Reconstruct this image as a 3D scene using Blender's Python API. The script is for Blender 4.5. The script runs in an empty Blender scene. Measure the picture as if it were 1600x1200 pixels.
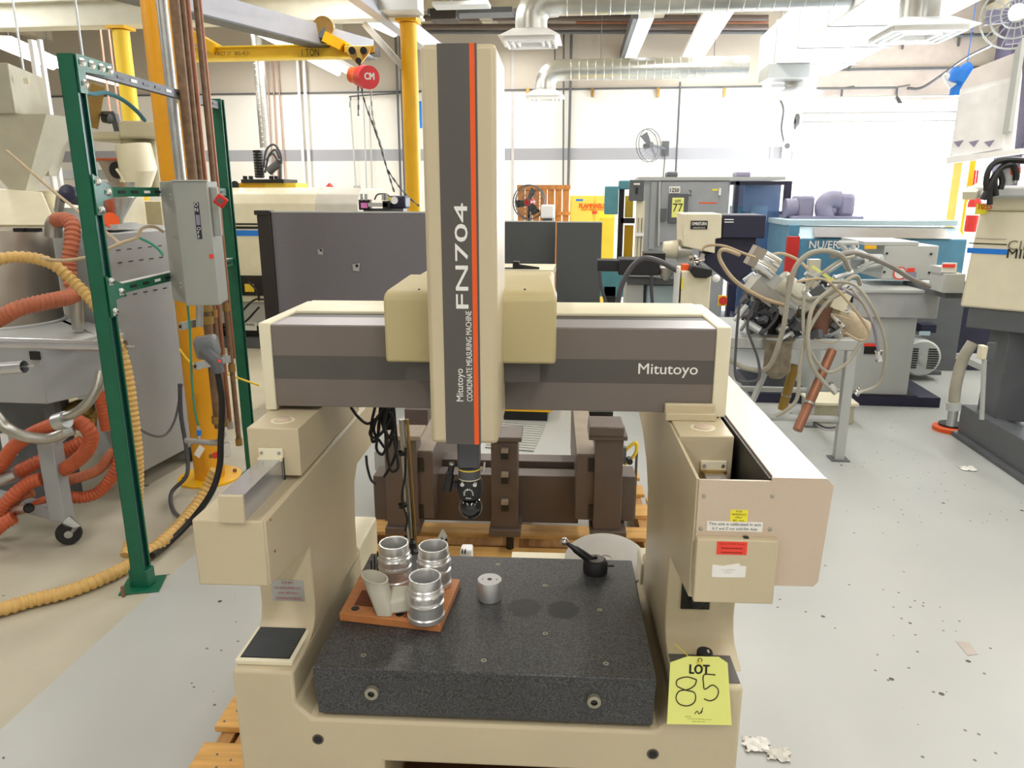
import bpy, bmesh, math, random
from mathutils import Vector, Matrix, Quaternion
random.seed(4)
V = Vector
SC = bpy.context.scene
COL = SC.collection
# ------------------------------------------------------------ camera, world, lights, exposure
F_PX = 1155.0
TH = math.atan(300 / F_PX); PH = math.atan(130 / F_PX * math.cos(TH)); CH = 1.75
cam = bpy.data.cameras.new('camera'); cam.sensor_width = 36; cam.lens = F_PX / 1600 * 36
cam.clip_end = 200
camo = bpy.data.objects.new('camera', cam); COL.objects.link(camo)
camo.location = (0, 0, CH); camo.rotation_euler = (math.pi / 2 - TH, 0, PH)
SC.camera = camo
SC.view_settings.view_transform = 'Standard'; SC.view_settings.look = 'None'
SC.view_settings.gamma = 1; SC.view_settings.use_curve_mapping = False
SC.view_settings.exposure = 0.23
wd = bpy.data.worlds.new('world'); SC.world = wd; wd.use_nodes = True
wd.node_tree.nodes['Background'].inputs[0].default_value = (0.93, 0.96, 1, 1)
wd.node_tree.nodes['Background'].inputs[1].default_value = 2.2

def area(name, loc, rot, sx, sy, power, col=(1, 1, 1)):
    l = bpy.data.lights.new(name, 'AREA'); l.shape = 'RECTANGLE'; l.size = sx; l.size_y = sy
    l.energy = power; l.color = col
    o = bpy.data.objects.new(name, l); COL.objects.link(o); o.location = loc; o.rotation_euler = rot
    return o
# roof lamp rows over the whole hall, some added to fill the machine front and guard, and daylight coming in at the big door
for x, y, p in ((-2.4, -1.5, 55), (1.0, -1.5, 75), (4.4, -1.5, 50), (-2.4, 3.6, 50), (1.6, 3.4, 45), (3.5, 4.3, 62), (-7.4, 2.6, 110), (-6.8, 8.2, 130), (-2.6, 8.6, 105), (1.4, 8.4, 90), (5.2, 8.2, 90), (-6.0, 12.4, 100), (-1.6, 12.6, 66), (2.4, 12.4, 45)):
    area('roof_fill_row', (x, y, 4.35), (0, 0, 0), 0.35, 3.6, p, (1, .98, .955))
area('door_daylight', (5.15, 15.3, 1.6), (math.radians(-90), 0, 0), 2.8, 3.0, 2000, (.86, .91, 1))

# ------------------------------------------------------------ geometry helpers
_f = V((-math.sin(PH) * math.cos(TH), math.cos(PH) * math.cos(TH), -math.sin(TH)))
_r = V((math.cos(PH), math.sin(PH), 0)); _u = _r.cross(_f); _C = V((0, 0, CH))
def ray(x, y): return _f + _r * ((x - 800) / F_PX) - _u * ((y - 600) / F_PX)
def G(x, y, z=0.0):                      # surveyed point on the horizontal plane z
    d = ray(x, y); return _C + d * ((z - CH) / d.z)
def W(x, y, Y):                          # surveyed point on the vertical plane Y
    d = ray(x, y); return _C + d * (Y / d.y)
CMM = Matrix.Rotation(math.radians(3.0), 4, 'Z'); CMI = CMM.inverted()
def LP(x, y, ax, v):                     # the same in the measuring machine's own axes
    o = CMI @ _C; d = CMI.to_3x3() @ ray(x, y); return o + d * ((v - o[ax]) / d[ax])

class MB:
    def __init__(s, T=None): s.bm = bmesh.new(); s.T = T or Matrix()
    def _add(s, vs, fs):
        b = s.bm; vv = [b.verts.new(s.T @ V(v)) for v in vs]; out = []
        for f in fs:
            try: out.append(b.faces.new([vv[i] for i in f]))
            except ValueError: pass
        return vv, out
    def box(s, x0, x1, y0, y1, z0, z1, bev=0, M=None):
        x0, x1 = sorted((x0, x1)); y0, y1 = sorted((y0, y1)); z0, z1 = sorted((z0, z1))
        p = [(x0, y0, z0), (x1, y0, z0), (x1, y1, z0), (x0, y1, z0), (x0, y0, z1), (x1, y0, z1), (x1, y1, z1), (x0, y1, z1)]
        if M: p = [M @ V(q) for q in p]
        vv, ff = s._add(p, [(0, 3, 2, 1), (4, 5, 6, 7), (0, 1, 5, 4), (1, 2, 6, 5), (2, 3, 7, 6), (3, 0, 4, 7)])
        if bev:
            es = list({e for f in ff for e in f.edges})
            bmesh.ops.bevel(s.bm, geom=es, offset=bev, segments=2, affect='EDGES', profile=.5)
        return s
    def rbox(s, c, sz, rz=0, rx=0, ry=0, bev=0):
        M = Matrix.Translation(c) @ Matrix.Rotation(rz, 4, 'Z') @ Matrix.Rotation(ry, 4, 'Y') @ Matrix.Rotation(rx, 4, 'X')
        a, b, c2 = sz[0] / 2, sz[1] / 2, sz[2] / 2
        return s.box(-a, a, -b, b, -c2, c2, bev, M)
    def prism(s, pts, ax, a, b, bev=0):      # pts in the two other axes, in xyz order
        def mk(p, v):
            q = list(p); q.insert(ax, v); return q
        n = len(pts); vs = [mk(p, a) for p in pts] + [mk(p, b) for p in pts]
        fs = [tuple(range(n)), tuple(reversed(range(n, 2 * n)))] + [(i, i + n, (i + 1) % n + n, (i + 1) % n) for i in range(n)]
        vv, ff = s._add(vs, fs)
        bmesh.ops.recalc_face_normals(s.bm, faces=ff)
        if bev:
            es = list({e for f in ff[:2] for e in f.edges})
            bmesh.ops.bevel(s.bm, geom=es, offset=bev, segments=2, affect='EDGES', profile=.5)
        return s
    def hexa(s, p):                          # 8 corners: bottom 4 then top 4
        vv, ff = s._add(p, [(0, 3, 2, 1), (4, 5, 6, 7), (0, 1, 5, 4), (1, 2, 6, 5), (2, 3, 7, 6), (3, 0, 4, 7)])
        bmesh.ops.recalc_face_normals(s.bm, faces=ff); return s
    def tube(s, pts, r, seg=8, cap=True):
        pts = [V(p) for p in pts]; n = len(pts); rr = r if isinstance(r, (list, tuple)) else [r] * n
        t0 = (pts[1] - pts[0]).normalized(); up = V((0, 0, 1)) if abs(t0.z) < .9 else V((1, 0, 0))
        nx = t0.cross(up).normalized(); vs = []
        for i, p in enumerate(pts):
            t = (pts[min(i + 1, n - 1)] - pts[max(i - 1, 0)]).normalized()
            nx = (nx - t * nx.dot(t)).normalized(); ny = t.cross(nx)
            for k in range(seg):
                a = 2 * math.pi * k / seg
                vs.append(p + (nx * math.cos(a) + ny * math.sin(a)) * rr[i])
        fs = [(i * seg + k, i * seg + (k + 1) % seg, (i + 1) * seg + (k + 1) % seg, (i + 1) * seg + k) for i in range(n - 1) for k in range(seg)]
        if cap: fs += [tuple(reversed(range(seg))), tuple(range((n - 1) * seg, n * seg))]
        s._add(vs, fs); return s
    def cyl(s, a, b, r, r1=None, seg=20): return s.tube([a, b], [r, r if r1 is None else r1], seg)
    def lathe(s, prof, o, axis=(0, 0, 1), seg=32):
        q = V((0, 0, 1)).rotation_difference(V(axis).normalized()); o = V(o); vs = []
        for r, h in prof:
            for k in range(seg):
                a = 2 * math.pi * k / seg
                vs.append(o + q @ V((max(r, 1e-5) * math.cos(a), max(r, 1e-5) * math.sin(a), h)))
        n = len(prof)
        fs = [(i * seg + k, i * seg + (k + 1) % seg, (i + 1) * seg + (k + 1) % seg, (i + 1) * seg + k) for i in range(n - 1) for k in range(seg)]
        s._add(vs, fs); return s
    def ball(s, c, r, seg=16, sz=1):
        return s.lathe([(r * math.sin(math.pi * i / 10), -r * sz * math.cos(math.pi * i / 10)) for i in range(11)], c, seg=seg)
    def bar(s, a, b, w, h=None):
        a, b = V(a), V(b); d = b - a; L = d.length; q = V((0, 0, 1)).rotation_difference(d.normalized()).to_matrix().to_4x4()
        if abs(d.normalized().z) < .95:
            t = d.normalized(); sx = t.cross(V((0, 0, 1))).normalized(); sy = sx.cross(t)
            q = Matrix((sx, sy, t)).transposed().to_4x4()
        h = h or w
        return s.box(-w / 2, w / 2, -h / 2, h / 2, 0, L, 0, Matrix.Translation(a) @ q)
    def sheet(s, quad, n, t):                # a quad thickened along n
        n = V(n).normalized() * t; q = [V(p) for p in quad]; return s.hexa(q + [p + n for p in q])

def cr(pts, n=6):                            # Catmull-Rom
    P = [V(p) for p in pts]; P = [2 * P[0] - P[1]] + P + [2 * P[-1] - P[-2]]; out = []
    for i in range(1, len(P) - 2):
        for k in range(n):
            t = k / n
            out.append(.5 * ((2 * P[i]) + (P[i + 1] - P[i - 1]) * t + (2 * P[i - 1] - 5 * P[i] + 4 * P[i + 1] - P[i + 2]) * t * t + (3 * P[i] - P[i - 1] - 3 * P[i + 1] + P[i + 2]) * t ** 3))
    out.append(P[-2]); return out
def resample(pts, step):
    out = [pts[0]]; acc = 0.0
    for a, b in zip(pts, pts[1:]):
        L = (b - a).length; d = step - acc
        while d <= L and L > 0:
            out.append(a.lerp(b, d / L)); d += step
        acc = L - (d - step)
    out.append(pts[-1]); return out
def hose_mb(pts, r, pitch=.018, amp=.1, seg=12, T=None):
    P = resample(cr(pts, 10), pitch / 4); pat = (1, 1, 1 - amp, 1 - amp)
    return MB(T).tube(P, [r * pat[i % 4] for i in range(len(P))], seg)

ROOT = {}
def thing(name, label, cat, loc=(0, 0, 0), rz=0, group=None):
    o = bpy.data.objects.new(name, None); COL.objects.link(o); o.empty_display_size = .05
    o.location = loc; o.rotation_euler = (0, 0, rz)
    o['label'] = label; o['category'] = cat
    if group: o['group'] = group
    ROOT[o.name] = (Matrix.Translation(loc) @ Matrix.Rotation(rz, 4, 'Z')).inverted()
    return o
def part(name, mb, mat, parent=None, bevel=0, label=None, kind=None, sharp=35, rec=True):
    me = bpy.data.meshes.new(name)
    if parent is not None:
        bmesh.ops.transform(mb.bm, matrix=ROOT[parent.name], verts=mb.bm.verts)
    if rec: bmesh.ops.recalc_face_normals(mb.bm, faces=mb.bm.faces)
    mb.bm.to_mesh(me); mb.bm.free()
    me.shade_smooth(); me.set_sharp_from_angle(angle=math.radians(sharp))
    me.materials.append(mat)
    o = bpy.data.objects.new(name, me); COL.objects.link(o)
    if parent is not None:
        o.parent = parent; ROOT[o.name] = ROOT[parent.name]
    if bevel:
        m = o.modifiers.new('bevel', 'BEVEL'); m.width = bevel; m.segments = 2; m.limit_method = 'ANGLE'
    if label: o['label'] = label
    if kind: o['kind'] = kind
    return o
def solo(name, mb, mat, label, cat, group=None, bevel=0, base=None, sharp=35):   # a thing that is one mesh
    if base is None:
        vs = [v.co for v in mb.bm.verts]
        base = V(((min(v.x for v in vs) + max(v.x for v in vs)) / 2, (min(v.y for v in vs) + max(v.y for v in vs)) / 2, min(v.z for v in vs)))
    bmesh.ops.translate(mb.bm, vec=-base, verts=mb.bm.verts)
    o = part(name, mb, mat, None, bevel, sharp=sharp); o.location = base
    o['label'] = label; o['category'] = cat
    if group: o['group'] = group
    ROOT[o.name] = Matrix.Translation(base).inverted()
    return o
def struct(name, mb, mat, parent=None, bevel=0):
    o = part(name, mb, mat, parent, bevel)
    if parent is None: o['kind'] = 'structure'; ROOT[o.name] = Matrix()
    return o
def text_mb(st, o, rt, up, w=None, h=None, bold=0.0, ital=0, T=None, d=.0006):
    cu = bpy.data.curves.new('t', 'FONT'); cu.body = st; cu.resolution_u = 3; cu.shear = ital; cu.space_line = .9
    ob = bpy.data.objects.new('t', cu); COL.objects.link(ob)
    dg = bpy.context.evaluated_depsgraph_get(); me = bpy.data.meshes.new_from_object(ob.evaluated_get(dg))
    bpy.data.objects.remove(ob); bpy.data.curves.remove(cu)
    xs = [v.co.x for v in me.vertices]; ys = [v.co.y for v in me.vertices]
    x0, x1, y0, y1 = min(xs), max(xs), min(ys), max(ys)
    if w is None: w = h * (x1 - x0) / (y1 - y0)
    if h is None: h = w * (y1 - y0) / (x1 - x0)
    rt, up, o = V(rt).normalized(), V(up).normalized(), V(o); nn = rt.cross(up)
    mb = MB(T)
    e = bold * h * 1.6 / max(1, st.count('\n') + 1)      # weight: the outline repeated a hair to each side
    for i, (sx_, sy_) in enumerate(((0, 0), (-1, 0), (1, 0), (0, -.7), (0, .7)) if bold else ((0, 0),)):
        vs = [o + rt * ((v.co.x - x0) / (x1 - x0) * w + sx_ * e) + up * ((v.co.y - y0) / (y1 - y0) * h + sy_ * e) + nn * (d + i * 5e-5) for v in me.vertices]
        mb._add(vs, [tuple(p.vertices) for p in me.polygons])
    bpy.data.meshes.remove(me)
    return mb
def text(st, o, rt, up, mat, parent, w=None, h=None, name='lettering', **k):
    return part(name, text_mb(st, o, rt, up, w, h, **k), mat, parent, rec=False)

# ------------------------------------------------------------ materials
def hx(s):
    s = s.lstrip('#'); c = [int(s[i:i + 2], 16) / 255 for i in (0, 2, 4)]
    return tuple(x / 12.92 if x <= .04045 else ((x + .055) / 1.055) ** 2.4 for x in c) + (1,)
def mat(name, col, rough=.5, metal=0, var=.06, sc=8, bump=0, bsc=200, emit=0, alpha=1, trans=0, stretch=None, spec=.5, coat=0):
    m = bpy.data.materials.new(name); m.use_nodes = True; nt = m.node_tree; N = nt.nodes; L = nt.links
    b = N['Principled BSDF']; c = hx(col)
    b.inputs['Roughness'].default_value = rough; b.inputs['Metallic'].default_value = metal
    b.inputs['Specular IOR Level'].default_value = spec; b.inputs['Coat Weight'].default_value = coat
    if trans: b.inputs['Transmission Weight'].default_value = trans
    if alpha < 1: b.inputs['Alpha'].default_value = alpha
    tc = N.new('ShaderNodeTexCoord'); src = tc.outputs['Object']
    if stretch:
        mp = N.new('ShaderNodeMapping'); mp.inputs['Scale'].default_value = stretch; L.new(src, mp.inputs[0]); src = mp.outputs[0]
    nz = N.new('ShaderNodeTexNoise'); nz.inputs['Scale'].default_value = sc; nz.inputs['Detail'].default_value = 5
    L.new(src, nz.inputs['Vector'])
    rp = N.new('ShaderNodeValToRGB'); rp.color_ramp.elements[0].position = .3; rp.color_ramp.elements[1].position = .7
    rp.color_ramp.elements[0].color = tuple(x * (1 - var) for x in c[:3]) + (1,)
    rp.color_ramp.elements[1].color = tuple(min(1, x * (1 + var)) for x in c[:3]) + (1,)
    L.new(nz.outputs['Fac'], rp.inputs[0]); L.new(rp.outputs[0], b.inputs['Base Color'])
    if emit:
        b.inputs['Emission Color'].default_value = c; b.inputs['Emission Strength'].default_value = emit
    if bump:
        n2 = N.new('ShaderNodeTexNoise'); n2.inputs['Scale'].default_value = bsc; L.new(src, n2.inputs['Vector'])
        bp = N.new('ShaderNodeBump'); bp.inputs['Strength'].default_value = bump; bp.inputs['Distance'].default_value = .002
        L.new(n2.outputs['Fac'], bp.inputs['Height']); L.new(bp.outputs[0], b.inputs['Normal'])
    return m
beige = mat('beige_enamel', 'c9bb9c', .36, var=.03, sc=5, bump=.25, bsc=400)
beige2 = mat('olive_beige_enamel', 'bfb184', .5, var=.03, sc=5, bump=.25, bsc=400)
pinkbeige = mat('warm_beige_panel', 'cdbaa5', .34, var=.03, sc=4, bump=.2, bsc=400)
cream = mat('cream_paint', 'e6dfc4', .45, var=.04)
darkgrey = mat('charcoal_band', '56534f', .5, var=.04)
brgrey = mat('brown_grey_band', '746b65', .5, var=.04)
blackp = mat('black_plastic', '161616', .4, var=.1)
rubber = mat('black_rubber', '1b1b1d', .6, var=.1)
orange = mat('orange_stripe', 'ee5a14', .45, var=.02)
white = mat('white_print', 'ecebe6', .5, var=.02)
whitep = mat('white_paint', 'f6f6f6', .4, var=.03)
steel = mat('bare_steel', 'b3b1ab', .35, 1, var=.1, stretch=(1, 30, 1))
polished = mat('ground_steel', 'c9cbd2', .24, .75, var=.05)
alu = mat('turned_aluminium', 'dcdcdc', .3, .8, var=.06, stretch=(1, 1, 60))
alum = mat('matte_aluminium', 'c9cacb', .42, .8, var=.05)
chrome = mat('chrome', 'dddddd', .08, 1, var=.02)
quillg = mat('slate_quill', '55555a', .45, .3, var=.04)
putty = mat('putty_plastic', 'c6c3b2', .5, var=.03)
redwood = mat('stained_wood', 'c17d4a', .45, var=.15, sc=6, stretch=(1, 12, 1))
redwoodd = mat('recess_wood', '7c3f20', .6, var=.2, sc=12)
pine = mat('pallet_pine', 'd9a860', .7, var=.16, sc=5, stretch=(1, 10, 6), bump=.3, bsc=60)
pined = mat('aged_pine', 'b98a52', .7, var=.2, sc=5, stretch=(10, 1, 6), bump=.3, bsc=60)
brown = mat('brown_enamel', '5e524c', .42, var=.08, sc=6, bump=.1)
brownl = mat('lit_brown_top', '958878', .35, var=.15, sc=9)  # lighter brown, light on the frame's tops put into the colour
green = mat('strut_green', '0f6247', .38, var=.1, sc=9)
greend = mat('shaded_strut_green', '0b3b3a', .45, var=.1)  # darker green for the shade inside the open channel
yellow = mat('safety_yellow', 'eab308', .42, var=.05, sc=5)
yellow2 = mat('pale_safety_yellow', 'f3d03c', .45, var=.05, sc=5)
grey = mat('machine_grey', 'a3a7aa', .45, var=.05, sc=4)
lgrey = mat('light_machine_grey', 'b9bcba', .45, var=.04, sc=4)
dgrey = mat('dark_steel_grey', '5d6064', .5, var=.08)
boxgrey = mat('switchbox_grey', 'a0a49f', .45, var=.03)
drum = mat('drum_steel', 'a39a8e', .38, .75, var=.15, sc=3, stretch=(1, 1, .3))
tan = mat('tan_hose', 'd2ab66', .5, var=.06, sc=20)
tan2 = mat('smooth_tan_hose', 'b9a585', .5, var=.06, sc=20)
orh = mat('orange_hose', 'bd5a34', .5, var=.12, sc=10)
orh2 = mat('dull_orange_hose', 'b86a4a', .55, var=.15, sc=10)
copper = mat('copper_pipe', '9c6a52', .4, .5, var=.15)
rust = mat('rusty_pipe', '7c6148', .6, .2, var=.25, sc=30)
galv = mat('galvanised_steel', 'b9bcbc', .38, .8, var=.12, sc=12)
galvd = mat('galvanised_duct', 'c3c4bf', .3, .85, var=.1, sc=3)
fabric = mat('grey_partition_fabric', '76747a', .95, var=.05, sc=60, bump=.4, bsc=600)
fabric2 = mat('dark_partition_fabric', '55585a', .95, var=.06, sc=60, bump=.4, bsc=600)
darktrim = mat('dark_brown_trim', '2d2723', .5)
teal = mat('teal_paint', '5b98a4', .45, var=.08)
tealb = mat('steel_blue_paint', '4f86a4', .45, var=.08)
tealp = mat('pale_blue_paint', 'b4cbd4', .4, var=.05)
bluestr = mat('blue_stripe', '1f7fe0', .4, var=.02)
navy = mat('dark_navy_steel', '23233c', .45, var=.1)
blackm = mat('black_machine', '1d1d22', .45, var=.15)
crate = mat('crate_wood', 'b57a42', .7, var=.2, sc=4, stretch=(6, 6, 1))
flam = mat('flammable_yellow', 'f5d75c', .45, var=.04)
redp = mat('red_paint', 'c8281f', .45, var=.05)
tagy = mat('tag_yellow', 'eff38a', .55, var=.02)
ink = mat('black_ink', '15130f', .6, var=.02)
brinkm = mat('brown_marker', '2e1d10', .6, var=.05)
redst = mat('red_sticker', 'ef4433', .5, var=.02)
yst = mat('yellow_sticker', 'f3e53a', .5, var=.02)
plaq = mat('plaque_metal', 'b9b8b5', .35, .5, var=.04)
redink = mat('red_ink', 'b23a34', .6)
concl = mat('paper_white', 'eceae4', .8, var=.04)
pinkd = mat('pink_display', 'f08ad0', .4)
ton = mat('tan_trolley', 'd9b45c', .5, var=.08)
hoistr = mat('hoist_red', 'd8333a', .4, var=.04)
hoisto = mat('hoist_orange', 'e8662c', .4, var=.04)
tube_on = mat('lit_fluorescent_tube', 'fffdf8', .5, emit=4)
joistm = mat('joist_paint', 'cbc3b0', .6, var=.08)
deckm = mat('roof_deck', 'b9ae94', .7, var=.1, sc=3)
hosegrey = mat('grey_tan_hose', 'a39f90', .5, var=.12, sc=9)
hosedk = mat('dark_grey_hose', '4c4c50', .5, var=.1)
smoke = mat('smoked_window', '7d7872', .2, var=.05, alpha=.85)
glassm = mat('blue_tinted_glass', '5d7fa8', .06, var=.1, alpha=.45)
greenhose = mat('green_hose', '3f9a7c', .45)
wallw = mat('wall_white', 'f2f1ee', .7, var=.02, sc=2)
brass = mat('brass', 'a98a52', .35, .8, var=.15)
purple = mat('lavender_grey', '8e8aa2', .5, var=.1)

def wall_material():
    m = bpy.data.materials.new('painted_wall_with_stripe'); m.use_nodes = True; nt = m.node_tree; N = nt.nodes; L = nt.links
    b = N['Principled BSDF']; b.inputs['Roughness'].default_value = .65
    g = N.new('ShaderNodeNewGeometry'); sp = N.new('ShaderNodeSeparateXYZ'); L.new(g.outputs['Position'], sp.inputs[0])
    def gt(v):
        n = N.new('ShaderNodeMath'); n.operation = 'GREATER_THAN'; n.inputs[1].default_value = v; L.new(sp.outputs['Z'], n.inputs[0]); return n.outputs[0]
    def mix(fac, a, bb):
        n = N.new('ShaderNodeMix'); n.data_type = 'RGBA'; L.new(fac, n.inputs[0])
        for i, q in ((6, a), (7, bb)):
            if isinstance(q, tuple): n.inputs[i].default_value = q
            else: L.new(q, n.inputs[i])
        return n.outputs[2]
    nz = N.new('ShaderNodeTexNoise'); nz.inputs['Scale'].default_value = .8; L.new(g.outputs['Position'], nz.inputs['Vector'])
    base = mix(nz.outputs['Fac'], hx('e9e7e1'), hx('f4f2ed'))
    c = mix(gt(2.35), base, hx('a5a7af')); c = mix(gt(2.57), c, base); c = mix(gt(3.645), c, hx('c6beb2'))
    L.new(c, b.inputs['Base Color']); return m
wallm = wall_material()

XB = -1.94
def floor_material():
    m = bpy.data.materials.new('painted_concrete_floor'); m.use_nodes = True; nt = m.node_tree; N = nt.nodes; L = nt.links
    b = N['Principled BSDF']
    g = N.new('ShaderNodeNewGeometry'); P = g.outputs['Position']; sp = N.new('ShaderNodeSeparateXYZ'); L.new(P, sp.inputs[0])
    def math_(op, a, bb=0.0):
        n = N.new('ShaderNodeMath'); n.operation = op
        for i, q in enumerate((a, bb)):
            if isinstance(q, (int, float)): n.inputs[i].default_value = q
            else: L.new(q, n.inputs[i])
        return n.outputs[0]
    def mix(fac, a, bb):
        n = N.new('ShaderNodeMix'); n.data_type = 'RGBA'; L.new(fac, n.inputs[0])
        for i, q in ((6, a), (7, bb)):
            if isinstance(q, tuple): n.inputs[i].default_value = q
            else: L.new(q, n.inputs[i])
        return n.outputs[2]
    def noise(sc, det=4):
        n = N.new('ShaderNodeTexNoise'); n.inputs['Scale'].default_value = sc; n.inputs['Detail'].default_value = det; L.new(P, n.inputs['Vector']); return n.outputs['Fac']
    def vor(sc, th):
        n = N.new('ShaderNodeTexVoronoi'); n.inputs['Scale'].default_value = sc; L.new(P, n.inputs['Vector']); return math_('LESS_THAN', n.outputs['Distance'], th)
    paint = mix(noise(1.6), hx('afb2b0'), hx('c0c2be'))
    conc = mix(noise(2.2, 8), hx('a39d8b'), hx('cac4b1'))
    edge = math_('LESS_THAN', math_('ADD', sp.outputs['X'], math_('MULTIPLY', math_('SUBTRACT', noise(25, 6), .5), .012)), XB)
    nearf = math_('LESS_THAN', sp.outputs['Y'], 4.9)
    c = mix(math_('MULTIPLY', edge, nearf), paint, conc)
    farb = math_('GREATER_THAN', sp.outputs['Y'], 4.9)
    c = mix(math_('MULTIPLY', farb, edge), c, mix(noise(3), hx('bdb49c'), hx('cbc4ae')))
    thin = math_('GREATER_THAN', noise(1.1), .53)
    c = mix(math_('MULTIPLY', vor(7, .07), thin), c, hx('454340'))
    c = mix(math_('MULTIPLY', vor(17, .10), thin), c, hx('6b675f'))
    bigc = math_('MULTIPLY', vor(3.1, .05), math_('LESS_THAN', sp.outputs['X'], XB)); c = mix(bigc, c, hx('6c6663'))
    L.new(c, b.inputs['Base Color'])
    L.new(math_('ADD', math_('MULTIPLY', edge, .25), .36), b.inputs['Roughness'])
    return m
floorm = floor_material()

def granite_material():
    m = mat('black_granite', '3a3a3d', .38, var=.1, sc=3); nt = m.node_tree; N = nt.nodes; L = nt.links; b = N['Principled BSDF']
    tc = N.new('ShaderNodeTexCoord'); P = tc.outputs['Object']
    n = N.new('ShaderNodeTexNoise'); n.inputs['Scale'].default_value = 240; n.inputs['Detail'].default_value = 3; L.new(P, n.inputs['Vector'])
    rp = N.new('ShaderNodeValToRGB'); e = rp.color_ramp.elements; e[0].position = .38; e[0].color = hx('26272a'); e[1].position = .68; e[1].color = hx('57585c')
    L.new(n.outputs['Fac'], rp.inputs[0])
    v = N.new('ShaderNodeTexNoise'); v.inputs['Scale'].default_value = 7; L.new(P, v.inputs['Vector'])
    mx = N.new('ShaderNodeMix'); mx.data_type = 'RGBA'; mx.blend_type = 'MULTIPLY'; mx.inputs[0].default_value = .5
    L.new(rp.outputs[0], mx.inputs[6]); L.new(v.outputs['Color'], mx.inputs[7])
    hs = N.new('ShaderNodeHueSaturation'); hs.inputs['Saturation'].default_value = .25; hs.inputs['Value'].default_value = 1.25
    L.new(mx.outputs[2], hs.inputs['Color'])
    out = hs.outputs[0]
    g = N.new('ShaderNodeNewGeometry'); nz = N.new('ShaderNodeTexNoise'); nz.inputs['Scale'].default_value = 60; L.new(g.outputs['Position'], nz.inputs['Vector'])
    for (px, py, rad) in ((880, 953, .043), (818, 949, .045)):        # two oil stains left on the stone
        c = G(px, py, .64)
        d = N.new('ShaderNodeVectorMath'); d.operation = 'DISTANCE'; L.new(g.outputs['Position'], d.inputs[0]); d.inputs[1].default_value = c
        ad = N.new('ShaderNodeMath'); ad.operation = 'MULTIPLY_ADD'; L.new(nz.outputs['Fac'], ad.inputs[0]); ad.inputs[1].default_value = .03; L.new(d.outputs['Value'], ad.inputs[2])
        lt = N.new('ShaderNodeMapRange'); L.new(ad.outputs[0], lt.inputs[0]); lt.inputs[1].default_value = rad + .012; lt.inputs[2].default_value = rad + .022
        lt.inputs[3].default_value = .95 if rad < .044 else .7; lt.inputs[4].default_value = 0
        k = N.new('ShaderNodeMix'); k.data_type = 'RGBA'; L.new(lt.outputs[0], k.inputs[0]); L.new(out, k.inputs[6]); k.inputs[7].default_value = hx('0d0d0f'); out = k.outputs[2]
    L.new(out, b.inputs['Base Color'])
    return m
granite = granite_material()
def mesh_mat():
    m = mat('ribbed_mat', '4a4d50', .6, var=.1); return m
ribbed = mesh_mat()

# ============================================================ THE SETTING
YW = 15.0
struct('floor', MB().box(-16, 9, -5, 30, -.1, 0), floorm)
w = struct('wall_back', MB().box(-16, 3.72, YW, YW + .25, 0, 5.2), wallm)
def wpart(n, mb, m=wallm): o = part(n, mb, m, w); return o
struct('wall_back_right', MB().box(6.60, 7.3, YW, YW + .25, 0, 5.2), wallm)
struct('wall_back_header', MB().box(3.72, 6.60, YW, YW + .25, 3.0, 5.2), mat('shaded_header', 'c4bab4', .7))  # darker colour paints the shade on the wall over the door
struct('wall_right', MB().box(7.2, 7.4, -5, YW, 0, 5.2), wallm)
struct('wall_left', MB().box(-16.2, -16, -5, YW, 0, 5.2), wallm)
struct('wall_front', MB().box(-16, 7.4, -5.2, -5, 0, 5.2), wallm)
ceil = struct('ceiling', MB().box(-16, 7.4, -5.2, YW + .2, 5.1, 5.2), deckm)
for i in range(9):
    part('joist', MB().box(-16, 7.4, 6.2 + i * 1.0, 6.28 + i * 1.0, 4.9, 5.1), joistm, ceil)
for i, x in enumerate((-11, -8, -5, -2, 1, 4, 6.8)):
    part('purlin', MB().box(x - .1, x + .1, 5.6, YW, 4.68, 4.9), joistm, ceil)
# panel joint, seams of the tilt-up wall and the thicker top band
tj = struct('trim_1', MB().box(-16, 3.3, YW - .03, YW, 3.62, 3.65), dgrey)
for k, x in enumerate((-11.2, -6.55, -1.62, 3.28)):
    struct('trim_%d' % (k + 2), MB().box(x - .025, x + .025, YW - .012, YW, 0, 4.9), mat('seam_grey', 'c8c6c4', .7))
struct('trim_7', MB().box(3.3, 7.2, YW - .04, YW, 3.88, 3.92), dgrey)
struct('trim_8', MB().box(3.66, 3.74, YW - .06, YW + .2, 0, 3.05), whitep)
struct('trim_9', MB().box(6.58, 6.66, YW - .06, YW + .2, 0, 3.05), whitep)
dr = struct('door_1', MB().box(3.74, 6.58, YW - .16, YW - .1, 2.98, 3.30), whitep)       # rolled-up sectional door
for i in range(4): part('door_section', MB().box(3.72, 6.60, YW - .2, YW - .16, 2.70 + i * .15, 2.835 + i * .15), mat('shaded_door_panel', 'd3d1ce', .5), dr, bevel=.006)  # greyed colour carries the same shade as the header
struct('ground_outside', MB().box(-2, 12, YW + .25, 40, -.12, -.02), mat('bright_concrete', 'dcdcd8', .8))

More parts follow.
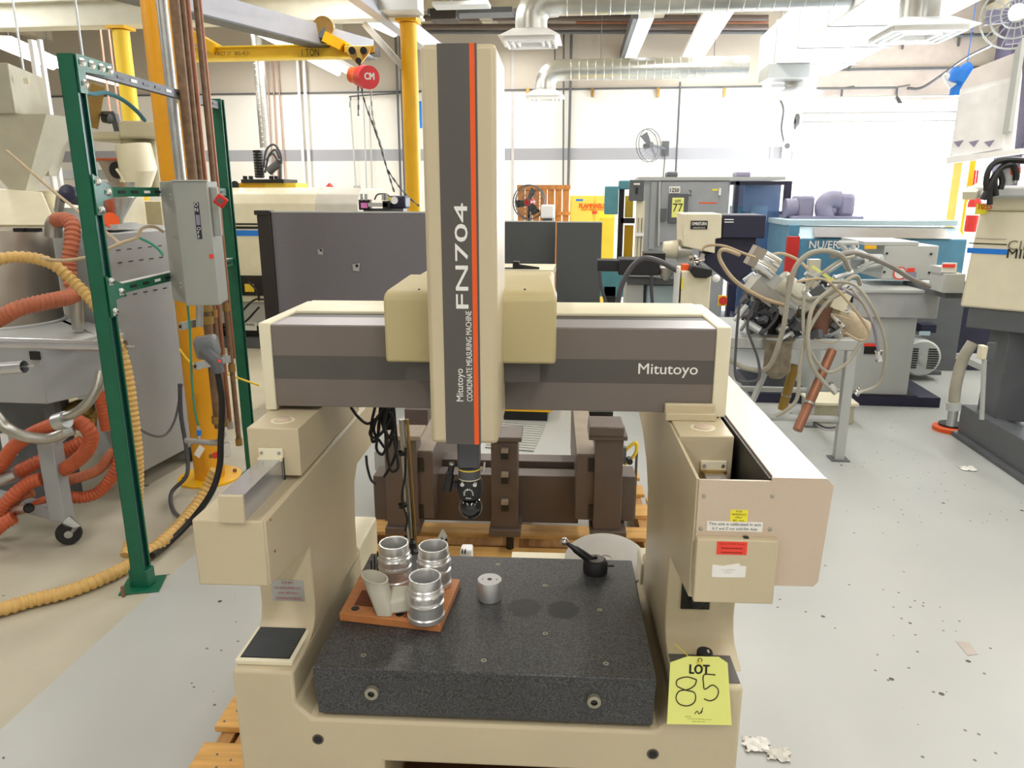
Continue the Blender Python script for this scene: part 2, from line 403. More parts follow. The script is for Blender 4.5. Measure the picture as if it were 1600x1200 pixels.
# ============================================================ THE MEASURING MACHINE
cm = thing('coordinate_measuring_machine', 'beige bridge type coordinate measuring machine with a black granite table and a tall orange-striped column', 'measuring machine', CMM @ V((-.157, 1.9, .15)), math.radians(3))
C_ = lambda: MB(CMM)
U = [(-.772, .15), (-.41, .15), (-.405, .372), (.402, .372), (.407, .15), (.46, .15), (.46, .62), (.30, .62), (.30, .53), (.26, .49), (-.58, .49), (-.62, .53), (-.62, .62), (-.772, .62)]
part('base_frame', C_().prism(U, 1, 1.53, 2.20), beige, cm, bevel=.008)
part('rear_member', C_().prism([(-.772, .15), (.46, .15), (.46, .50), (-.772, .50)], 1, 2.20, 2.37), cream, cm, bevel=.006)
part('bottom_shelf', C_().box(-.40, .40, 1.56, 2.18, .15, .17), mat('brown_board', '5b3a22', .7), cm)
for x0, x1, y1, z1 in ((-.76, -.618, 2.40, .632), (.292, .46, 2.28, .60)):
    part('rear_post', C_().box(x0, x1, 2.16, y1, .50, z1), cream, cm, bevel=.008)
for px, py in ((497, 1155), (1020, 1178)):
    q = LP(px, py, 1, 1.53)
    o = part('bolt_hole', C_().lathe([(.0145, -.001), (.0145, .0015), (.010, .0015), (.010, .0005)], q, (0, -1, 0), 20), mat('hole_rim', '5a5348', .6), cm)
    part('hole', C_().cyl(q + V((0, -.0008, 0)), q + V((0, -.0018, 0)), .0105), blackp, o)
leg = [(1.60, .615), (1.655, .622), (1.69, .635), (1.708, .655), (1.717, .69), (1.717, .862), (1.45, .902), (1.45, 1.055), (2.62, 1.055), (2.50, 1.02), (2.34, .985), (2.22, .93), (2.155, .86), (2.14, .74), (2.14, .60)]
part('left_leg', C_().prism([(y, z) for y, z in leg], 0, -.765, -.62), beige, cm, bevel=.004)
part('right_leg', C_().prism([(y, z) for y, z in leg], 0, .30, .475), beige, cm, bevel=.004)
# left rail box: outer cover over the leg top
part('rail_cover', C_().box(-.782, -.624, 1.445, 2.60, .90, 1.058), beige, cm, bevel=.004)
sp_ = C_()
for px, py in ((422, 812), (429, 861)):
    q = LP(px, py, 0, -.62); sp_.cyl(q, q + V((.002, 0, 0)), .003, seg=10)
part('screws', sp_, brass, cm)
part('guide_rail', C_().box(-.712, -.66, 1.445, 2.6, 1.058, 1.118), polished, cm)
part('rail_end_cap', C_().box(-.7135, -.6585, 1.435, 1.445, 1.056, 1.12), beige, cm, bevel=.002)
part('guide_rail', C_().box(.362, .408, 1.50, 2.6, 1.058, 1.105), polished, cm)
# bearing blocks
for sx, x0, x1 in ((-1, -.744, -.616), (1, .302, .43)):
    b = part('bearing_block', C_().box(x0, x1, 1.68, 2.24, 1.07, 1.193), beige, cm, bevel=.003)
    cx = (x0 + x1) / 2
    part('oil_cap', C_().lathe([(.021, 0), (.021, .004), (.0185, .0055), (0, .006)], (cx + .003, 1.745, 1.193), seg=24), pinkbeige, b)
    part('cap_seat', C_().lathe([(.030, 0), (.030, .0006), (0, .0006)], (cx + .003, 1.745, 1.193), seg=24), cream, b)
    rx = -.686 if sx < 0 else .385
    part('rail_wiper', C_().box(rx - .03, rx + .03, 1.672, 1.68, 1.118 if sx < 0 else 1.108, 1.143 if sx < 0 else 1.133), cream, b, bevel=.0015)
    part('wiper_lip', C_().box(rx - .03, rx + .03, 1.662, 1.672, 1.114 if sx < 0 else 1.104, 1.121 if sx < 0 else 1.111), brass if sx > 0 else cream, b)
    t = C_()
    for d in (-.022, .022): t.cyl((rx + d, 1.672, 1.132 if sx < 0 else 1.122), (rx + d, 1.669, 1.132 if sx < 0 else 1.122), .004, seg=10)
    part('screws', t, steel, b)
part('rail_slot', C_().box(-.6585, -.6562, 1.6785, 1.6805, 1.06, 1.118), blackp, cm)
# right side covers
part('front_panel', C_().prism([(.300, .925), (.462, .925), (.462, .955), (.548, .955), (.557, .966), (.566, 1.18), (.552, 1.195), (.444, 1.195), (.444, 1.187), (.300, 1.187)], 1, 1.416, 1.422), pinkbeige, cm)
part('outer_cover', C_().prism([(.447, .957), (.545, .957), (.555, .967), (.564, 1.18), (.550, 1.195), (.447, 1.195)], 1, 1.422, 2.60), pinkbeige, cm)
part('well_shade_side', C_().box(.4405, .4465, 1.424, 2.30, 1.06, 1.19), blackp, cm)  # black sheet standing for the shade inside the open well
part('well_shade_floor', C_().box(.306, .44, 1.424, 1.66, 1.0555, 1.0575), blackp, cm)  # black sheet, the dark of the well's bottom put into colour
part('inner_wall', C_().prism([(1.422, 1.05), (1.422, 1.187), (1.90, 1.187), (2.34, 1.10), (2.6, 1.05)], 0, .2955, .3015), beige, cm)
part('access_panel', C_().box(.300, .464, 1.398, 1.417, .921, 1.065), beige, cm, bevel=.003)
part('panel_latch', C_().box(.395, .405, 1.405, 1.414, 1.0655, 1.0675), blackp, cm)
t = C_()
for px, py in ((1100, 775), (1207, 775), (1095, 826), (1203, 827)):
    q = LP(px, py, 1, 1.416); t.lathe([(.0042, 0), (.004, .0015), (.0015, .0028), (0, .003)], q, (0, -1, 0), 12)
part('screws', t, steel, cm)
X_, Z_ = (CMM.to_3x3() @ V((1, 0, 0))), V((0, 0, 1))
def sticker(px0, py0, px1, py1, y, m, lines, mi, name='sticker', frac=.62, lab=None, parent=cm):
    a = LP(px0, py1, 1, y); b = LP(px1, py0, 1, y)
    o = part(name, C_().box(a.x, b.x, y - .0006, y, a.z, b.z), m, parent, label=lab)
    n = len(lines); H = b.z - a.z; Wd = b.x - a.x
    for i, (s, fr) in enumerate(lines):
        lh = H / n * frac
        part('lettering', text_mb(s, CMM @ V((a.x + Wd * (1 - fr) / 2, y - .0007, b.z - H * (i + .5) / n - lh / 2)), X_, Z_, Wd * fr, lh, d=.0002), mi, o, rec=False)
    return o
sticker(1140, 797, 1169, 815, 1.416, yst, [('FOR', .35), ('REFERENCE', .8), ('ONLY', .4), ('BY: mm', .6)], brinkm, lab='small yellow sticker')
sticker(1104, 816, 1192, 829, 1.416, concl, [('This unit is calibrated in axis', .94), ('X,Y and Z not with/5th Axle', .82)], ink, lab='white printed strip')
sticker(1119, 847, 1168, 866, 1.398, redst, [('Select CMM Mode', .84), ('---------------', .7), ('---------------', .7)], mat('dark_red_ink', '8c2018', .6), lab='red sticker', frac=.3)
# torn white paper label
q = [LP(*p, 1, 1.398) for p in ((1112, 901), (1113, 882), (1130, 884), (1155, 880), (1157, 884), (1166, 885), (1164, 902), (1130, 902))]
pl_ = part('paper_label', C_().prism([(v.x, v.z) for v in q], 1, 1.3972, 1.398), concl, cm, label='torn white paper label')
for i, s in enumerate(('www 8150 08 4', '0430')):
    v = LP(1127 + 5 * i, 891 + 4 * i, 1, 1.397); part('lettering', text_mb(s, CMM @ V(v), X_, Z_, .028 - .014 * i, .003), lgrey, pl_, rec=False)
# plaque with red writing on the left leg
sticker(426, 907, 474, 938, 1.7165, plaq, [('CMM', .35), ('FOR SERVICE ORDERS CALL', .8), ('(000) 000-0000', .6), ('COORDINATE SERVICE', .8)], redink, name='plaque', frac=.42, lab='metal plaque with red writing')
a = LP(1063, 950, 1, 1.716); b = LP(1114, 868, 1, 1.716)
part('control_plate', C_().box(a.x, b.x, 1.712, 1.7165, a.z, b.z), blackp, cm, label='black control plate')
q = LP(1088, 937, 1, 1.71); part('control_knob', C_().lathe([(.018, 0), (.018, .012), (.014, .016), (0, .017)], q, (0, -1, 0), 24), rubber, cm)
# beam
bm_ = part('beam', C_().box(-.722, .405, 1.83, 2.0, 1.205, 1.42), brgrey, cm, bevel=.002)
part('dark_band', C_().box(-.7215, .4045, 1.8286, 1.83, 1.281, 1.341), darkgrey, bm_)
part('top_strip', C_().box(-.722, .405, 1.835, 1.955, 1.42, 1.4215), mat('brushed_grey_strip', '9b979c', .35, .5, stretch=(1, 30, 1)), bm_)
part('beam_gap', C_().box(-.722, .405, 1.955, 2.035, 1.40, 1.4205), blackp, bm_)
part('back_cover', C_().prism([(2.02, 1.22), (2.02, 1.428), (2.06, 1.436), (2.17, 1.436), (2.20, 1.42), (2.20, 1.22)], 0, -.722, .405), cream, cm, bevel=.003)
for x0, x1 in ((-.752, -.722), (.405, .441)):
    part('beam_end_cap', C_().box(x0, x1, 1.825, 2.215, 1.195, 1.427), cream, cm, bevel=.003)
a = LP(997, 587, 1, 1.828); b = LP(1091, 566, 1, 1.828)
part('lettering', text_mb('Mitutoyo', CMM @ V((a.x, 1.8282, a.z - .004)), X_, Z_, b.x - a.x, .036, bold=.006), white, bm_, rec=False)
part('beam_bracket', C_().box(.286, .412, 1.795, 1.829, 1.193, 1.212), beige, cm, bevel=.002)
part('bracket_lip', C_().box(.286, .412, 1.815, 1.829, 1.205, 1.232), beige, cm, bevel=.004)
# carriage
cz = LP(700, 462, 1, 1.72).z
cp = [(1.72, 1.352), (1.72, cz - .014), (1.724, cz - .004), (1.734, cz + .003), (1.76, cz + .008), (1.98, cz + .022), (1.98, 1.352)]
mb = C_(); mb.prism(cp, 0, -.402, .008)
for v in mb.bm.verts:
    lv = CMI @ v.co
    if lv.y > 1.9:                      # the cover narrows towards the back
        lv.x = -.197 + (lv.x + .197) * .93
        v.co = CMM @ lv
ca = part('carriage_cover', mb, beige2, cm, bevel=.007)
part('carriage_underside', C_().box(-.36, -.03, 1.75, 1.828, 1.30, 1.352), darkgrey, cm)
part('carriage_underside', C_().box(-.34, -.05, 1.99, 2.30, 1.16, 1.20), blackp, cm)
part('carriage_rear_housing', C_().box(-.40, -.0, 1.99, 2.30, 1.20, cz), beige2, cm, bevel=.01)
t = C_()
for px, py in ((655, 453), (820, 453)): q = LP(px, py, 2, cz + .013); t.cyl(q, q + V((0, 0, .003)), .003, seg=10)
part('screws', t, darkgrey, ca)
part('carriage_foot', C_().box(-.46, -.34, 2.04, 2.20, 1.165, 1.205), cream, cm, bevel=.006)
part('carriage_foot_pad', C_().box(-.45, -.36, 2.06, 2.18, 1.15, 1.165), blackp, cm)
# column
cc = part('column_cover', C_().box(-.268, -.118, 1.55, 1.80, 1.207, 2.03), beige, cm, bevel=.010)
part('grey_band', C_().box(-.234, -.1705, 1.549, 1.551, 1.207, 2.03), darkgrey, cc)
part('orange_band', C_().box(-.1705, -.1605, 1.549, 1.551, 1.207, 2.03), orange, cc)
part('grey_band', C_().box(-.1605, -.156, 1.549, 1.551, 1.207, 2.03), darkgrey, cc)
mX = -X_
def vtext(st, pxl, pxr, pyt, pyb, m=white, bold=.0):
    a = LP((pxl + pxr) / 2 + (pxr - pxl) / 2, pyb, 1, 1.549); b = LP(pxl, pyt, 1, 1.549); a2 = LP(pxr, pyt, 1, 1.549)
    xr = (a.x + a2.x) / 2
    part('lettering', text_mb(st, CMM @ V((xr, 1.5488, a.z)), Z_, -X_, b.z - a.z, xr - b.x - (a.x - a2.x) / 2 if False else (a2.x - b.x), bold=bold), m, cc, rec=False)
vtext('FN704', 711, 731, 318, 482, bold=.012)
vtext('COORDINATE MEASURING MACHINE', 728.5, 737.5, 486, 627, bold=.008)
vtext('Mitutoyo', 713, 727, 576, 627, bold=.006)
# quill and probe
qx = LP(733, 710, 1, 1.66).x
def cz_(py, y=1.66): return LP(735, py, 1, y).z
mb = C_(); mb.box(qx - .026, qx + .026, 1.635, 1.687, cz_(728), 1.21)
ql = part('quill', mb, quillg, cm, bevel=.006)
z1, z2 = cz_(728), cz_(746)
part('quill_ring', C_().lathe([(.0275, z1 - .006), (.0275, z1 - .003)], (qx, 1.66, 0)), yellow2, cm)
part('quill_ring', C_().lathe([(.0, z2), (.027, z2), (.027, z1), (0, z1)], (qx, 1.66, 0)), quillg, cm, label='dark collar')
part('quill_ring', C_().lathe([(.0272, z2), (.0278, z2 + .0025)], (qx, 1.66, 0)), cream, cm)
z3 = cz_(778)
ph = part('probe_head', C_().lathe([(0, z2), (.026, z2), (.030, z2 - .008), (.031, z2 - .03), (.027, z3 + .004), (.019, z3), (0, z3)], (qx + .001, 1.66, 0)), rubber, cm)
part('probe_ball', C_().ball((qx + .002, 1.66, z3 - .023), .029, 24), mat('gloss_black', '0e0e14', .12, coat=.5), cm)
part('stylus_socket', C_().cyl((qx + .002, 1.66, z3 - .047), (qx + .002, 1.66, z3 - .054), .008), blackp, cm)
t = C_()
for d in (-.014, .016): t.cyl((qx + d, 1.636, z2 - .006), (qx + d, 1.629, z2 - .007), .005, seg=12)
part('screws', t, chrome, ph)
zc = (z2 + z3) / 2 - .002
for i, chh in enumerate('RENISHAW'):
    an = math.radians(180 + 14 - i * 29.7)
    c = V((qx + .001 + .0105 * math.cos(an), 1.6285, zc + .0105 * math.sin(an)))
    rt = V((math.sin(an), 0, -math.cos(an))); up = V((math.cos(an), 0, math.sin(an)))
    R3 = CMM.to_3x3()
    part('lettering', text_mb(chh, CMM @ (c - rt * .0018 - up * .002), R3 @ rt, R3 @ up, .0036, .004, bold=.02), white, ph, rec=False)
part('lettering', text_mb('PH1', CMM @ V((qx - .005, 1.6285, zc - .014)), X_, Z_, .011, .004, bold=.02), white, ph, rec=False)
# cable plug at the side of the probe
a = LP(706, 726, 1, 1.655); b = LP(698, 765, 1, 1.655)
part('probe_plug', C_().tube([a, a + (b - a) * .3, a + (b - a) * .34, b], [.0075, .008, .011, .0135], 14), blackp, cm)
part('plug_tip', C_().cyl(a + V((0, 0, .006)), a, .0065), galv, cm)
part('plug_bracket', C_().box(a.x + .004, qx - .02, 1.652, 1.664, b.z + .006, b.z + .02), rubber, cm)
q = LP(757, 722, 1, 1.66); q2 = LP(755, 738, 1, 1.66)
part('clamp_lever', C_().tube([q, q2], .003, 8).cyl(V((qx + .024, 1.66, (q.z + q2.z) / 2)), (q + q2) / 2, .002, seg=8), alum, cm)
# vent grille on the base
f0 = part('vent_frame', C_().box(-.772, -.628, 1.552, 1.70, .62, .6345), cream, cm, bevel=.003)
part('vent_mat', C_().box(-.762, -.638, 1.562, 1.692, .6345, .6355), rubber, f0)
mb = C_()
for i in range(32): mb.box(-.760, -.640, 1.565 + i * .004, 1.567 + i * .004, .6355, .637)
part('vent_ribs', mb, ribbed, f0, kind='stuff')
# control plate on the right base box
part('switch_plate', C_().box(.302, .456, 1.548, 1.676, .62, .622), darkgrey, cm, bevel=.0008)
q = LP(1100, 1034, 2, .622)
k = part('switch_knob', C_().lathe([(.012, 0), (.012, .01), (.0195, .011), (.0195, .028), (.018, .031), (0, .0315)], q, seg=28), rubber, cm)
part('knob_mark', C_().box(q.x + .006, q.x + .010, q.y - .008, q.y + .004, .6535, .6538), white, k)
# stone table with its inserts
gt_ = part('granite_table', C_().hexa([(-.566, 1.538, .502), (.254, 1.538, .502), (.254, 2.105, .502), (-.566, 2.105, .502), (-.569, 1.525, .64), (.255, 1.525, .64), (.255, 2.108, .64), (-.567, 2.108, .64)]), granite, cm, bevel=.003)
insm = mat('insert_steel', 'a6a290', .4, .6)
for px, py in ((568, 1024), (756, 1032), (852, 990), (852, 915), (937, 953), (947, 1037), (778, 882), (620, 898)):
    q = LP(px, py, 2, .64)
    part('threaded_insert', C_().lathe([(.0068, -.002), (.0068, .0008), (.0035, .0008), (.0032, -.001), (0, -.001)], q, seg=18), insm, gt_)
for px, py in ((581, 1082), (928, 1095)):
    q = LP(px, py, 1, 1.5245)
    o = part('lifting_socket', C_().lathe([(.0165, -.012), (.0165, .007), (.014, .0085), (.0085, .0085), (.008, .006)], q, (0, -1, 0), 28), insm, gt_)
q2 = C_()
for px, py in ((581, 1082), (928, 1095)):
    q = LP(px, py, 1, 1.5165); q2.cyl(q, q + V((0, .002, 0)), .0082)
part('socket_bore', q2, blackp, gt_)
part('table_support', C_().box(-.54, .24, 1.56, 2.09, .488, .503), blackp, cm)
# air column, coiled cable under the beam
t_ = thing('cable_tube', 'slim bright metal stand tube holding black cable behind the beam, beside the left leg', 'tube', CMM @ V((-.46, 2.34, .5)), math.radians(3))
a = LP(628, 655, 1, 2.34); b = LP(643, 858, 1, 2.34)
part('tube', C_().cyl(a, b, .011), steel, t_)
part('tube', C_().cyl(a + V((.018, 0, 0)), b + V((.016, 0, 0)), .005), brass, t_)
part('tube_foot', C_().box(b.x - .03, b.x + .04, 2.31, 2.37, .50, b.z + .005), dgrey, t_)
P = [LP(*p, 1, 2.32) for p in ((634, 700), (633, 740), (628, 780), (636, 810), (633, 830))]
part('cable', C_().tube(cr(P), .004, 6), rubber, t_)
mb = C_()
for z in (708, 790): q = LP(628, z, 1, 2.335); mb.lathe([(.014, -.006), (.014, .006)], q, seg=14)
part('cable_clip', mb, blackp, t_)
cb = thing('cable_bundle', 'tangled black cable coil hanging under the bridge beam left of the column', 'cable', CMM @ V((-.50, 2.05, 1.0)), math.radians(3))
def cb_(pts, y=2.07, r=.0045, n='cable'): part(n, C_().tube(cr([LP(p[0], p[1], 1, y + (p[2] if len(p) > 2 else 0)) for p in pts]), r, 7), rubber, cb)
cb_([(548, 636), (560, 652), (575, 662), (592, 650), (596, 638)])
cb_([(586, 636), (580, 665), (582, 690), (590, 682), (592, 660), (600, 640)])
cb_([(594, 636), (592, 670), (588, 700), (598, 710), (604, 690), (600, 660), (604, 636)], y=2.09)
cb_([(603, 636), (610, 660), (618, 700), (622, 730), (612, 736), (606, 718), (604, 690), (598, 650), (596, 636)])
cb_([(608, 636), (616, 665), (606, 700), (594, 690), (584, 672), (590, 650)], y=2.10)
cb_([(615, 636), (618, 670), (620, 700), (612, 725), (600, 745)], y=2.08)
cb_([(600, 636), (588, 656), (578, 676), (586, 684), (600, 672), (612, 648), (612, 636)], y=2.06)
cb_([(606, 636), (600, 664), (608, 684), (616, 664), (610, 644)], y=2.05, r=.006)
cb_([(572, 712), (574, 730), (580, 750), (588, 756)], r=.004)
mb = C_(); 
a = LP(604, 655, 1, 2.08); mb.lathe([(.014, -.03), (.02, 0), (.012, .035)], a)
part('cable_tie', mb, rubber, cb)

# ============================================================ THINGS ON AND AROUND THE MACHINE
TZ = .6408
bd = thing('fixture_board', 'reddish wooden board with cut recesses lying on the granite table', 'board', CMM @ V((-.41, 1.80, TZ)), math.radians(3))
c4 = [LP(*p, 2, .664) for p in ((530, 958), (688, 976), (719, 905), (566, 893))]
part('board', C_().hexa([V((v.x, v.y, TZ)) for v in c4] + [V((v.x, v.y, .664)) for v in c4]), redwood, bd, bevel=.002)
def bp(u, v): return (c4[0].lerp(c4[1], u)).lerp(c4[3].lerp(c4[2], u), v)
def recess(u0, u1, v0, v1):
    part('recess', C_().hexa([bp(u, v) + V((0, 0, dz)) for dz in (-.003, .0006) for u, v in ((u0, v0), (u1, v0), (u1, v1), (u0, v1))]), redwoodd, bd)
recess(.10, .36, .2, .55); recess(.42, .56, .12, .22); recess(.62, .86, .06, .16)
for u, v, r in ((.13, .13, .011), (.58, .11, .011), (.30, .30, .005), (.27, .48, .005)):
    q = bp(u, v); part('hole', C_().cyl(q + V((0, 0, -.002)), q + V((0, 0, .001)), r, seg=18), blackp, bd)
def ringpart(px, py, label):
    q = LP(px, py, 2, .6645)
    s = 1.0
    t = thing('threaded_sleeve', label, 'metal sleeve', CMM @ q, math.radians(3), 'turned aluminium sleeves on the wooden board')
    H = .118
    prof = [(.0415, .0), (.0435, .002), (.0435, .012), (.041, .015), (.041, .040), (.0425, .043), (.0425, .047), (.0385, .050), (.0375, .053), (.0415, .056), (.0415, .072), (.040, .074), (.037, .077), (.0395, .080), (.038, .083), (.040, .086), (.0375, .089), (.0375, .110), (.0368, .113), (.0335, .113), (.0325, .110), (.0325, .01), (.0415, 0)]
    prof = [(r * 1.13, h * 1.06) for r, h in prof]
    part('sleeve', C_().lathe(prof, q, seg=48), alu, t, sharp=28)
    mb = C_()
    for k in range(6):
        an = k * math.pi / 3 + .25
        M = CMM @ Matrix.Translation(q) @ Matrix.Rotation(an, 4, 'Z')
        part('flat_pad', MB(M).box(.0405 * 1.13, .0428 * 1.13, -.009, .009, .058 * 1.06, .070 * 1.06), alu, t)
    return t
ringpart(666, 964, 'front bright turned aluminium sleeve at the corner of the wooden board')
ringpart(618, 907, 'aluminium sleeve at back left of the wooden board, left of the other sleeves')
ringpart(679, 912, 'aluminium sleeve at the back right edge of the wooden board')
# putty-coloured funnel and boot
fn = thing('plastic_scoop', 'pale putty plastic scoop with a wide oval mouth leaning on the wooden board', 'plastic part', CMM @ V((-.43, 1.80, .664)), math.radians(3))
ce = LP(589, 900, 1, 1.80); base = LP(601, 950, 2, .666)
base.y = 1.76
def sec(z, cx, cy, rx, ry, n=28, sq=1.0):
    out = []
    for i in range(n):
        a = 2 * math.pi * i / n; ca_, sa = math.cos(a), math.sin(a)
        out.append(V((cx + rx * math.copysign(abs(ca_) ** sq, ca_), cy + ry * math.copysign(abs(sa) ** sq, sa), z)))
    return out
def loft(mb, secs, close=True):
    n = len(secs[0]); vs = [p for s in secs for p in s]
    fs = [(i * n + k, i * n + (k + 1) % n, (i + 1) * n + (k + 1) % n, (i + 1) * n + k) for i in range(len(secs) - 1) for k in range(n)]
    if close: fs += [tuple(reversed(range(n)))]
    mb._add(vs, fs); return mb
bx = base.x; by = 1.735
zt = LP(589, 900, 1, 1.76).z
tx = LP(589, 900, 1, 1.76).x
S = [sec(.665, bx + .006, by, .022, .022, sq=.5), sec(.690, bx + .002, by + .004, .027, .025, sq=.55), sec(zt - .03, tx + .004, by + .015, .029, .026, sq=.7), sec(zt - .006, tx, by + .02, .033, .030, sq=.9), sec(zt, tx - .001, by + .02, .036, .033), sec(zt + .001, tx - .001, by + .02, .032, .029), sec(zt - .012, tx, by + .019, .027, .024), sec(zt - .03, tx + .003, by + .015, .018, .016)]
for s_ in S[3:7]:
    for p_ in s_: p_.z -= (p_.x - tx) * .30; p_.x -= .004
S[6] = [V((p.x, p.y, p.z - .012)) for p in S[6]]; S[7] = [V((p.x, p.y, p.z - .02)) for p in S[7]]
mb = loft(C_(), S); part('mouth', mb, putty, fn, sharp=50)
part('spout', C_().hexa([V((bx + .02, by - .018, .666)), V((bx + .082, by + .0, .666)), V((bx + .086, by + .06, .666)), V((bx + .02, by + .05, .666)), V((bx + .018, by - .014, .700)), V((bx + .075, by + .006, .712)), V((bx + .08, by + .05, .722)), V((bx + .015, by + .04, .725))]), putty, fn, bevel=.008)
mb = C_()
for i, (px, py, pb) in enumerate(((580, 876, 900), (585, 868, 900), (590, 862, 900))):
    q = LP(px, py, 1, 1.93); q2 = LP(px + 1, pb, 1, 1.93); q2.z = max(q2.z, .664); mb.cyl(q, V((q2.x, 1.93, .6645)), .0022, seg=8)
pin = thing('pin_rack', 'three thin black pins standing behind the putty scoop on the board', 'pins', CMM @ V((q.x, 1.93, .6645)), math.radians(3))
part('pins', mb, blackp, pin)
# centre block
bl = thing('cylinder_block', 'small matte aluminium cylinder with a drilled top standing alone on the granite table', 'metal block', CMM @ V((-.168, 1.86, TZ)), math.radians(3))
c = V((-.1675, 1.862, TZ))
part('cylinder', C_().lathe([(0, 0), (.033, 0), (.034, .001), (.034, .057), (.033, .0585), (0, .0585)], c, seg=40), alum, bl)
mb = C_(); mb.cyl(c + V((0, 0, .0583)), c + V((0, 0, .0590)), .0065)
for d in (-.02, .02): mb.cyl(c + V((d, .0, .0583)), c + V((d, 0, .0590)), .0022, seg=10)
part('hole', mb, blackp, bl)
# swivel ball fixture
sw = thing('calibration_ball_stand', 'black swivel stand holding a chrome calibration ball at the back right of the granite table', 'ball stand', CMM @ V((.13, 2.04, TZ)), math.radians(3))
c = LP(930, 893, 2, TZ)
part('stand_base', C_().lathe([(0, 0), (.036, 0), (.037, .004), (.037, .030), (.031, .040), (.024, .043), (0, .043)], c, seg=36), rubber, sw)
part('stand_base', C_().lathe([(0, 0), (.025, 0), (.0255, .001), (0, .0015)], c + V((0, 0, .0425)), seg=30), brgrey, sw, label='grey top disc')
part('clamp_screw', C_().cyl(c + V((0, 0, .043)), c + V((0, 0, .052)), .006, seg=6), blackp, sw)
part('tommy_bar', C_().cyl(c + V((.03, 0, .02)), c + V((.056, 0, .020)), .003, seg=10), blackp, sw)
e = LP(882, 846, 1, c.y + .0); a = c + V((-.01, 0, .035))
part('arm', C_().tube([a, a.lerp(e, .35), a.lerp(e, .62), a.lerp(e, .66), a.lerp(e, .92)], [.013, .0125, .011, .0085, .005], 16), blackp, sw)
part('calibration_ball', C_().ball(e, .0125, 20), chrome, sw)
# aluminium disc leaning behind the stone
dk = LP(945, 872, 1, 2.20)
dsc = thing('aluminium_disc', 'large bright aluminium disc lying behind the granite table on the right', 'metal disc', CMM @ V((.19, 2.34, .50)), math.radians(3))
q = LP(945, 866, 2, .56)
part('disc', C_().lathe([(0, 0), (.138, 0), (.14, .002), (.14, .009), (.138, .011), (.02, .011), (.019, .009), (0, .009)], (q.x + .005, 2.30, .532), (0, -.22, 1), 56), mat('brushed_aluminium', 'd6d6d6', .3, .6), dsc)
# brackets behind the stone
br = thing('angle_bracket', 'drilled grey angle bracket with a black knob behind the granite table left side', 'bracket', CMM @ V((-.38, 2.40, .50)), math.radians(3))
a = LP(668, 858, 1, 2.36); b = LP(700, 872, 1, 2.36)
part('plate', C_().box(a.x - .04, b.x, 2.27, 2.36, .50, .50 + .006), lgrey, br)
part('plate', C_().bar(LP(640, 864, 1, 2.33), LP(690, 858, 1, 2.33), .03, .006), lgrey, br)
a = LP(684, 850, 1, 2.40); b = LP(697, 832, 1, 2.46)
mbp = C_().bar(LP(680, 862, 1, 2.30), LP(695, 832, 1, 2.36), .004, .045)
part('drilled_plate', mbp, lgrey, br)
mb = C_()
for px, py in ((686, 852), (690, 843), (697, 844)): q = LP(px, py, 1, 2.29); part('hole', C_().cyl(q, q + V((0, .01, 0)), .004, seg=10), blackp, br)
part('post', C_().box(a.x - .004, a.x + .04, 2.33, 2.36, .50, LP(690, 846, 1, 2.35).z), brown, br)
kb = LP(644, 850, 1, 2.30)
part('knob', C_().lathe([(.009, -.012), (.014, -.008), (.014, .006), (.009, .01), (.005, .018)], kb, seg=14), blackp, br)
part('knob_stem', C_().cyl(kb, V((kb.x + .002, 2.30, .50)), .004, seg=8), blackp, br)
cl = thing('white_clip_block', 'small white block with two black slots behind the granite table', 'block', CMM @ V((-.28, 2.32, .5)), math.radians(3))
a = LP(720, 868, 1, 2.30); b = LP(738, 856, 1, 2.30)
part('block', C_().box(a.x, b.x, 2.28, 2.33, .50, b.z), whitep, cl, bevel=.006)
mb = C_(); 
for d in (.006, .016): mb.box(a.x + d, a.x + d + .004, 2.276, 2.29, b.z - .012, b.z + .001)
part('slot', mb, blackp, cl)
# tag on the right base box
tg = thing('lot_tag', 'large yellow LOT 85 tag with a yellow tie hanging from the black knob', 'tag', CMM @ V((.36, 1.50, .53)), math.radians(3))
ty = 1.502
a = LP(1043, 1136, 1, ty); b = LP(1145, 1138, 1, ty); c = LP(1141, 1047, 1, ty); d = LP(1127, 1038, 1, ty); e = LP(1078, 1037, 1, ty); f = LP(1050, 1046, 1, ty)
def tilt(p, o=0): return V((p.x, 1.512 + (p.z - a.z) * .10 - o, p.z))
pts = [a, b, c, d, e, f]; n = 6
mb = C_(); vv, ff = mb._add([tilt(p) for p in pts] + [tilt(p, -.0012) for p in pts], [tuple(range(6)), tuple(reversed(range(6, 12)))] + [(i, (i + 1) % 6, (i + 1) % 6 + 6, i + 6) for i in range(6)])
tc_ = part('tag_card', mb, tagy, tg)
R3 = CMM.to_3x3(); upT = R3 @ V((0, .10, 1)); 
def ttxt(s, px0, px1, pyb, h, m, bold=0.0, par=tc_):
    p = LP(px0, pyb, 1, ty); p2 = LP(px1, pyb, 1, ty)
    part('lettering', text_mb(s, CMM @ tilt(p, .0005), X_, upT, p2.x - p.x, h, bold=bold, d=.0001), m, par, rec=False)
ttxt('LOT', 1080, 1111, 1062, .023, ink, .03)
def stroke(pts, w=.0026):
    P = cr([tilt(LP(*p, 1, ty), .0008) for p in pts], 8)
    mb = C_(); 
    mb.tube(P, w / 2, 6); part('handwriting', mb, brinkm, tc_)
stroke([(1091, 1071), (1076, 1067), (1061, 1071), (1060, 1080), (1073, 1086), (1087, 1090), (1088, 1102), (1078, 1109), (1064, 1107), (1058, 1098), (1063, 1088), (1078, 1085), (1088, 1079), (1091, 1071)])
stroke([(1121, 1064), (1103, 1064), (1102, 1078), (1104, 1085), (1116, 1079), (1125, 1086), (1122, 1097), (1112, 1102), (1102, 1099)])
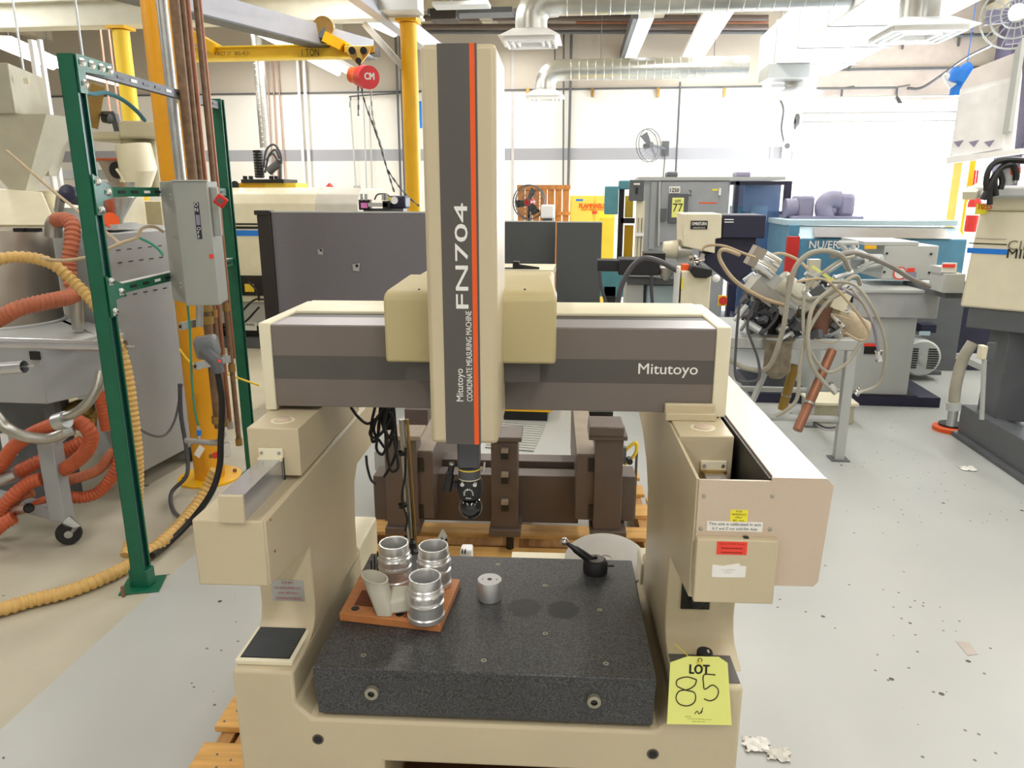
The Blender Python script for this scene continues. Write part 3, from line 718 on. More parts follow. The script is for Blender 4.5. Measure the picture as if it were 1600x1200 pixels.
ttxt('BIDITUP', 1072, 1081, 1126, .004, mat('olive_ink', 'b3b04a', .6))
ttxt('www.biditup.com', 1075, 1113, 1129, .0035, mat('olive_print', '8f9420', .6)); ttxt('(818) 508-7034', 1082, 1103, 1133, .0032, mat('olive_print2', '7a7d20', .6))
stroke([(1087, 1121), (1091, 1117), (1094, 1121), (1099, 1116), (1097, 1120), (1100, 1112)], .0018)
hm = C_(); q = tilt(LP(1097, 1042, 1, ty), .001); hm.lathe([(.0035, 0), (.0045, .0006), (.006, 0)], q, (0, -1, 0), 16)
part('eyelet', hm, brass, tc_)
P = [q + V((0, -.002, 0)), LP(1091, 1036, 1, 1.52), LP(1080, 1030, 1, 1.55), LP(1068, 1018, 1, 1.57), LP(1054, 1006, 1, 1.58)]
part('tie', C_().tube(cr(P), .0011, 6), yst, tg)
P = [LP(1080, 1030, 1, 1.55), LP(1086, 1031, 1, 1.56), LP(1093, 1034, 1, 1.575), LP(1102, 1038, 1, 1.575), LP(1099, 1043, 1, 1.52), q + V((0, -.002, 0))]
part('tie', C_().tube(cr(P), .0011, 6), yst, tg)

# ============================================================ PALLETS AND THE BROWN FRAME
def boards(th, spec, axis_mat, m=pine, name='board', bev=.003):
    for b_ in spec: part(name, MB(axis_mat).box(*b_), m, th, bevel=bev)
pa = thing('pallet', 'pine pallet carrying the beige measuring machine, nail-marked boards at its front left', 'pallet', CMM @ V((-.15, 1.9, 0)), math.radians(3))
XL = -1.042
boards(pa, [(XL, .44, 1.50 + i * .2, 1.50 + i * .2 + w_, .108, .13) for i, w_ in ((0, .14), (1.0, .15), (2.08, .15), (3.1, .14), (4.15, .14), (5.2, .13))], CMM)
boards(pa, [(XL + d, XL + d + .045, 1.50, 2.70, .018, .108) for d in (.02, .08, .65, 1.40)], CMM, pined, 'stringer')
boards(pa, [(XL, .44, 1.50 + i, 1.50 + i + .1, .0, .018) for i in (0, .55, 1.1)], CMM, pined, 'bottom_board')
for x, y in ((-1.02, 1.94), (-1.0, 1.99), (-.95, 1.93), (-1.0, 1.72), (-.96, 1.75), (-.93, 1.70), (-.98, 1.80), (-.93, 1.78)): part('nail', C_().cyl((x, y, .1295), (x, y, .1308), .004, seg=8), dgrey, pa)
pb = thing('pallet', 'pine pallet lying behind the granite table beneath the dark brown steel frame', 'pallet', CMM @ V((-.15, 3.2, 0)), math.radians(3))
YB = 2.78
def PB(px, py): return LP(px, py, 2, .13)
boards(pb, [(-.92, .52, y0, y1, .110, .132) for y0, y1 in ((2.74, 2.98), (3.06, 3.17), (3.30, 3.42), (3.56, 3.70), (3.84, 3.98), (4.08, 4.22))], CMM)
boards(pb, [(x, x + .05, 2.76, 4.20, .02, .110) for x in (-.90, -.2, .45)], CMM, pined, 'stringer')
boards(pb, [(-.92, .52, y0, y0 + .12, 0, .02) for y0 in (2.76, 3.4, 4.08)], CMM, pined, 'bottom_board')
boards(pb, [(.52, .66, y0, y0 + .10, .110, .13) for y0 in (3.30, 3.70)], CMM)
bf = thing('brown_steel_frame', 'dark brown welded steel machine frame on a pallet seen beneath the bridge beam', 'machine frame', CMM @ V((-.2, 3.2, .13)), math.radians(3))
def fbL(px0, py0, px1, py1, y, D, zb=None, T=CMM):
    a = LP(px0, py1, 1, y); b = LP(px1, py0, 1, y)
    return MB(T).box(a.x, b.x, y, y + D, a.z if zb is None else zb, b.z)
YF = 3.12
for i, (x0, x1, yt, yb) in enumerate(((606, 650, 688, 829), (768, 809, 690, 832), (926, 975, 688, 835))):
    o = part('post', fbL(x0, yt, x1, yb, YF, .12), brown, bf, bevel=.004)
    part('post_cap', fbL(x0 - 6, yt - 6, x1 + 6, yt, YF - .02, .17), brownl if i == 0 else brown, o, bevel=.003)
    part('post_foot', fbL(x0 - 4, yb - 3, x1 + 4, yb + 7, YF - .02, .16), brown, o, bevel=.003)
    q = LP((x0 + x1) / 2 + 8, yb + 10, 1, YF + .03); part('levelling_screw', C_().cyl((q.x, YF + .04, .132), (q.x, YF + .04, q.z + .03), .018, seg=12), blackp, o)
    if i == 1:
        for py in (703, 741, 784):
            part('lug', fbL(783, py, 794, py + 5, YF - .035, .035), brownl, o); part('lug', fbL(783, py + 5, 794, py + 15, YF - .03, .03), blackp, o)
part('cross_beam', fbL(586, 745, 640, 812, YF + .10, .14), brown, bf, bevel=.004)
part('cross_beam', fbL(640, 745, 905, 812, YF + .16, .10), brown, bf, bevel=.003)
part('cross_beam_top', fbL(645, 722, 905, 742, YF + .30, .10), brown, bf, bevel=.003)
part('cross_beam', fbL(960, 745, 994, 814, YF + .08, .14), brown, bf, bevel=.004)
def arm(x0, x1, yt, yb, L, lab):
    a = LP(x0, yb, 1, YF + .03); b = LP(x1, yt, 1, YF + .03)
    o = part('side_arm', MB(CMM).box(a.x, b.x, YF + .03, YF + .03 + L, a.z, b.z), brown, bf, bevel=.004)
    part('side_arm_top', MB(CMM).box(a.x + .004, b.x - .004, YF + .035, YF + .03 + L, b.z, b.z + .003), brownl, o)  # thin lighter sheet, painted light along the arm's top
    for py in (717, 790):
        xq = (x0 + 3, x0 + 13) if x0 < 800 else (x1 - 12, x1 - 3)
        part('rubber_pad', fbL(xq[0], py, xq[1], py + 20, YF + .022, .008), blackp, o)
arm(648, 676, 706, 810, 1.0, 'l'); arm(898, 931, 711, 812, 1.0, 'r')
part('post', fbL(634, 640, 668, 700, YF + 1.05, .14, .13), brown, bf, bevel=.004)
o = part('post', fbL(908, 652, 950, 700, YF + 1.05, .14, .13), brown, bf, bevel=.004)
part('post_cap', fbL(902, 644, 958, 652, YF + 1.02, .2), blackp, o)
o = part('end_cap_block', fbL(921, 668, 976, 682, YF - .03, .17), brown, bf, bevel=.006)
part('cap_disc', C_().lathe([(.035, 0), (.035, .004), (0, .005)], LP(948, 672, 1, YF + .05) + V((0, 0, .0)), seg=24), brownl, o)
P = [LP(*p, 1, YF + .04) for p in ((975, 706), (986, 696), (994, 692), (994, 706), (985, 718), (975, 726))]
part('yellow_hose', C_().tube(cr(P), .008, 8), yellow2, bf)
part('bolt_strip', fbL(973, 700, 979, 725, YF + .02, .03), dgrey, bf)
part('back_post', fbL(990, 706, 997, 812, YF + .3, .05), brown, bf)
a = LP(984, 722, 1, YF); part('rubber_pad', C_().cyl(a, a + V((0, .04, 0)), .014, seg=12), blackp, bf)
part('pale_plate', fbL(586, 706, 607, 735, YF + .35, .01), lgrey, bf)
part('base_tray', C_().box(-.135, .30, 2.37, 2.415, .47, .499), cream, cm)

# ============================================================ helpers for boxes facing the room's front
def fb(px0, py0, px1, py1, Y, D, zb=None, T=None):
    a = W(px0, py1, Y); b = W(px1, py0, Y)
    return MB().box(a.x, b.x, Y, Y + D, a.z if zb is None else zb, b.z)
def wtext(st, px0, px1, py0, py1, Y, m, parent, bold=0.0):
    a = W(px0, py1, Y); b = W(px1, py0, Y)
    return part('lettering', text_mb(st, a, (1, 0, 0), (0, 0, 1), b.x - a.x, b.z - a.z, bold=bold, d=.001), m, parent, rec=False)
def ty_(name, label, cat, mb, m, **k): return solo(name, mb, m, label, cat, **k)

# ============================================================ LEFT: STRUT FRAME, COLUMN, SWITCH BOXES, PIPES
NP = V((-2.014, 2.852, 0)); FP = V((-2.144, 4.257, 0)); ZT = 2.259
dF = (FP - NP).normalized()
sf = thing('strut_frame', 'dark green bolted strut frame standing on a square foot plate left of the machine', 'frame', NP, math.atan2(dF.y, dF.x))
nF = V((-dF.y, dF.x, 0))
def post_(P, z0, z1, w=.062, d=.062):
    M = Matrix.Translation(P) @ Matrix.Rotation(math.atan2(dF.y, dF.x) - math.pi / 2, 4, 'Z')
    mb = MB(M)       # an open channel facing right: web, two flanges, two lips
    mb.box(-w / 2, -w / 2 + .004, -d / 2, d / 2, z0, z1); mb.box(-w / 2, w / 2, -d / 2, -d / 2 + .004, z0, z1); mb.box(-w / 2, w / 2, d / 2 - .004, d / 2, z0, z1)
    mb.box(w / 2 - .003, w / 2, -d / 2, -d / 2 + .010, z0, z1); mb.box(w / 2 - .003, w / 2, d / 2 - .010, d / 2, z0, z1)
    part('post', mb, green, sf)
    part('post_channel_shade', MB(M).box(-w / 2 + .004, w / 2 - .012, -d / 2 + .004, d / 2 - .004, z0, z1), greend, sf)  # filler block painting the channel's inner shade
post_(NP, .006, ZT); post_(FP, .006, ZT, .055, .055)
M0 = Matrix.Translation(NP) @ Matrix.Rotation(math.radians(18), 4, 'Z')
part('foot_plate', MB(M0).box(-.085, .085, -.075, .075, .0, .008), green, sf, bevel=.002)
part('foot_socket', MB(Matrix.Translation(NP)).box(-.045, .045, -.03, .03, .008, .09), green, sf, bevel=.003)
part('anchor_bolt', MB(M0).cyl((-.06, -.085, .0), (-.06, -.085, .05), .008, seg=10), rust, sf)
part('foot_plate', MB(Matrix.Translation(FP)).box(-.06, .06, -.06, .06, .0, .008), green, sf)
def rail_(z, m, slots=True, h=.041, z2=None, s0=.02, s1=1.0):
    L = (FP - NP).length; a = NP + dF * (L * s0) + V((0, 0, z)); b = NP + dF * (L * s1) + V((0, 0, z if z2 is None else z2))
    o = part('rail', MB().bar(a, b, .03, h), m, sf)
    if slots:
        n = 12
        for k in range(n):
            c = a.lerp(b, (k + .8) / (n + .6)); d = (b - a).normalized()
            part('slot', MB().bar(c - d * .026 + V((.017, -.002, 0)), c + d * .026 + V((.017, -.002, 0)), .003, .012), blackp if k % 3 else whitep, o)
    return o
z2a = W(150, 300, 2.95).z; z3a = W(170, 452, 2.95).z
rail_(ZT - .035, dgrey); rail_(z2a, green); rail_(z3a, green, z2=z3a)
part('rail_top_face', MB().bar(NP + V((0, .02, z3a + .022)), NP + dF * 1.38 + V((0, 0, z3a + .022)), .034, .003), lgrey, sf)
def bolts(cs, prt):
    for c in cs: part('bolt', MB().lathe([(.016, 0), (.016, .005), (.009, .006), (.009, .012), (0, .013)], c, (1, -.45, 0), 14), chrome, prt)
def gus(z0, z1, w, zz):
    P = NP + V((.038, -.024, 0)); d = V((.0, 1, 0)); e = dF
    pts = [P + V((0, 0, z0)), P + V((0, 0, z1)), P + e * w + V((0, 0, zz[1])), P + e * w + V((0, 0, zz[0])), P + e * .05 + V((0, 0, zz[0] - .01)), P + e * .05 + V((0, 0, z0))]
    n = V((1, -.09, 0)) * .006; mb = MB()
    mb._add(pts + [p + n for p in pts], [(0, 1, 2, 3, 4, 5), tuple(reversed(range(6, 12)))] + [(i, i + 6, (i + 1) % 6 + 6, (i + 1) % 6) for i in range(6)])
    return part('gusset', mb, green, sf), P
g, P = gus(ZT - .14, ZT, .26, (ZT - .05, ZT)); bolts([P + dF * d + V((.006, 0, ZT + z)) for d, z in ((.03, -.028), (.095, -.028), (.165, -.028), (.225, -.028), (.03, -.105))], g)
g, P = gus(z2a - .09, z2a + .07, .13, (z2a - .025, z2a + .02)); bolts([P + dF * d + V((.006, 0, z2a + z)) for d, z in ((.025, .04), (.09, 0), (.025, -.07))], g)
g, P = gus(z3a - .10, z3a + .07, .13, (z3a - .025, z3a + .02)); bolts([P + dF * d + V((.006, 0, z3a + z)) for d, z in ((.025, .045), (.09, -.005), (.025, -.08))], g)

yc = thing('yellow_column', 'thick orange-yellow steel column with a bolted floor flange behind the switch box', 'column', (-2.379, 4.107, 0))
yb_ = V((-2.375, 4.15, 0))
part('column', MB().lathe([(.09, .0), (.09, 4.6)], yb_, seg=28), mat('deep_safety_yellow', 'eaa41a', .42, var=.05), yc)
part('base_flange', MB().lathe([(0, 0), (.19, 0), (.19, .012), (0, .012)], yb_, seg=28), yellow, yc)
mb = MB()
for k in range(4): an = k * 1.57 + .6; mb.cyl(yb_ + V((.15 * math.cos(an), .15 * math.sin(an), .01)), yb_ + V((.15 * math.cos(an), .15 * math.sin(an), .03)), .012, seg=6)
part('anchor_bolts', mb, rust, yc)
# switch box
sb = thing('switch_box', 'tall grey disconnect switch box with ON OFF strip fixed to the green frame', 'switch box', W(290, 470, 3.35))
bx0 = W(291, 478, 3.30); bx1 = W(343, 478, 3.30); zt_ = W(300, 283, 3.30).z
zb_ = bx0.z; 
Msw = Matrix.Translation(V((bx0.x, 3.30, 0))) @ Matrix.Rotation(math.radians(14), 4, 'Z')
wsw = .150
cab = part('cabinet', MB(Msw).box(-.0, wsw, 0, .19, zb_, zt_), boxgrey, sb, bevel=.004)
# the visible hinge side reaches back to the left
Ms2 = Matrix.Translation(V((bx0.x, 3.30, 0)))
part('cabinet_side', MB().prism([(bx0.x, 3.301), (bx0.x - .135, 3.42), (bx0.x + .02, 3.50), (bx0.x + .04, 3.32)], 2, zb_ + .01, zt_), boxgrey, sb, bevel=.003)
part('cover_lip', MB(Msw).box(-.006, wsw + .006, -.006, .02, zt_, zt_ + .006), lgrey, sb)
def swp(u, z, o=0): return Msw @ V((u * wsw, -.0012 - o, z))
sX = Msw.to_3x3() @ V((1, 0, 0))
def swz(py): return W(320, py, 3.30).z
st_ = part('switch_strip', MB(Msw).box(.55 * wsw, .70 * wsw, -.0015, 0, swz(374), swz(316)), mat('navy_label', '23223a', .5), sb)
part('lettering', text_mb('O\nN', swp(.565, swz(331), .001), sX, (0, 0, 1), .016, .042), white, st_, rec=False)
part('lettering', text_mb('O\nF\nF', swp(.575, swz(373), .001), sX, (0, 0, 1), .016, .052), white, st_, rec=False)
part('strip_centre', MB(Msw).box(.57 * wsw, .685 * wsw, -.0022, -.0015, swz(352), swz(336)), purple, st_)
part('red_label', MB(Msw).box(.85 * wsw, .98 * wsw, -.0012, 0, swz(405), swz(398)), redst, sb)
mb = MB()
for py in (312, 450):
    z = W(275, py, 3.33).z
    for d in (0, .02): mb.box(bx0.x - .035, bx0.x - .020, 3.325, 3.34, z + d, z + d + .007)
part('hinge', mb, lgrey, sb)
# handle
hd = part('handle_plate', MB(Msw).box(wsw, wsw + .035, .03, .06, swz(370), swz(292)), boxgrey, sb, bevel=.004)
c = W(345, 314, 3.33)
part('switch_handle', MB(Matrix.Translation(c) @ Matrix.Rotation(math.radians(12), 4, 'Z') @ Matrix.Rotation(math.radians(38), 4, 'Y')).box(-.025, .025, -.012, .012, -.025, .025), redp, sb, bevel=.006)
part('handle_window', MB(Matrix.Translation(c) @ Matrix.Rotation(math.radians(12), 4, 'Z') @ Matrix.Rotation(math.radians(38), 4, 'Y')).box(-.011, .011, -.0125, -.0135, -.011, .011), dgrey, sb)
# second box
s2 = thing('plug_box', 'rounded grey plug and receptacle box below the tall switch box', 'plug box', W(325, 560, 3.45))
Mp = Matrix.Translation(W(325, 542, 3.45)) @ Matrix.Rotation(math.radians(20), 4, 'Z') @ Matrix.Rotation(math.radians(-8), 4, 'Y')
part('housing', MB(Mp).box(-.062, .05, -.04, .06, -.055, .055), mat('plug_grey', '7d8286', .4), s2, bevel=.02)
part('plug', MB().tube([W(318, 548, 3.40), W(338, 566, 3.38), W(341, 582, 3.38)], [.030, .032, .03], 16), dgrey, s2)
part('red_dot', MB().cyl(W(343, 564, 3.34), W(343, 564, 3.335), .008, seg=10), redst, s2)
part('conduit', MB().cyl(W(312, 476, 3.47), W(312, 510, 3.47), .018, seg=12), galv, s2)
# pipes on strut brackets
def pipe(px0, py0, px1, py1, Y, r, m, label, name='pipe', grp=None, seg=10, extra=None):
    t = thing(name, label, 'pipe', W(px1, py1, Y), 0, grp)
    part('pipe', MB().cyl(W(px0, py0, Y), W(px1, py1, Y), r, seg=seg), m, t)
    if extra:
        pass
    return t
def vpipe(pxb, pyb, pyt, Y, r, m, label, z1=4.6, **k):
    b = W(pxb, pyb, Y); px, py = pxb, pyb
    t = thing('pipe', label, 'pipe', b)
    part('pipe', MB().cyl(b, V((b.x, b.y, z1)), r, seg=12), m, t)
    if 'cp' in k:
        for q in k['cp']:
            z = W(pxb, q, Y).z; part('coupling', MB().cyl((b.x, b.y, z - .022), (b.x, b.y, z + .022), r * 1.4, seg=12), brass if m is rust else galv, t)
    return t
vpipe(342, 668, 0, 3.75, .024, rust, 'thickest brown pipe rising behind the switch box', cp=(480, 500, 655))
vpipe(352, 665, 0, 3.80, .015, rust, 'thin brown pipe close beside the thickest brown pipe', cp=(490, 660))
vpipe(360, 668, 0, 3.85, .012, copper, 'copper pipe third from the left behind the switch box', cp=(560, 664))
vpipe(374, 695, 0, 3.90, .014, rust, 'rust-stained pipe nearest the far green post', cp=(480, 575, 690))
vpipe(366, 560, 0, 3.95, .010, copper, 'slender copper pipe behind the others at the far green post')
cd = thing('conduit', 'tall grey conduit running up beside the orange-yellow column', 'conduit', W(283, 283, 3.95))
b = W(283, 283, 3.95); part('conduit', MB().cyl(b, V((b.x, b.y, 4.6)), .028, seg=14), galv, cd)
for i, (py, px0, px1) in enumerate(((510, 282, 305), (572, 305, 330))):
    t = thing('pipe_bracket', ('slotted strut bracket across the yellow column beside the plug box', 'slotted strut bracket below the plug box')[i], 'bracket', W(px0, py, 3.7))
    a, b = W(px0, py, 3.62), W(px1 + 30, py - 12, 3.9)
    part('bracket', MB().bar(a, b, .02, .04), galv, t); part('slot', MB().bar(a + V((.0, -.011, 0)), a.lerp(b, .3) + V((0, -.011, 0)), .004, .016), blackp, t)
# valve manifold
vm = thing('valve_manifold', 'pipe manifold with a blue-capped valve and hanging paper tag at the yellow column', 'valve', W(325, 690, 3.7))
Ym = 3.72
part('manifold_pipe', MB().cyl(W(290, 688, Ym), W(330, 692, Ym), .016), galv, vm)
part('elbow', MB().tube(cr([W(330, 692, Ym), W(342, 690, Ym), W(350, 676, Ym)]), .018, 12), galv, vm)
part('clear_bowl', MB().lathe([(.02, -.05), (.028, -.04), (.028, .02), (.022, .03)], W(352, 700, Ym), seg=18), mat('clear_bowl', 'd6d2cc', .1, alpha=.6), vm)
part('red_valve', MB().cyl(W(335, 712, Ym), W(345, 708, Ym), .018), redst, vm)
part('drain_fitting', MB().cyl(W(328, 713, Ym), W(337, 712, Ym), .012), brass, vm)
part('blue_cap', MB().cyl(W(311, 680, Ym), W(311, 672, Ym), .013), bluestr, vm)
part('valve_body', MB().cyl(W(311, 690, Ym), W(310, 665, Ym), .009), chrome, vm)
a = W(316, 698, 3.68); part('paper_tag', MB(Matrix.Translation(a) @ Matrix.Rotation(math.radians(35), 4, 'Y')).box(-.018, .018, -.001, .001, -.07, .0), concl, vm)
def hose(name, label, pts, r, m, pitch=.02, amp=.12, plain=False, group=None, seg=12, cat='hose'):
    P = [W(*p) if isinstance(p, tuple) else V(p) for p in pts]
    mb = MB().tube(cr(P, 8), r, seg) if plain else hose_mb(P, r, pitch, amp, seg)
    return solo(name, mb, m, label, cat, group)
hose('green_air_line', 'thin green air line hanging down over the yellow column', [(293, 476, 3.55), (297, 520, 3.6), (300, 600, 3.65), (306, 650, 3.68), (310, 664, 3.70)], .006, greenhose, plain=True, seg=6)
hose('power_cable', 'thick black power cable from the plug box down to the floor', [(340, 580, 3.42), (347, 630, 3.42), (345, 690, 3.42), (343, 730, 3.40), (330, 770, 3.36), (300, 812, 3.30), (262, 850, 3.2), (238, 868, 3.06)], .016, blackp, plain=True)
hose('air_hose', 'dark air hose curling from the grey cabinet along the floor behind the tan hose', [(281, 600, 3.9), (283, 650, 3.9), (291, 700, 3.9), (292, 742, 3.85), (268, 770, 3.8), (272, 800, 3.55), (300, 818, 3.3)], .012, hosedk, plain=True)
def GH(px, py, z): return G(px, py, z)
hose('tan_floor_hose', 'ribbed tan suction hose sweeping across the bare floor at far left', [W(337, 735, 3.62), W(325, 760, 3.60), W(305, 792, 3.50), GH(270, 832, .06), GH(235, 861, .04), GH(195, 887, .035), GH(150, 908, .035), GH(100, 926, .035), GH(50, 938, .035), GH(0, 952, .035), GH(-60, 962, .035)], .033, tan, pitch=.030, amp=.17, seg=18)
hose('tan_arched_hose', 'ribbed tan hose arching over the steel drum and down behind the green post', [W(-40, 425, 2.9), W(0, 405, 2.95), W(40, 402, 3.0), W(80, 412, 3.02), (W(115, 440, 3.05)), W(150, 478, 3.05), W(180, 525, 3.05), W(198, 580, 3.05), W(207, 640, 3.05), W(214, 700, 3.05), W(216, 750, 3.07), W(214, 800, 3.10), W(206, 838, 3.14), GH(196, 868, .035)], .026, tan, pitch=.024, amp=.17, seg=18)

# ============================================================ LEFT: DRYER CART, DRUM, HOSES
dy = thing('grey_dryer_cabinet', 'large grey metal dryer cabinet with rows of vent slits behind the green post', 'cabinet', W(230, 700, 4.0))
part('cabinet', MB().prism([(W(60, 400, 4.3).x, 4.45), (W(158, 400, 3.85).x, 3.85), (W(282, 400, 4.5).x, 4.75), (W(60, 400, 4.3).x, 5.3)], 2, .10, W(200, 366, 3.9).z), grey, dy, bevel=.006)
q0 = V((W(158, 400, 3.85).x, 3.85, 0)); q1 = V((W(282, 400, 4.5).x, 4.75, 0)); dq = (q1 - q0).normalized(); nq = V((dq.y, -dq.x, 0))
mb = MB()
for row, z in enumerate((1.43, 1.36, 1.25, 1.17)):
    for k in range(7): a = q0 + dq * (.12 + k * .09) + nq * .001 + V((0, 0, z)); mb.bar(a, a + dq * .035, .003, .006)
part('vent_slits', mb, blackp, dy, kind='stuff')
mb = MB(); a = q0 + dq * .62 + nq * .002; mb.hexa([a + V((0, 0, .28)), a + dq * .36 + V((0, 0, .28)), a + dq * .36 + nq * .01 + V((0, 0, .28)), a + nq * .01 + V((0, 0, .28)), a + V((0, 0, .74)), a + dq * .36 + V((0, 0, .80)), a + dq * .36 + nq * .01 + V((0, 0, .80)), a + nq * .01 + V((0, 0, .74))])
part('open_hatch', mb, blackp, dy)
t2 = a + dq * .16 + nq * .02 + V((0, 0, .5)); part('hatch_valve', MB().cyl(t2, t2 + V((0, 0, .06)), .02).cyl(t2 + V((.05, .05, .04)), t2 + V((.05, .05, .16)), .015), galv, dy)
part('red_switch', MB().cyl(t2 + V((0, 0, -.02)), t2 + nq * .02 + V((0, 0, -.02)), .02), redp, dy)
for k, p in enumerate(((211, 752), (298, 700))):
    c = G(p[0], p[1] + 8, .05)
    o = part('castor', MB().lathe([(.0, -.018), (.05, -.018), (.055, 0), (.05, .018), (0, .018)], c, (1, .3, 0), 18), rubber, dy)
    part('castor_fork', MB().box(c.x - .03, c.x + .03, c.y - .02, c.y + .02, .05, .12), galv, o)
part('top_lid', MB().prism([(W(150, 365, 4.0).x, 4.0), (W(210, 365, 4.2).x, 4.05), (W(216, 360, 4.4).x, 4.4), (W(158, 360, 4.3).x, 4.4)], 2, 1.54, 1.57), lgrey, dy)
lc = thing('grey_lower_cabinet', 'low grey cabinet below the steel drum with pipes showing underneath', 'cabinet', W(60, 640, 3.6))
xa = W(-60, 560, 3.35).x; xb = W(158, 560, 3.55).x
part('cabinet', MB().prism([(xa - .3, 3.35), (W(62, 560, 3.35).x, 3.35), (xb, 3.75), (xb - .02, 3.80), (W(70, 640, 4.3).x, 4.38), (xa - .3, 4.38)], 2, .70, .99), grey, lc, bevel=.006)
part('top_tray', MB().prism([(xa - .3, 3.40), (W(100, 520, 3.40).x, 3.40), (W(150, 510, 3.6).x, 3.60), (W(150, 510, 3.6).x, 3.80), (W(70, 640, 4.3).x, 4.36), (xa - .3, 4.36)], 2, .99, 1.01), lgrey, lc)
part('black_corner', MB().box(W(48, 560, 3.34).x, W(63, 560, 3.34).x, 3.335, 3.345, W(55, 562, 3.34).z, W(55, 549, 3.34).z), blackp, lc)
sd = thing('steel_drum', 'large bare steel drum hopper standing on the grey cabinet at far left', 'drum', W(20, 540, 3.9))
dc = W(-2, 440, 3.95); rd = .30
zt1 = 1.545
part('drum', MB().lathe([(rd * .97, 1.01), (rd, 1.02), (rd, zt1 - .01), (rd * .985, zt1), (0, zt1)], (dc.x, dc.y, 0), seg=56), drum, sd)
part('collar', MB().lathe([(rd * 1.06, 1.011), (rd * 1.06, 1.02), (rd, 1.025)], (dc.x, dc.y, 0), seg=48), lgrey, sd)
mb = MB()
for px in (33, 54): q = W(px, 360, 3.7); mb.box(q.x - .03, q.x + .03, 3.68, 3.72, zt1, zt1 + .02)
part('lid_clip', mb, blackp, sd)
p_ = thing('silver_elbow_pipe', 'dull metal duct stub on top of the cabinet at the orange hose start', 'pipe', W(84, 360, 3.9))
part('pipe', MB().tube(cr([W(84, 370, 3.95), W(84, 352, 3.95), W(90, 344, 3.95)]), .045, 16), steel, p_)
hose('orange_elbow_hose', 'ribbed orange hose rising from the clamp and bending left above the drum', [(88, 344, 3.9), (102, 343, 3.85), (113, 352, 3.8), (112, 380, 3.75), (108, 410, 3.72), (110, 440, 3.7), (117, 452, 3.7)], .040, orh2, pitch=.026, amp=.18, seg=14)
hose('orange_drum_hose', 'ribbed orange hose lying across the front of the steel drum', [(-30, 515, 3.3), (0, 497, 3.32), (30, 482, 3.35), (65, 473, 3.42), (100, 466, 3.52), (118, 460, 3.6)], .042, orh2, pitch=.022, amp=.12, seg=14)
p_ = thing('metal_downpipe', 'short vertical metal pipe joining the two orange hoses at a clamp', 'pipe', W(122, 510, 3.7))
part('pipe', MB().cyl(W(123, 514, 3.68), W(121, 455, 3.68), .034, seg=18), steel, p_)
part('hose_clamp', MB().cyl(W(121, 462, 3.68), W(121, 450, 3.68), .040, seg=18), galv, p_)
for i, (pts, lab) in enumerate(((((-30, 535, 3.05), (195, 541, 3.05)), 'long bright stainless tube poking out past the green post'), (((-40, 579, 2.8), (38, 573, 2.8)), 'shorter stainless tube end at the left edge of the picture'))):
    a, b = W(*pts[0]), W(*pts[1]); t = thing('stainless_tube', lab, 'tube', a)
    part('tube', MB().tube([a, b], .026, 24, cap=False).tube([b, a], .023, 24, cap=False), polished, t)
    part('tube_plug', MB().cyl(b - (b - a).normalized() * .03, b - (b - a).normalized() * .028, .024), blackp, t)
    d = (b - a).normalized(); part('rod', MB().cyl(b - d * .02, b + d * .045, .005), polished, t)
# cart with castor
ct = thing('pipe_cart', 'grey steel stand on a castor holding the orange hoses', 'cart', G(108, 845))
cb0 = G(98, 812, .13); cx, cy = cb0.x, cb0.y
zt2 = W(84, 690, cy).z
part('leg', MB().box(cx - .05, cx + .035, cy - .03, cy + .045, .13, zt2), grey, ct, bevel=.004)
part('leg', MB().box(W(64, 618, cy + .25).x, W(82, 618, cy + .25).x, cy + .25, cy + .3, .25, W(70, 618, cy + .25).z), dgrey, ct, bevel=.004)
part('foot_bar', MB().bar(V((cx, cy, .16)), V((cx - .75, cy + .25, .16)), .06, .06), grey, ct)
part('cross_bar', MB().bar(V((cx, cy, zt2 - .02)), V((cx + .12, cy + .1, zt2 + .08)), .05, .03), grey, ct)
c = V((cx + .03, cy - .01, .062))
o = part('castor', MB().lathe([(.0, -.018), (.056, -.018), (.062, 0), (.056, .018), (0, .018)], c, (.6, -1, 0), 24), rubber, ct)
part('castor_hub', MB().lathe([(.0, -.024), (.02, -.022), (.02, .022), (0, .024)], c, (.6, -1, 0), 14), galv, o)
part('castor_fork', MB().tube([V((c.x, c.y, .13)), c + V((.05, 0, .04)), c + V((.012, -.0, 0))], [.03, .02, .012], 8), galv, ct)
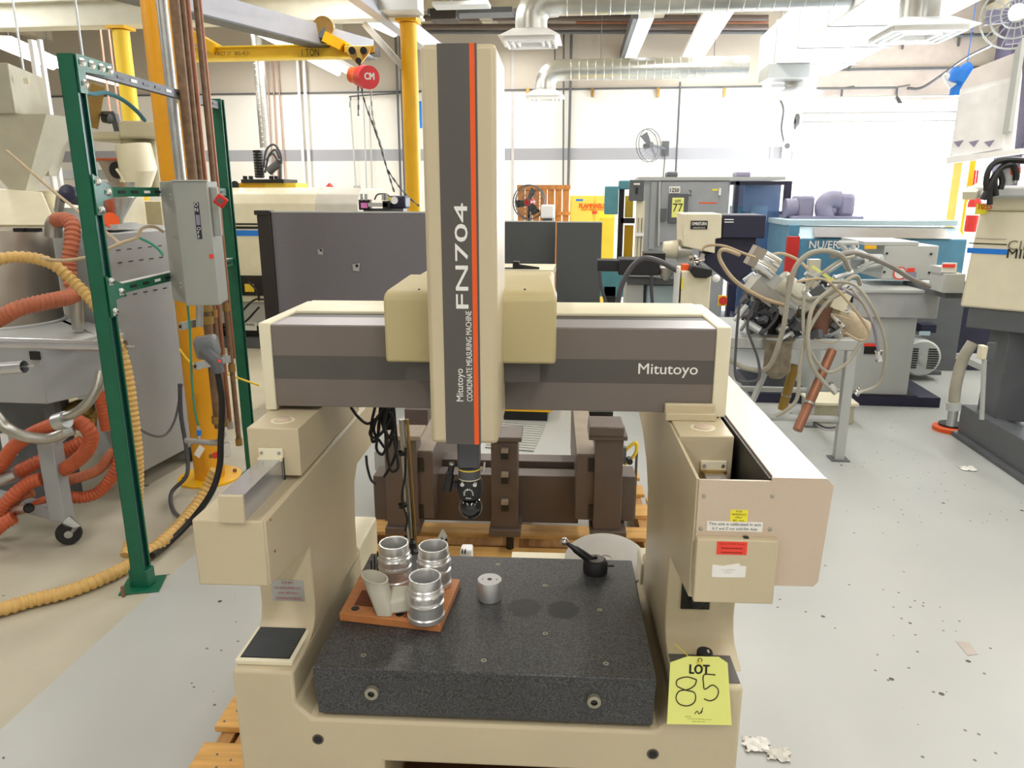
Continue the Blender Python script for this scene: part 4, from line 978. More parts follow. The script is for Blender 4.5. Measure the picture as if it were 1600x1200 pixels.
OH = [
 ('orange hose dropping from the clamp in a wide loop beside the grey stand', [(112, 660, 3.1), (128, 662, 3.1), (142, 680, 3.12), (135, 705, 3.15), (112, 726, 3.2), (96, 735, 3.25)], .036, orh),
 ('ribbed orange hose rising to the chrome clamp left of the stand', [(-30, 745, 3.2), (0, 728, 3.18), (20, 700, 3.14), (50, 678, 3.1), (92, 660, 3.05)], .034, orh),
 ('short orange hose band running behind the stand with a black clamp', [(28, 738, 3.25), (60, 722, 3.3), (100, 704, 3.4), (130, 690, 3.45)], .038, orh),
 ('pale orange hose bending up under the cabinet right of the stand', [(98, 752, 3.3), (130, 744, 3.35), (155, 733, 3.4), (170, 715, 3.42), (178, 704, 3.45)], .028, orh2),
 ('lowest orange hose curving up behind the green post', [(104, 776, 3.3), (130, 777, 3.35), (155, 768, 3.38), (175, 745, 3.4), (186, 720, 3.42), (188, 690, 3.45)], .032, orh),
 ('lowest thick orange hose at the left edge going down to the floor', [(-30, 850, 3.1), (0, 800, 3.12), (20, 775, 3.14), (45, 755, 3.18), (66, 748, 3.2)], .036, orh),
 ('thin orange hose between the thick ones at the left edge', [(-20, 830, 3.2), (10, 800, 3.2), (32, 778, 3.2), (52, 770, 3.22)], .022, orh2),
 ('orange hose end with a metal clamp near the floor at the left edge', [(-30, 850, 3.0), (0, 822, 3.02), (22, 808, 3.05)], .034, orh),
 ('short orange hose stub behind the grey stand at ankle height', [(52, 789, 3.25), (66, 782, 3.27), (78, 778, 3.3)], .02, orh),
 ('upright orange hose hanging under the grey cabinet beside the green post', [(155, 612, 3.6), (160, 640, 3.6), (167, 672, 3.6)], .03, orh),
]
for lab, pts, r, m in OH: hose('orange_hose', lab, pts, r, m, pitch=.02, amp=.1 if r > .03 else .04, seg=12)
hose('flexible_steel_pipe', 'curved dull steel pipe sweeping under the lower cabinet at the left', [(-10, 645, 3.0), (10, 668, 3.0), (40, 682, 3.0), (75, 685, 3.02), (100, 676, 3.04), (110, 668, 3.05)], .026, brass if False else steel, plain=True, seg=16, cat='pipe')
hose('flexible_steel_pipe', 'dull steel pipe rising from the clamp to the green post', [(95, 653, 3.0), (118, 645, 3.0), (138, 628, 3.0), (152, 605, 3.02), (158, 580, 3.05)], .022, steel, plain=True, seg=16, cat='pipe')
hose('metal_stub_pipe', 'grey pipe stub with black clamp feeding the orange hose at left', [(-20, 752, 3.2), (5, 748, 3.2), (26, 740, 3.22)], .034, galv, plain=True, seg=16, cat='pipe')
t = thing('pipe_clamp', 'chrome clamp joining the orange hose and steel pipe beside the stand', 'clamp', W(100, 665, 3.03))
part('clamp', MB().cyl(W(88, 660, 3.0), W(104, 655, 3.0), .04).cyl(W(100, 672, 3.03), W(114, 668, 3.05), .036), galv, t)
t = thing('open_tube', 'open pale tube end lying in the lower hoses beside the stand', 'tube', W(35, 795, 3.15))
a, b = W(10, 802, 3.2), W(45, 794, 3.0); part('tube', MB().tube([a, b], .024, 20, cap=False).tube([b, a], .020, 20, cap=False), steel, t); part('bore', MB().cyl(b.lerp(a, .05), b.lerp(a, .06), .021), blackp, t)
# clutter under the cabinet
ub = thing('pump_unit', 'dusty pump and valve block in the dark under the grey cabinet', 'pump', W(120, 640, 3.9))
part('pump_body', MB().lathe([(.0, -.07), (.05, -.06), (.06, 0), (.05, .06), (0, .07)], W(125, 640, 3.8), (1, 0, .2), 18), brass, ub)
part('pump_block', MB().box(W(90, 640, 3.8).x, W(115, 640, 3.8).x, 3.8, 3.95, .62, .74), dgrey, ub, bevel=.006)
part('pump_base', MB().box(W(20, 660, 4.0).x, W(150, 660, 4.0).x, 3.72, 3.80, .0, .62), dgrey, ub)
part('pump_fitting', MB().cyl(W(142, 650, 3.75), W(142, 700, 3.75), .03).cyl(W(135, 655, 3.75), W(150, 648, 3.75), .02), brass, ub)
part('fuse_block', MB().box(W(0, 680, 3.6).x, W(12, 680, 3.6).x, 3.6, 3.65, W(5, 715, 3.6).z, W(5, 678, 3.6).z), whitep, ub)
hose('cream_hose_line', 'thin cream hose crossing the dryer cabinet to the switch box', [(60, 403, 3.0), (95, 407, 3.0), (130, 403, 3.0), (158, 394, 3.05), (188, 380, 3.1), (214, 371, 3.15), (222, 357, 3.2), (240, 354, 3.3), (255, 362, 3.35)], .007, tan2, plain=True, seg=8)
hose('cream_hose_line', 'thin cream hose coming down from the upper left behind the green post', [(10, 235, 3.6), (45, 265, 3.55), (85, 300, 3.5), (110, 320, 3.45), (140, 345, 3.3), (170, 366, 3.2), (187, 381, 3.15)], .007, tan2, plain=True, seg=8)
hose('mint_hose', 'short mint green hose arcing over the dryer cabinet', [(218, 372, 3.2), (235, 380, 3.2), (248, 390, 3.2), (255, 399, 3.2)], .006, greenhose, plain=True, seg=8)
hose('blue_green_hose', 'blue green hose looping from the frame top in front of the yellow column', [(120, 118, 3.1), (126, 138, 3.2), (145, 147, 3.3), (165, 145, 3.4), (190, 155, 3.5), (212, 172, 3.6), (226, 188, 3.7)], .010, mat('blue_green', '3f7f8c', .4), plain=True, seg=8)
hose('grey_loop_cable', 'grey cable hanging in a loop in front of the dryer cabinet', [(190, 640, 3.2), (200, 656, 3.3), (220, 672, 3.5), (245, 682, 3.7), (262, 676, 3.85), (275, 650, 3.9), (284, 600, 3.95)], .007, dgrey, plain=True, seg=6)
hose('yellow_thin_hose', 'thin yellow line crossing from the yellow column towards the machine', [(280, 545, 4.0), (300, 568, 4.0), (330, 575, 4.0), (370, 590, 4.0), (405, 602, 4.0)], .006, yellow2, plain=True, seg=6)

# ============================================================ LEFT BACKGROUND
hp = thing('grey_overhead_hopper', 'beige grey hopper box with pyramid bottoms hanging at upper left', 'hopper', W(40, 200, 5.2))
z0 = W(30, 178, 5.2).z; z1 = W(30, 97, 5.2).z; x0 = W(-70, 150, 5.2).x; x1 = W(20, 150, 5.2).x; x2 = W(73, 150, 5.9).x
part('box', MB().prism([(x0, 5.2), (x1, 5.2), (x2, 5.9), (x0, 5.9)], 2, z0, z1), mat('hopper_grey', 'aaa692', .5), hp, bevel=.01)
def pyr(cx, cy, w, d, zt, zb, m, lab):
    part('cone', MB().hexa([(cx - .05, cy - .05, zb), (cx + .05, cy - .05, zb), (cx + .05, cy + .05, zb), (cx - .05, cy + .05, zb), (cx - w, cy - d, zt), (cx + w, cy - d, zt), (cx + w, cy + d, zt), (cx - w, cy + d, zt)]), m, hp)
hm_ = mat('hopper_cream', 'bcb8a4', .5)
pyr(x0 + .25, 5.4, .42, .18, z0, z0 - .55, hm_, ''); pyr(W(46, 180, 5.5).x, 5.6, .17, .16, z0, z0 - .42, hm_, '')
part('label', fb(37, 122, 44, 131, 5.3, .005), cream, hp)
part('hanger', MB().box(x0 + .6, x0 + .612, 5.8, 5.812, z1, 4.7).box(x2 - .1, x2 - .088, 5.8, 5.812, z1, 4.7), galv, hp)
wb = thing('glass_guard_machine', 'cream machine with a large white rounded window panel at far left', 'machine', W(0, 350, 6))
part('body', fb(-90, 296, 88, 360, 5.6, 1.2, .0), cream, wb, bevel=.05)
part('window_frame', fb(-80, 246, 60, 322, 6.2, .2), whitep, wb, bevel=.03)
part('window', fb(-60, 256, 48, 300, 6.18, .02), mat('milky_window', 'f4f3ec', .15), wb, bevel=.01)
part('top_shroud', MB().hexa([W(-60, 352, 5.0), W(88, 352, 5.0), W(88, 352, 5.6), W(-60, 352, 5.6), W(-60, 290, 5.3), W(66, 300, 5.3), W(66, 300, 5.6), W(-60, 290, 5.6)]), cream, wb, bevel=.01)
part('post', MB().box(W(64, 200, 6.3).x, W(70, 200, 6.3).x, 6.3, 6.36, 1.2, 3.0).box(W(78, 200, 6.3).x, W(82, 200, 6.3).x, 6.3, 6.34, 1.2, 3.0), whitep, wb)
o = part('sensor_box', fb(14, 281, 38, 297, 5.5, .1), lgrey, wb, bevel=.005)
part('sensor_arm', fb(14, 271, 30, 277, 5.55, .04), dgrey, o)
rb = thing('robot_picker', 'beige robot arm and moulding press head behind the green frame', 'machine', W(200, 300, 6.3))
rbm = mat('robot_beige', 'c8c1a4', .5)
part('arm', MB().tube([W(152, 132, 6.2), W(138, 196, 6.2)], [.07, .09], 4), brass, rb)
part('carriage', fb(128, 205, 186, 219, 6.2, .5), rbm, rb, bevel=.02)
part('head', fb(186, 188, 244, 216, 6.1, .5), rbm, rb, bevel=.02)
part('mast', fb(196, 216, 240, 300, 6.25, .4), rbm, rb, bevel=.03)
part('gear_frame', MB().bar(W(150, 178, 6.3), W(180, 178, 6.3), .04).bar(W(178, 178, 6.3), W(186, 208, 6.3), .05), dgrey, rb)
part('motor', MB().cyl(W(162, 184, 6.2), W(172, 186, 6.2), .04), blackp, rb)
part('tilted_shell', MB().tube([W(208, 226, 6.15), W(216, 262, 6.15), W(212, 290, 6.2)], [.14, .15, .12], 14), cream, rb)
part('chute', MB().hexa([W(178, 300, 6.2), W(198, 300, 6.2), W(198, 300, 6.5), W(178, 300, 6.5), W(152, 250, 6.2), W(194, 250, 6.2), W(194, 250, 6.5), W(152, 250, 6.5)]), drum, rb)
o = part('cable_reel', MB().lathe([(.02, -.03), (.07, -.03), (.07, .03), (.02, .03)], W(186, 266, 6.1), (0, -1, 0), 18), blackp, rb)
part('cord', MB().tube(cr([W(182, 264, 6.05), W(188, 272, 6.05), W(194, 284, 6.05), (W(202, 300, 6.05)), W(196, 300, 6.05)]), .012, 6), cream, rb)
part('orange_rod', MB().cyl(W(146, 249, 6.1), W(190, 249, 6.1), .012), orh, rb)
part('beam', fb(70, 265, 165, 280, 6.6, .3), grey, rb)
part('lower_body', fb(100, 315, 250, 345, 7.0, .7, 0), rbm, rb)
hpp = thing('steel_hopper', 'round metal hopper with a conical bottom on the dryer cabinet top', 'hopper', W(183, 355, 4.2))
q = W(183, 355, 4.2)
part('bowl', MB().lathe([(.035, 0), (.045, .03), (.115, .14), (.125, .15), (.125, .23), (.128, .235)], (q.x, q.y, 1.57), seg=32), galvd, hpp)
ofl = thing('orange_fan_motor', 'orange capped blower motor on the dryer cabinet', 'motor', W(168, 350, 4.1))
part('cap', MB().cyl(W(162, 350, 4.1), W(174, 344, 4.05), .045, seg=18), orange, ofl); part('body', MB().cyl(W(158, 353, 4.1), W(164, 349, 4.1), .05, seg=18), blackp, ofl); part('stand', fb(160, 352, 172, 362, 4.08, .1, 1.57), yellow, ofl)
dp = thing('blue_drum_motor', 'small dark blue motor on a bracket behind the green post', 'motor', W(112, 305, 5))
part('motor', MB().lathe([(0, -.06), (.06, -.055), (.065, .05), (0, .06)], W(112, 305, 5.0), (0, -1, .2), 18), navy, dp)
part('stand', MB().box(W(84, 325, 5.0).x, W(128, 325, 5.0).x, 5.0, 5.1, 0, W(84, 331, 5.0).z), lgrey, dp); part('shaft', MB().cyl(W(92, 330, 5.0), W(96, 300, 5.0), .03), steel, dp); part('bracket', fb(84, 325, 128, 331, 5.0, .1), lgrey, dp)

# ============================================================ MIDDLE: PARTITIONS AND MACHINES BEHIND
def partition(label, px0, px1, pyt, Y, m, side=None, legs=False, zb=.12):
    a = W(px0, pyt, Y); b = W(px1, pyt, Y); t = thing('office_partition', label, 'partition', ((a.x + b.x) / 2, Y, 0), 0, 'fabric office partitions')
    part('fabric_panel', MB().box(a.x, b.x, Y, Y + .05, zb, a.z - .012), m, t, bevel=.004)
    part('top_rail', MB().box(a.x, b.x, Y - .002, Y + .052, a.z - .012, a.z), lgrey, t)
    for x in (a.x + .03, b.x - .03): part('foot', MB().box(x - .02, x + .02, Y - .12, Y + .17, 0, .03).box(x - .02, x + .02, Y + .005, Y + .045, .03, zb), dgrey, t)
    return t, a, b
t, a, b = partition('large grey fabric partition behind the bridge beam left of the tall column', 423, 690, 330, 5.95, fabric)
part('edge_trim', MB().box(a.x - .115, a.x, 5.93, 6.0, 0.02, a.z), darktrim, t, bevel=.004)
part('trim_cap', MB().box(a.x - .13, a.x, 5.92, 6.01, a.z - .03, a.z + .006), darktrim, t)
for px, py, s in ((501, 393, .045), (557, 417, .06)):
    q = W(px, py, 5.945)
    part('torn_fabric', MB(Matrix.Translation(q)).hexa([(-s / 2, 0, -s / 2), (s / 3, 0, -s * .6), (s / 3, .004, -s * .6), (-s / 2, .004, -s / 2), (-s / 2, -.012, s / 3), (s / 2, -.004, s / 2), (s / 2, .004, s / 2), (-s / 2, .004, s / 3)]), lgrey, t)
    part('hole', MB().cyl(q + V((.008, -.012, .01)), q + V((.008, -.014, .01)), s * .22, seg=7), blackp, t)
partition('dark grey fabric partition right of the tall column, left one of two', 782, 868, 345, 8.1, fabric2, zb=.35)
partition('dark grey fabric partition right of its twin, beside the yellow cabinet', 870, 941, 346, 7.9, fabric2, zb=.47)
tb = thing('low_cream_cabinet', 'low cream cabinet with a black clamp on top behind the carriage cover', 'cabinet', W(830, 470, 7.2))
part('cabinet', fb(770, 432, 863, 470, 7.0, .5, 0), cream, tb, bevel=.01); part('top', fb(766, 422, 864, 432, 6.95, .6), cream, tb)
q = W(806, 424, 7.0)
part('clamp', MB().box(q.x - .14, q.x + .12, 7.0, 7.08, q.z, q.z + .03).box(q.x - .03, q.x + .03, 7.0, 7.1, q.z, q.z + .09).cyl(q + V((0, .02, .05)), q + V((.22, .02, .02)), .02), blackp, tb)
# floor behind the machine: dolly and marked tile
dl = thing('yellow_dolly', 'low yellow edged dolly on the floor visible under the beam', 'dolly', W(830, 645, 5.5))
part('platform', fb(785, 636, 862, 642, 5.55, .5), yellow, dl); part('base', fb(787, 642, 855, 650, 5.57, .45, .0), blackp, dl)
rg = thing('floor_grate', 'thin lined floor mat lying behind the brown frame', 'mat', G(830, 680))
c4 = [G(758, 700), G(834, 706), G(852, 666), G(775, 660)]
part('mat', MB().hexa([p + V((0, 0, .001)) for p in c4] + [p + V((0, 0, .005)) for p in c4]), mat('mat_grey', 'aeb0a8', .5), rg)
mb = MB()
for k in range(12):
    f = k / 11; mb.bar(c4[0].lerp(c4[3], f) + V((0, 0, .006)), c4[1].lerp(c4[2], f) + V((0, 0, .006)), .004, .002)
part('mat_lines', mb, dgrey, rg, kind='stuff')
# far left moulding machine with blue stripe
im = thing('moulding_machine', 'long beige moulding machine with black and blue stripes behind the partition', 'machine', W(450, 500, 8.2))
Yi = 8.0
A = W(270, 480, Yi); B = W(500, 292, Yi)
part('body', MB().prism([(Yi, W(400, 472, Yi).z), (Yi, W(400, 318, Yi).z), (Yi + .06, W(400, 303, Yi).z), (Yi + .22, W(400, 293, Yi).z), (Yi + 1.1, W(400, 293, Yi).z), (Yi + 1.1, W(400, 472, Yi).z)], 0, A.x, W(494, 330, Yi).x), cream, im, bevel=.01)
part('nose_hood', MB().prism([(Yi - .02, W(400, 472, Yi).z), (Yi - .02, W(400, 318, Yi).z), (Yi + .05, W(400, 303, Yi).z), (Yi + .22, W(400, 294, Yi).z), (Yi + 1.1, W(400, 294, Yi).z), (Yi + 1.1, W(400, 472, Yi).z)], 0, W(494, 330, Yi).x, W(560, 330, Yi).x), mat('hood_grey', 'cfccc2', .4), im, bevel=.015)
part('black_stripe', fb(272, 349, 425, 351, Yi - .004, .004), ink, im); part('black_stripe', fb(272, 354, 425, 357, Yi - .004, .004), ink, im)
part('blue_stripe', fb(272, 360, 425, 368, Yi - .004, .004), bluestr, im)
part('black_base_gap', fb(270, 432, 494, 460, Yi - .02, .8), blackp, im)
part('frame_base', fb(270, 460, 494, 520, Yi + .05, .9, .25), lgrey, im, bevel=.01)
part('bottom_skid', MB().box(A.x, W(500, 500, Yi).x, Yi + .0, Yi + 1.0, 0, .12), dgrey, im)
part('dark_underbody', MB().box(A.x, W(500, 500, Yi).x, Yi + .1, Yi + .9, .12, .30), blackp, im)
part('yellow_notice', fb(383, 444, 396, 456, Yi - .03, .01), yellow2, im); o = part('white_notice', fb(376, 504, 400, 516, Yi + .04, .01), concl, im)
wtext('WARNING', 379, 397, 505, 509, Yi + .038, ink, o)
mb = MB()
for pts in (((345, 508), (365, 500), (395, 470), (412, 468)), ((350, 515), (380, 505), (405, 480)), ((363, 440), (372, 470), (368, 505)), ((388, 440), (402, 455), (405, 470))): mb.tube(cr([W(p[0], p[1], Yi - .1) for p in pts]), .012, 6)
part('cable', mb, blackp, im)
part('red_button', MB().cyl(W(515, 292, Yi + .4), W(515, 286, Yi + .4), .05, .01, seg=16), redp, im, label='red dome light')
yp = thing('clamp_unit', 'black cylinder and studded plate on a yellow beam atop the moulding machine', 'clamp unit', W(410, 294, 8.6))
part('yellow_beam', fb(335, 286, 414, 294, 8.35, .3), yellow, yp); part('cream_block', fb(414, 286, 462, 294, 8.35, .35), yellow2, yp)
o = part('studded_plate', fb(377, 280, 443, 286, 8.3, .4), blackp, yp)
for px in (383, 392, 424, 432): part('stud', MB().cyl(W(px, 280, 8.35), W(px, 275, 8.35), .025, seg=12), blackp, o)
part('cylinder', MB().lathe([(.04, 0), (.055, .01)] + sum([[(.055, .02 + i * .03), (.050, .03 + i * .03)] for i in range(9)], []) + [(.055, .30), (0, .31)], W(406, 278, 8.4), seg=18), blackp, yp)
part('bracket_arm', MB().cyl(W(420, 268, 8.4), W(436, 254, 8.4), .045, seg=14).cyl(W(438, 286, 8.4), W(438, 250, 8.4), .02), dgrey, yp)
mb = MB()
for k, pts in enumerate((((412, 262), (416, 235), (428, 226), (438, 240), (440, 256)), ((414, 270), (420, 244), (430, 234), (437, 248)), ((416, 250), (426, 240), (434, 256), (424, 270)))): mb.tube(cr([W(p[0], p[1], 8.38) for p in pts]), .012, 6)
part('hose', mb, hosedk, yp)
part('wheel', MB().cyl(W(367, 289, 8.3), W(367, 289, 8.25), .045, seg=16), blackp, yp)
pu = thing('gauge_cluster', 'small gauges and fittings with a pink display showing over the partition top', 'instrument', W(595, 325, 7.2))
Yp = 7.0
part('display', fb(564, 317, 573, 325, Yp, .05), pinkd, pu); part('display_body', fb(561, 312, 577, 328, Yp + .05, .08), blackp, pu)
part('rail', fb(575, 317, 605, 323, Yp, .05), lgrey, pu); part('valve_block', fb(598, 314, 608, 326, Yp, .08), blackp, pu)
for px in (565, 572, 599, 604): part('pin', MB().cyl(W(px, 313, Yp), W(px, 303, Yp), .015, seg=10), galv, pu)
part('pump_body', fb(606, 306, 633, 326, Yp + .1, .2), navy, pu, bevel=.02); part('dial', MB().cyl(W(616, 313, Yp + .09), W(616, 313, Yp + .06), .035, seg=18), whitep, pu)
part('yellow_label', fb(607, 308, 611, 316, Yp + .09, .005), yst, pu)
part('post', fb(568, 326, 630, 332, Yp + .1, .15, 0), dgrey, pu)
part('cable', MB().tube(cr([W(585, 312, Yp), W(590, 304, Yp), (W(602, 303, Yp)), W(608, 306, Yp)]), .007, 6), blackp, pu)

# ---- right-hand middle: crate, fans, flammable cabinet, teal machine, control cabinet
cr_ = thing('wooden_crate', 'open slatted wooden crate standing against the back wall behind the dark partitions', 'crate', W(850, 345, 12.0))
for i in range(7):
    x0 = 809 + i * 11.6; part('slat', fb(x0, 290, x0 + 10.8, 350, 12.1, .02, .9), crate, cr_, bevel=.003)
part('rail', fb(808, 289, 891, 296, 12.07, .03), crate, cr_); part('rail', fb(808, 331, 891, 336, 12.07, .03), crate, cr_)
part('rail', fb(848, 289, 853, 350, 12.06, .04, .9), crate, cr_)
part('base', MB().box(W(809, 340, 12.1).x, W(891, 340, 12.1).x, 12.1, 12.8, 0, .9), crate, cr_)
def fan(name, label, px, py, Y, R, yaw, blades, ring, cage, hub, tilt=0, stand=True):
    c = W(px, py, Y); t = thing(name, label, 'fan', c)
    M = Matrix.Translation(c) @ Matrix.Rotation(yaw, 4, 'Z') @ Matrix.Rotation(tilt, 4, 'X')
    mb = MB(M)
    for k in range(24):
        an = k * math.pi / 12; mb.tube([(0.03 * math.cos(an), -.07, .03 * math.sin(an)), (.6 * R * math.cos(an), -.065, .6 * R * math.sin(an)), (R * math.cos(an), -.01, R * math.sin(an))], .003, 4)
    for rr, yy in ((R, -.01), (R * .98, .06), (R * .7, -.055), (R * .4, -.067)): mb.tube([V((rr * math.cos(k * math.pi / 16), yy, rr * math.sin(k * math.pi / 16))) for k in range(33)], .008 if rr > R * .9 else .003, 5)
    part('cage', mb, cage, t)
    for k in range(blades):
        M2 = M @ Matrix.Rotation(k * 2 * math.pi / blades + .9, 4, 'Y')
        part('blade', MB(M2).hexa([(.04, -.03, -.03), (R * .8, -.035, -R * .24), (R * .8, -.03, -R * .24), (.04, -.025, -.03), (.04, .0, .04), (R * .85, .03, R * .22), (R * .85, .035, R * .22), (.04, .005, .04)]), ring, t)
    part('hub', MB(M).cyl((0, -.05, 0), (0, .12, 0), .05, seg=16), hub, t)
    return t, M, c
t, M, c = fan('wall_fan', 'round caged fan mounted high on the white back wall', 1015, 227, 14.2, .29, .75, 2, dgrey, dgrey, dgrey, tilt=-.1)
part('wall_arm', MB().bar(c + V((.05, .1, 0)), V((c.x + .35, YW - .02, c.z - .02)), .04), dgrey, t); part('wall_plate', MB().box(c.x + .28, c.x + .42, YW - .03, YW - .012, c.z - .15, c.z + .12), dgrey, t)
part('cord', MB().tube([V((c.x + .35, YW - .04, c.z - .1)), V((c.x + .33, YW - .04, c.z - .9))], .012, 5), dgrey, t)
t, M, c = fan('floor_fan', 'black bladed pedestal fan in front of the wooden crate', 826, 316, 10.0, .22, -.3, 3, blackp, dgrey, redp)
part('stand', MB().cyl(c + V((0, .08, 0)), V((c.x, c.y + .08, .03)), .02).cyl(V((c.x, c.y + .08, 0)), V((c.x, c.y + .08, .03)), .2), blackp, t)
bx = ty_('small_heater', 'small white heater box beside the floor fan', 'box', fb(845, 320, 866, 341, 9.8, .2), whitep, bevel=.02)
part('stand', fb(848, 341, 863, 346, 9.85, .15, 0), dgrey, bx)
fc = thing('flammable_cabinet', 'yellow FLAMMABLE safety cabinet against the wall', 'cabinet', W(925, 400, 11))
part('cabinet', fb(889, 306, 962, 405, 11.0, .6, .0), flam, fc, bevel=.006)
part('door', fb(891, 311, 926, 405, 10.985, .015, .1), flam, fc, bevel=.003); part('door', fb(928, 311, 960, 405, 10.985, .015, .1), flam, fc, bevel=.003)
wtext('FLAMMABLE', 905, 946, 318, 325, 10.975, orange, fc, bold=.03); wtext('KEEP FIRE AWAY', 908, 944, 326, 329, 10.975, orange, fc, bold=.02)
part('blue_label', fb(900, 311, 911, 314, 10.98, .004), bluestr, fc); part('red_label', fb(925, 330, 933, 334, 10.98, .004), redst, fc); part('small_notice', fb(936, 332, 949, 340, 10.98, .004), yst, fc)
part('folded_door', fb(933, 340, 960, 470, 10.6, .04, .4), yellow2, fc)
tm = thing('teal_lathe', 'teal and black lathe frame with yellow inner panels beside the control cabinet', 'machine', W(960, 450, 9))
part('teal_head', fb(944, 291, 967, 335, 8.9, .3), teal, tm, bevel=.01); part('teal_head', fb(967, 282, 984, 296, 8.95, .3), teal, tm, bevel=.01)
part('black_post', fb(964, 296, 976, 405, 9.0, .12, .3), blackm, tm); part('black_bar', fb(970, 341, 992, 349, 9.0, .1), blackm, tm)
part('yellow_panel', fb(976, 306, 990, 340, 9.05, .04), yellow2, tm); part('yellow_panel', fb(974, 352, 990, 404, 9.05, .04), yellow, tm, label='deep yellow lower panel')
part('teal_base', fb(934, 420, 978, 448, 8.8, .8, .55), teal, tm, bevel=.01); part('black_plinth', fb(944, 448, 962, 458, 8.8, .6, .0), blackm, tm)
cbn = thing('control_cabinet', 'tall grey control cabinet marked 1250 and 2 with a LOT 77 tag', 'cabinet', W(1080, 450, 9.2))
Yc = 8.6
part('cabinet', fb(1000, 278, 1142, 440, Yc, .7, .1), grey, cbn, bevel=.01); part('top_cap', fb(998, 276, 1228, 282, Yc - .03, .76), lgrey, cbn)
part('door', fb(1029, 284, 1138, 380, Yc - .02, .02), mat('cabinet_door_grey', '9fa2a6', .45), cbn, bevel=.005)
part('door', fb(1013, 284, 1027, 390, Yc - .02, .02), grey, cbn, bevel=.005)
part('door_rod', MB().cyl(W(1031, 284, Yc - .04), W(1029, 384, Yc - .04), .012), lgrey, cbn)
o = part('number_plate', fb(1045, 291, 1063, 302, Yc - .03, .008), concl, cbn); wtext('1250', 1047, 1061, 294, 300, Yc - .032, ink, o, bold=.02)
wtext('2', 1076, 1081, 297, 306, Yc - .022, ink, cbn)
part('handle', fb(1031, 326, 1042, 345, Yc - .05, .03), dgrey, cbn); part('handle', fb(1123, 294, 1127, 305, Yc - .05, .03), whitep, cbn)
part('orange_label', fb(1092, 316, 1120, 318, Yc - .022, .002), orange, cbn); part('yellow_label', fb(1113, 295, 1122, 298, Yc - .022, .002), yst, cbn)
for x0, x1 in ((1042, 1060), (1151, 1174)): part('vent_hood', fb(x0, 268, x1, 277, Yc + .1, .3), purple if x0 > 1100 else dgrey, cbn, bevel=.02)
cp_ = part('clip_plate', fb(1044, 303, 1076, 348, Yc - .05, .02), dgrey, cbn)
tg2 = thing('lot_tag', 'yellow LOT 77 tag clipped on the grey control cabinet', 'tag', W(1058, 340, Yc - .06))
o = part('tag_card', fb(1049, 309, 1069, 340, Yc - .06, .006), tagy, tg2, bevel=.012); wtext('LOT', 1055, 1064, 312, 316, Yc - .061, ink, o, bold=.03); wtext('77', 1051, 1067, 318, 331, Yc - .061, brinkm, o)
wn = thing('enclosure_window_machine', 'dark framed machine enclosure with blue tinted glass right of the control cabinet', 'machine', W(1190, 430, 9.2))
part('frame', fb(1142, 283, 1150, 470, Yc, .1, .3), navy, wn); part('frame', fb(1142, 283, 1228, 289, Yc, .1), navy, wn); part('frame', fb(1221, 283, 1229, 470, Yc, .1, .3), navy, wn)
part('glass', fb(1150, 289, 1221, 470, Yc + .05, .01, .3), glassm, wn)
part('inner_machine', fb(1150, 289, 1221, 330, Yc + .6, .3), mat('inner_grey', '8f93a8', .5), wn); part('inner_machine', fb(1146, 322, 1160, 340, Yc + .3, .3), teal, wn); part('inner_machine', fb(1178, 322, 1200, 345, Yc + .4, .2), tealp, wn)
part('inner_back', fb(1142, 330, 1228, 470, Yc + .9, .05, .3), navy, wn)
part('base', MB().box(W(1142, 400, Yc).x, W(1229, 400, Yc).x, Yc, Yc + .9, 0, .3), navy, wn)
sp2 = thing('push_button_station', 'grey push button station on a post in front of the control cabinet', 'control box', W(995, 410, 8.2))
part('box', fb(983, 281, 1007, 314, 8.2, .12), dgrey, sp2, bevel=.006); part('label', fb(990, 286, 1000, 289, 8.19, .005), concl, sp2); part('button', fb(993, 293, 997, 303, 8.19, .01), blackp, sp2)
part('post', fb(991, 314, 1008, 405, 8.25, .08, .0), cream, sp2); part('slot', fb(995, 340, 998, 402, 8.24, .01), blackp, sp2); part('slot', fb(1001, 340, 1003, 402, 8.24, .01), blackp, sp2)
part('cross', fb(993, 364, 1006, 369, 8.22, .02), whitep, sp2)
om = thing('turning_machine', 'cream and black machine head with a small black nameplate over a grey stand', 'machine', W(1110, 400, 6.8))
Yo = 6.6
hd_ = part('head', MB().prism([(W(p[0], p[1], Yo).x, W(p[0], p[1], Yo).z) for p in ((1067, 334), (1128, 334), (1127, 372), (1118, 373), (1117, 396), (1067, 385))], 1, Yo, Yo + .5), cream, om, bevel=.008)
o = part('nameplate', fb(1079, 345, 1106, 358, Yo - .008, .008), blackp, om); wtext('OMNITURN', 1081, 1104, 347, 352, Yo - .01, white, o, bold=.02); wtext('attachment', 1083, 1102, 354, 357, Yo - .01, white, o)
part('black_body', fb(1128, 336, 1198, 372, Yo + .02, .5), navy, om, bevel=.01)
part('black_body', MB().prism([(W(p[0], p[1], Yo).x, W(p[0], p[1], Yo).z) for p in ((1120, 372), (1186, 372), (1184, 420), (1150, 450), (1104, 412), (1104, 398), (1120, 396))], 1, Yo + .1, Yo + .5), navy, om, bevel=.01)
mb = MB()
for py in (343, 347): a = W(1132, py, Yo + .01); mb.box(a.x, a.x + .075, Yo + .005, Yo + .02, a.z - .004, a.z + .004)
part('vent_slits', mb, whitep, om)
part('spindle', MB().cyl(W(1068, 390, Yo + .15), W(1036, 390, Yo + .15), .09, .07, seg=22), cream, om); part('spindle_nose', MB().cyl(W(1080, 392, Yo + .15), W(1058, 392, Yo + .15), .10, seg=22), steel, om)
wst = thing('machine_bench', 'pale grey bench cabinets beneath the black slide of the turning machine', 'bench', W(1030, 480, 6.6))
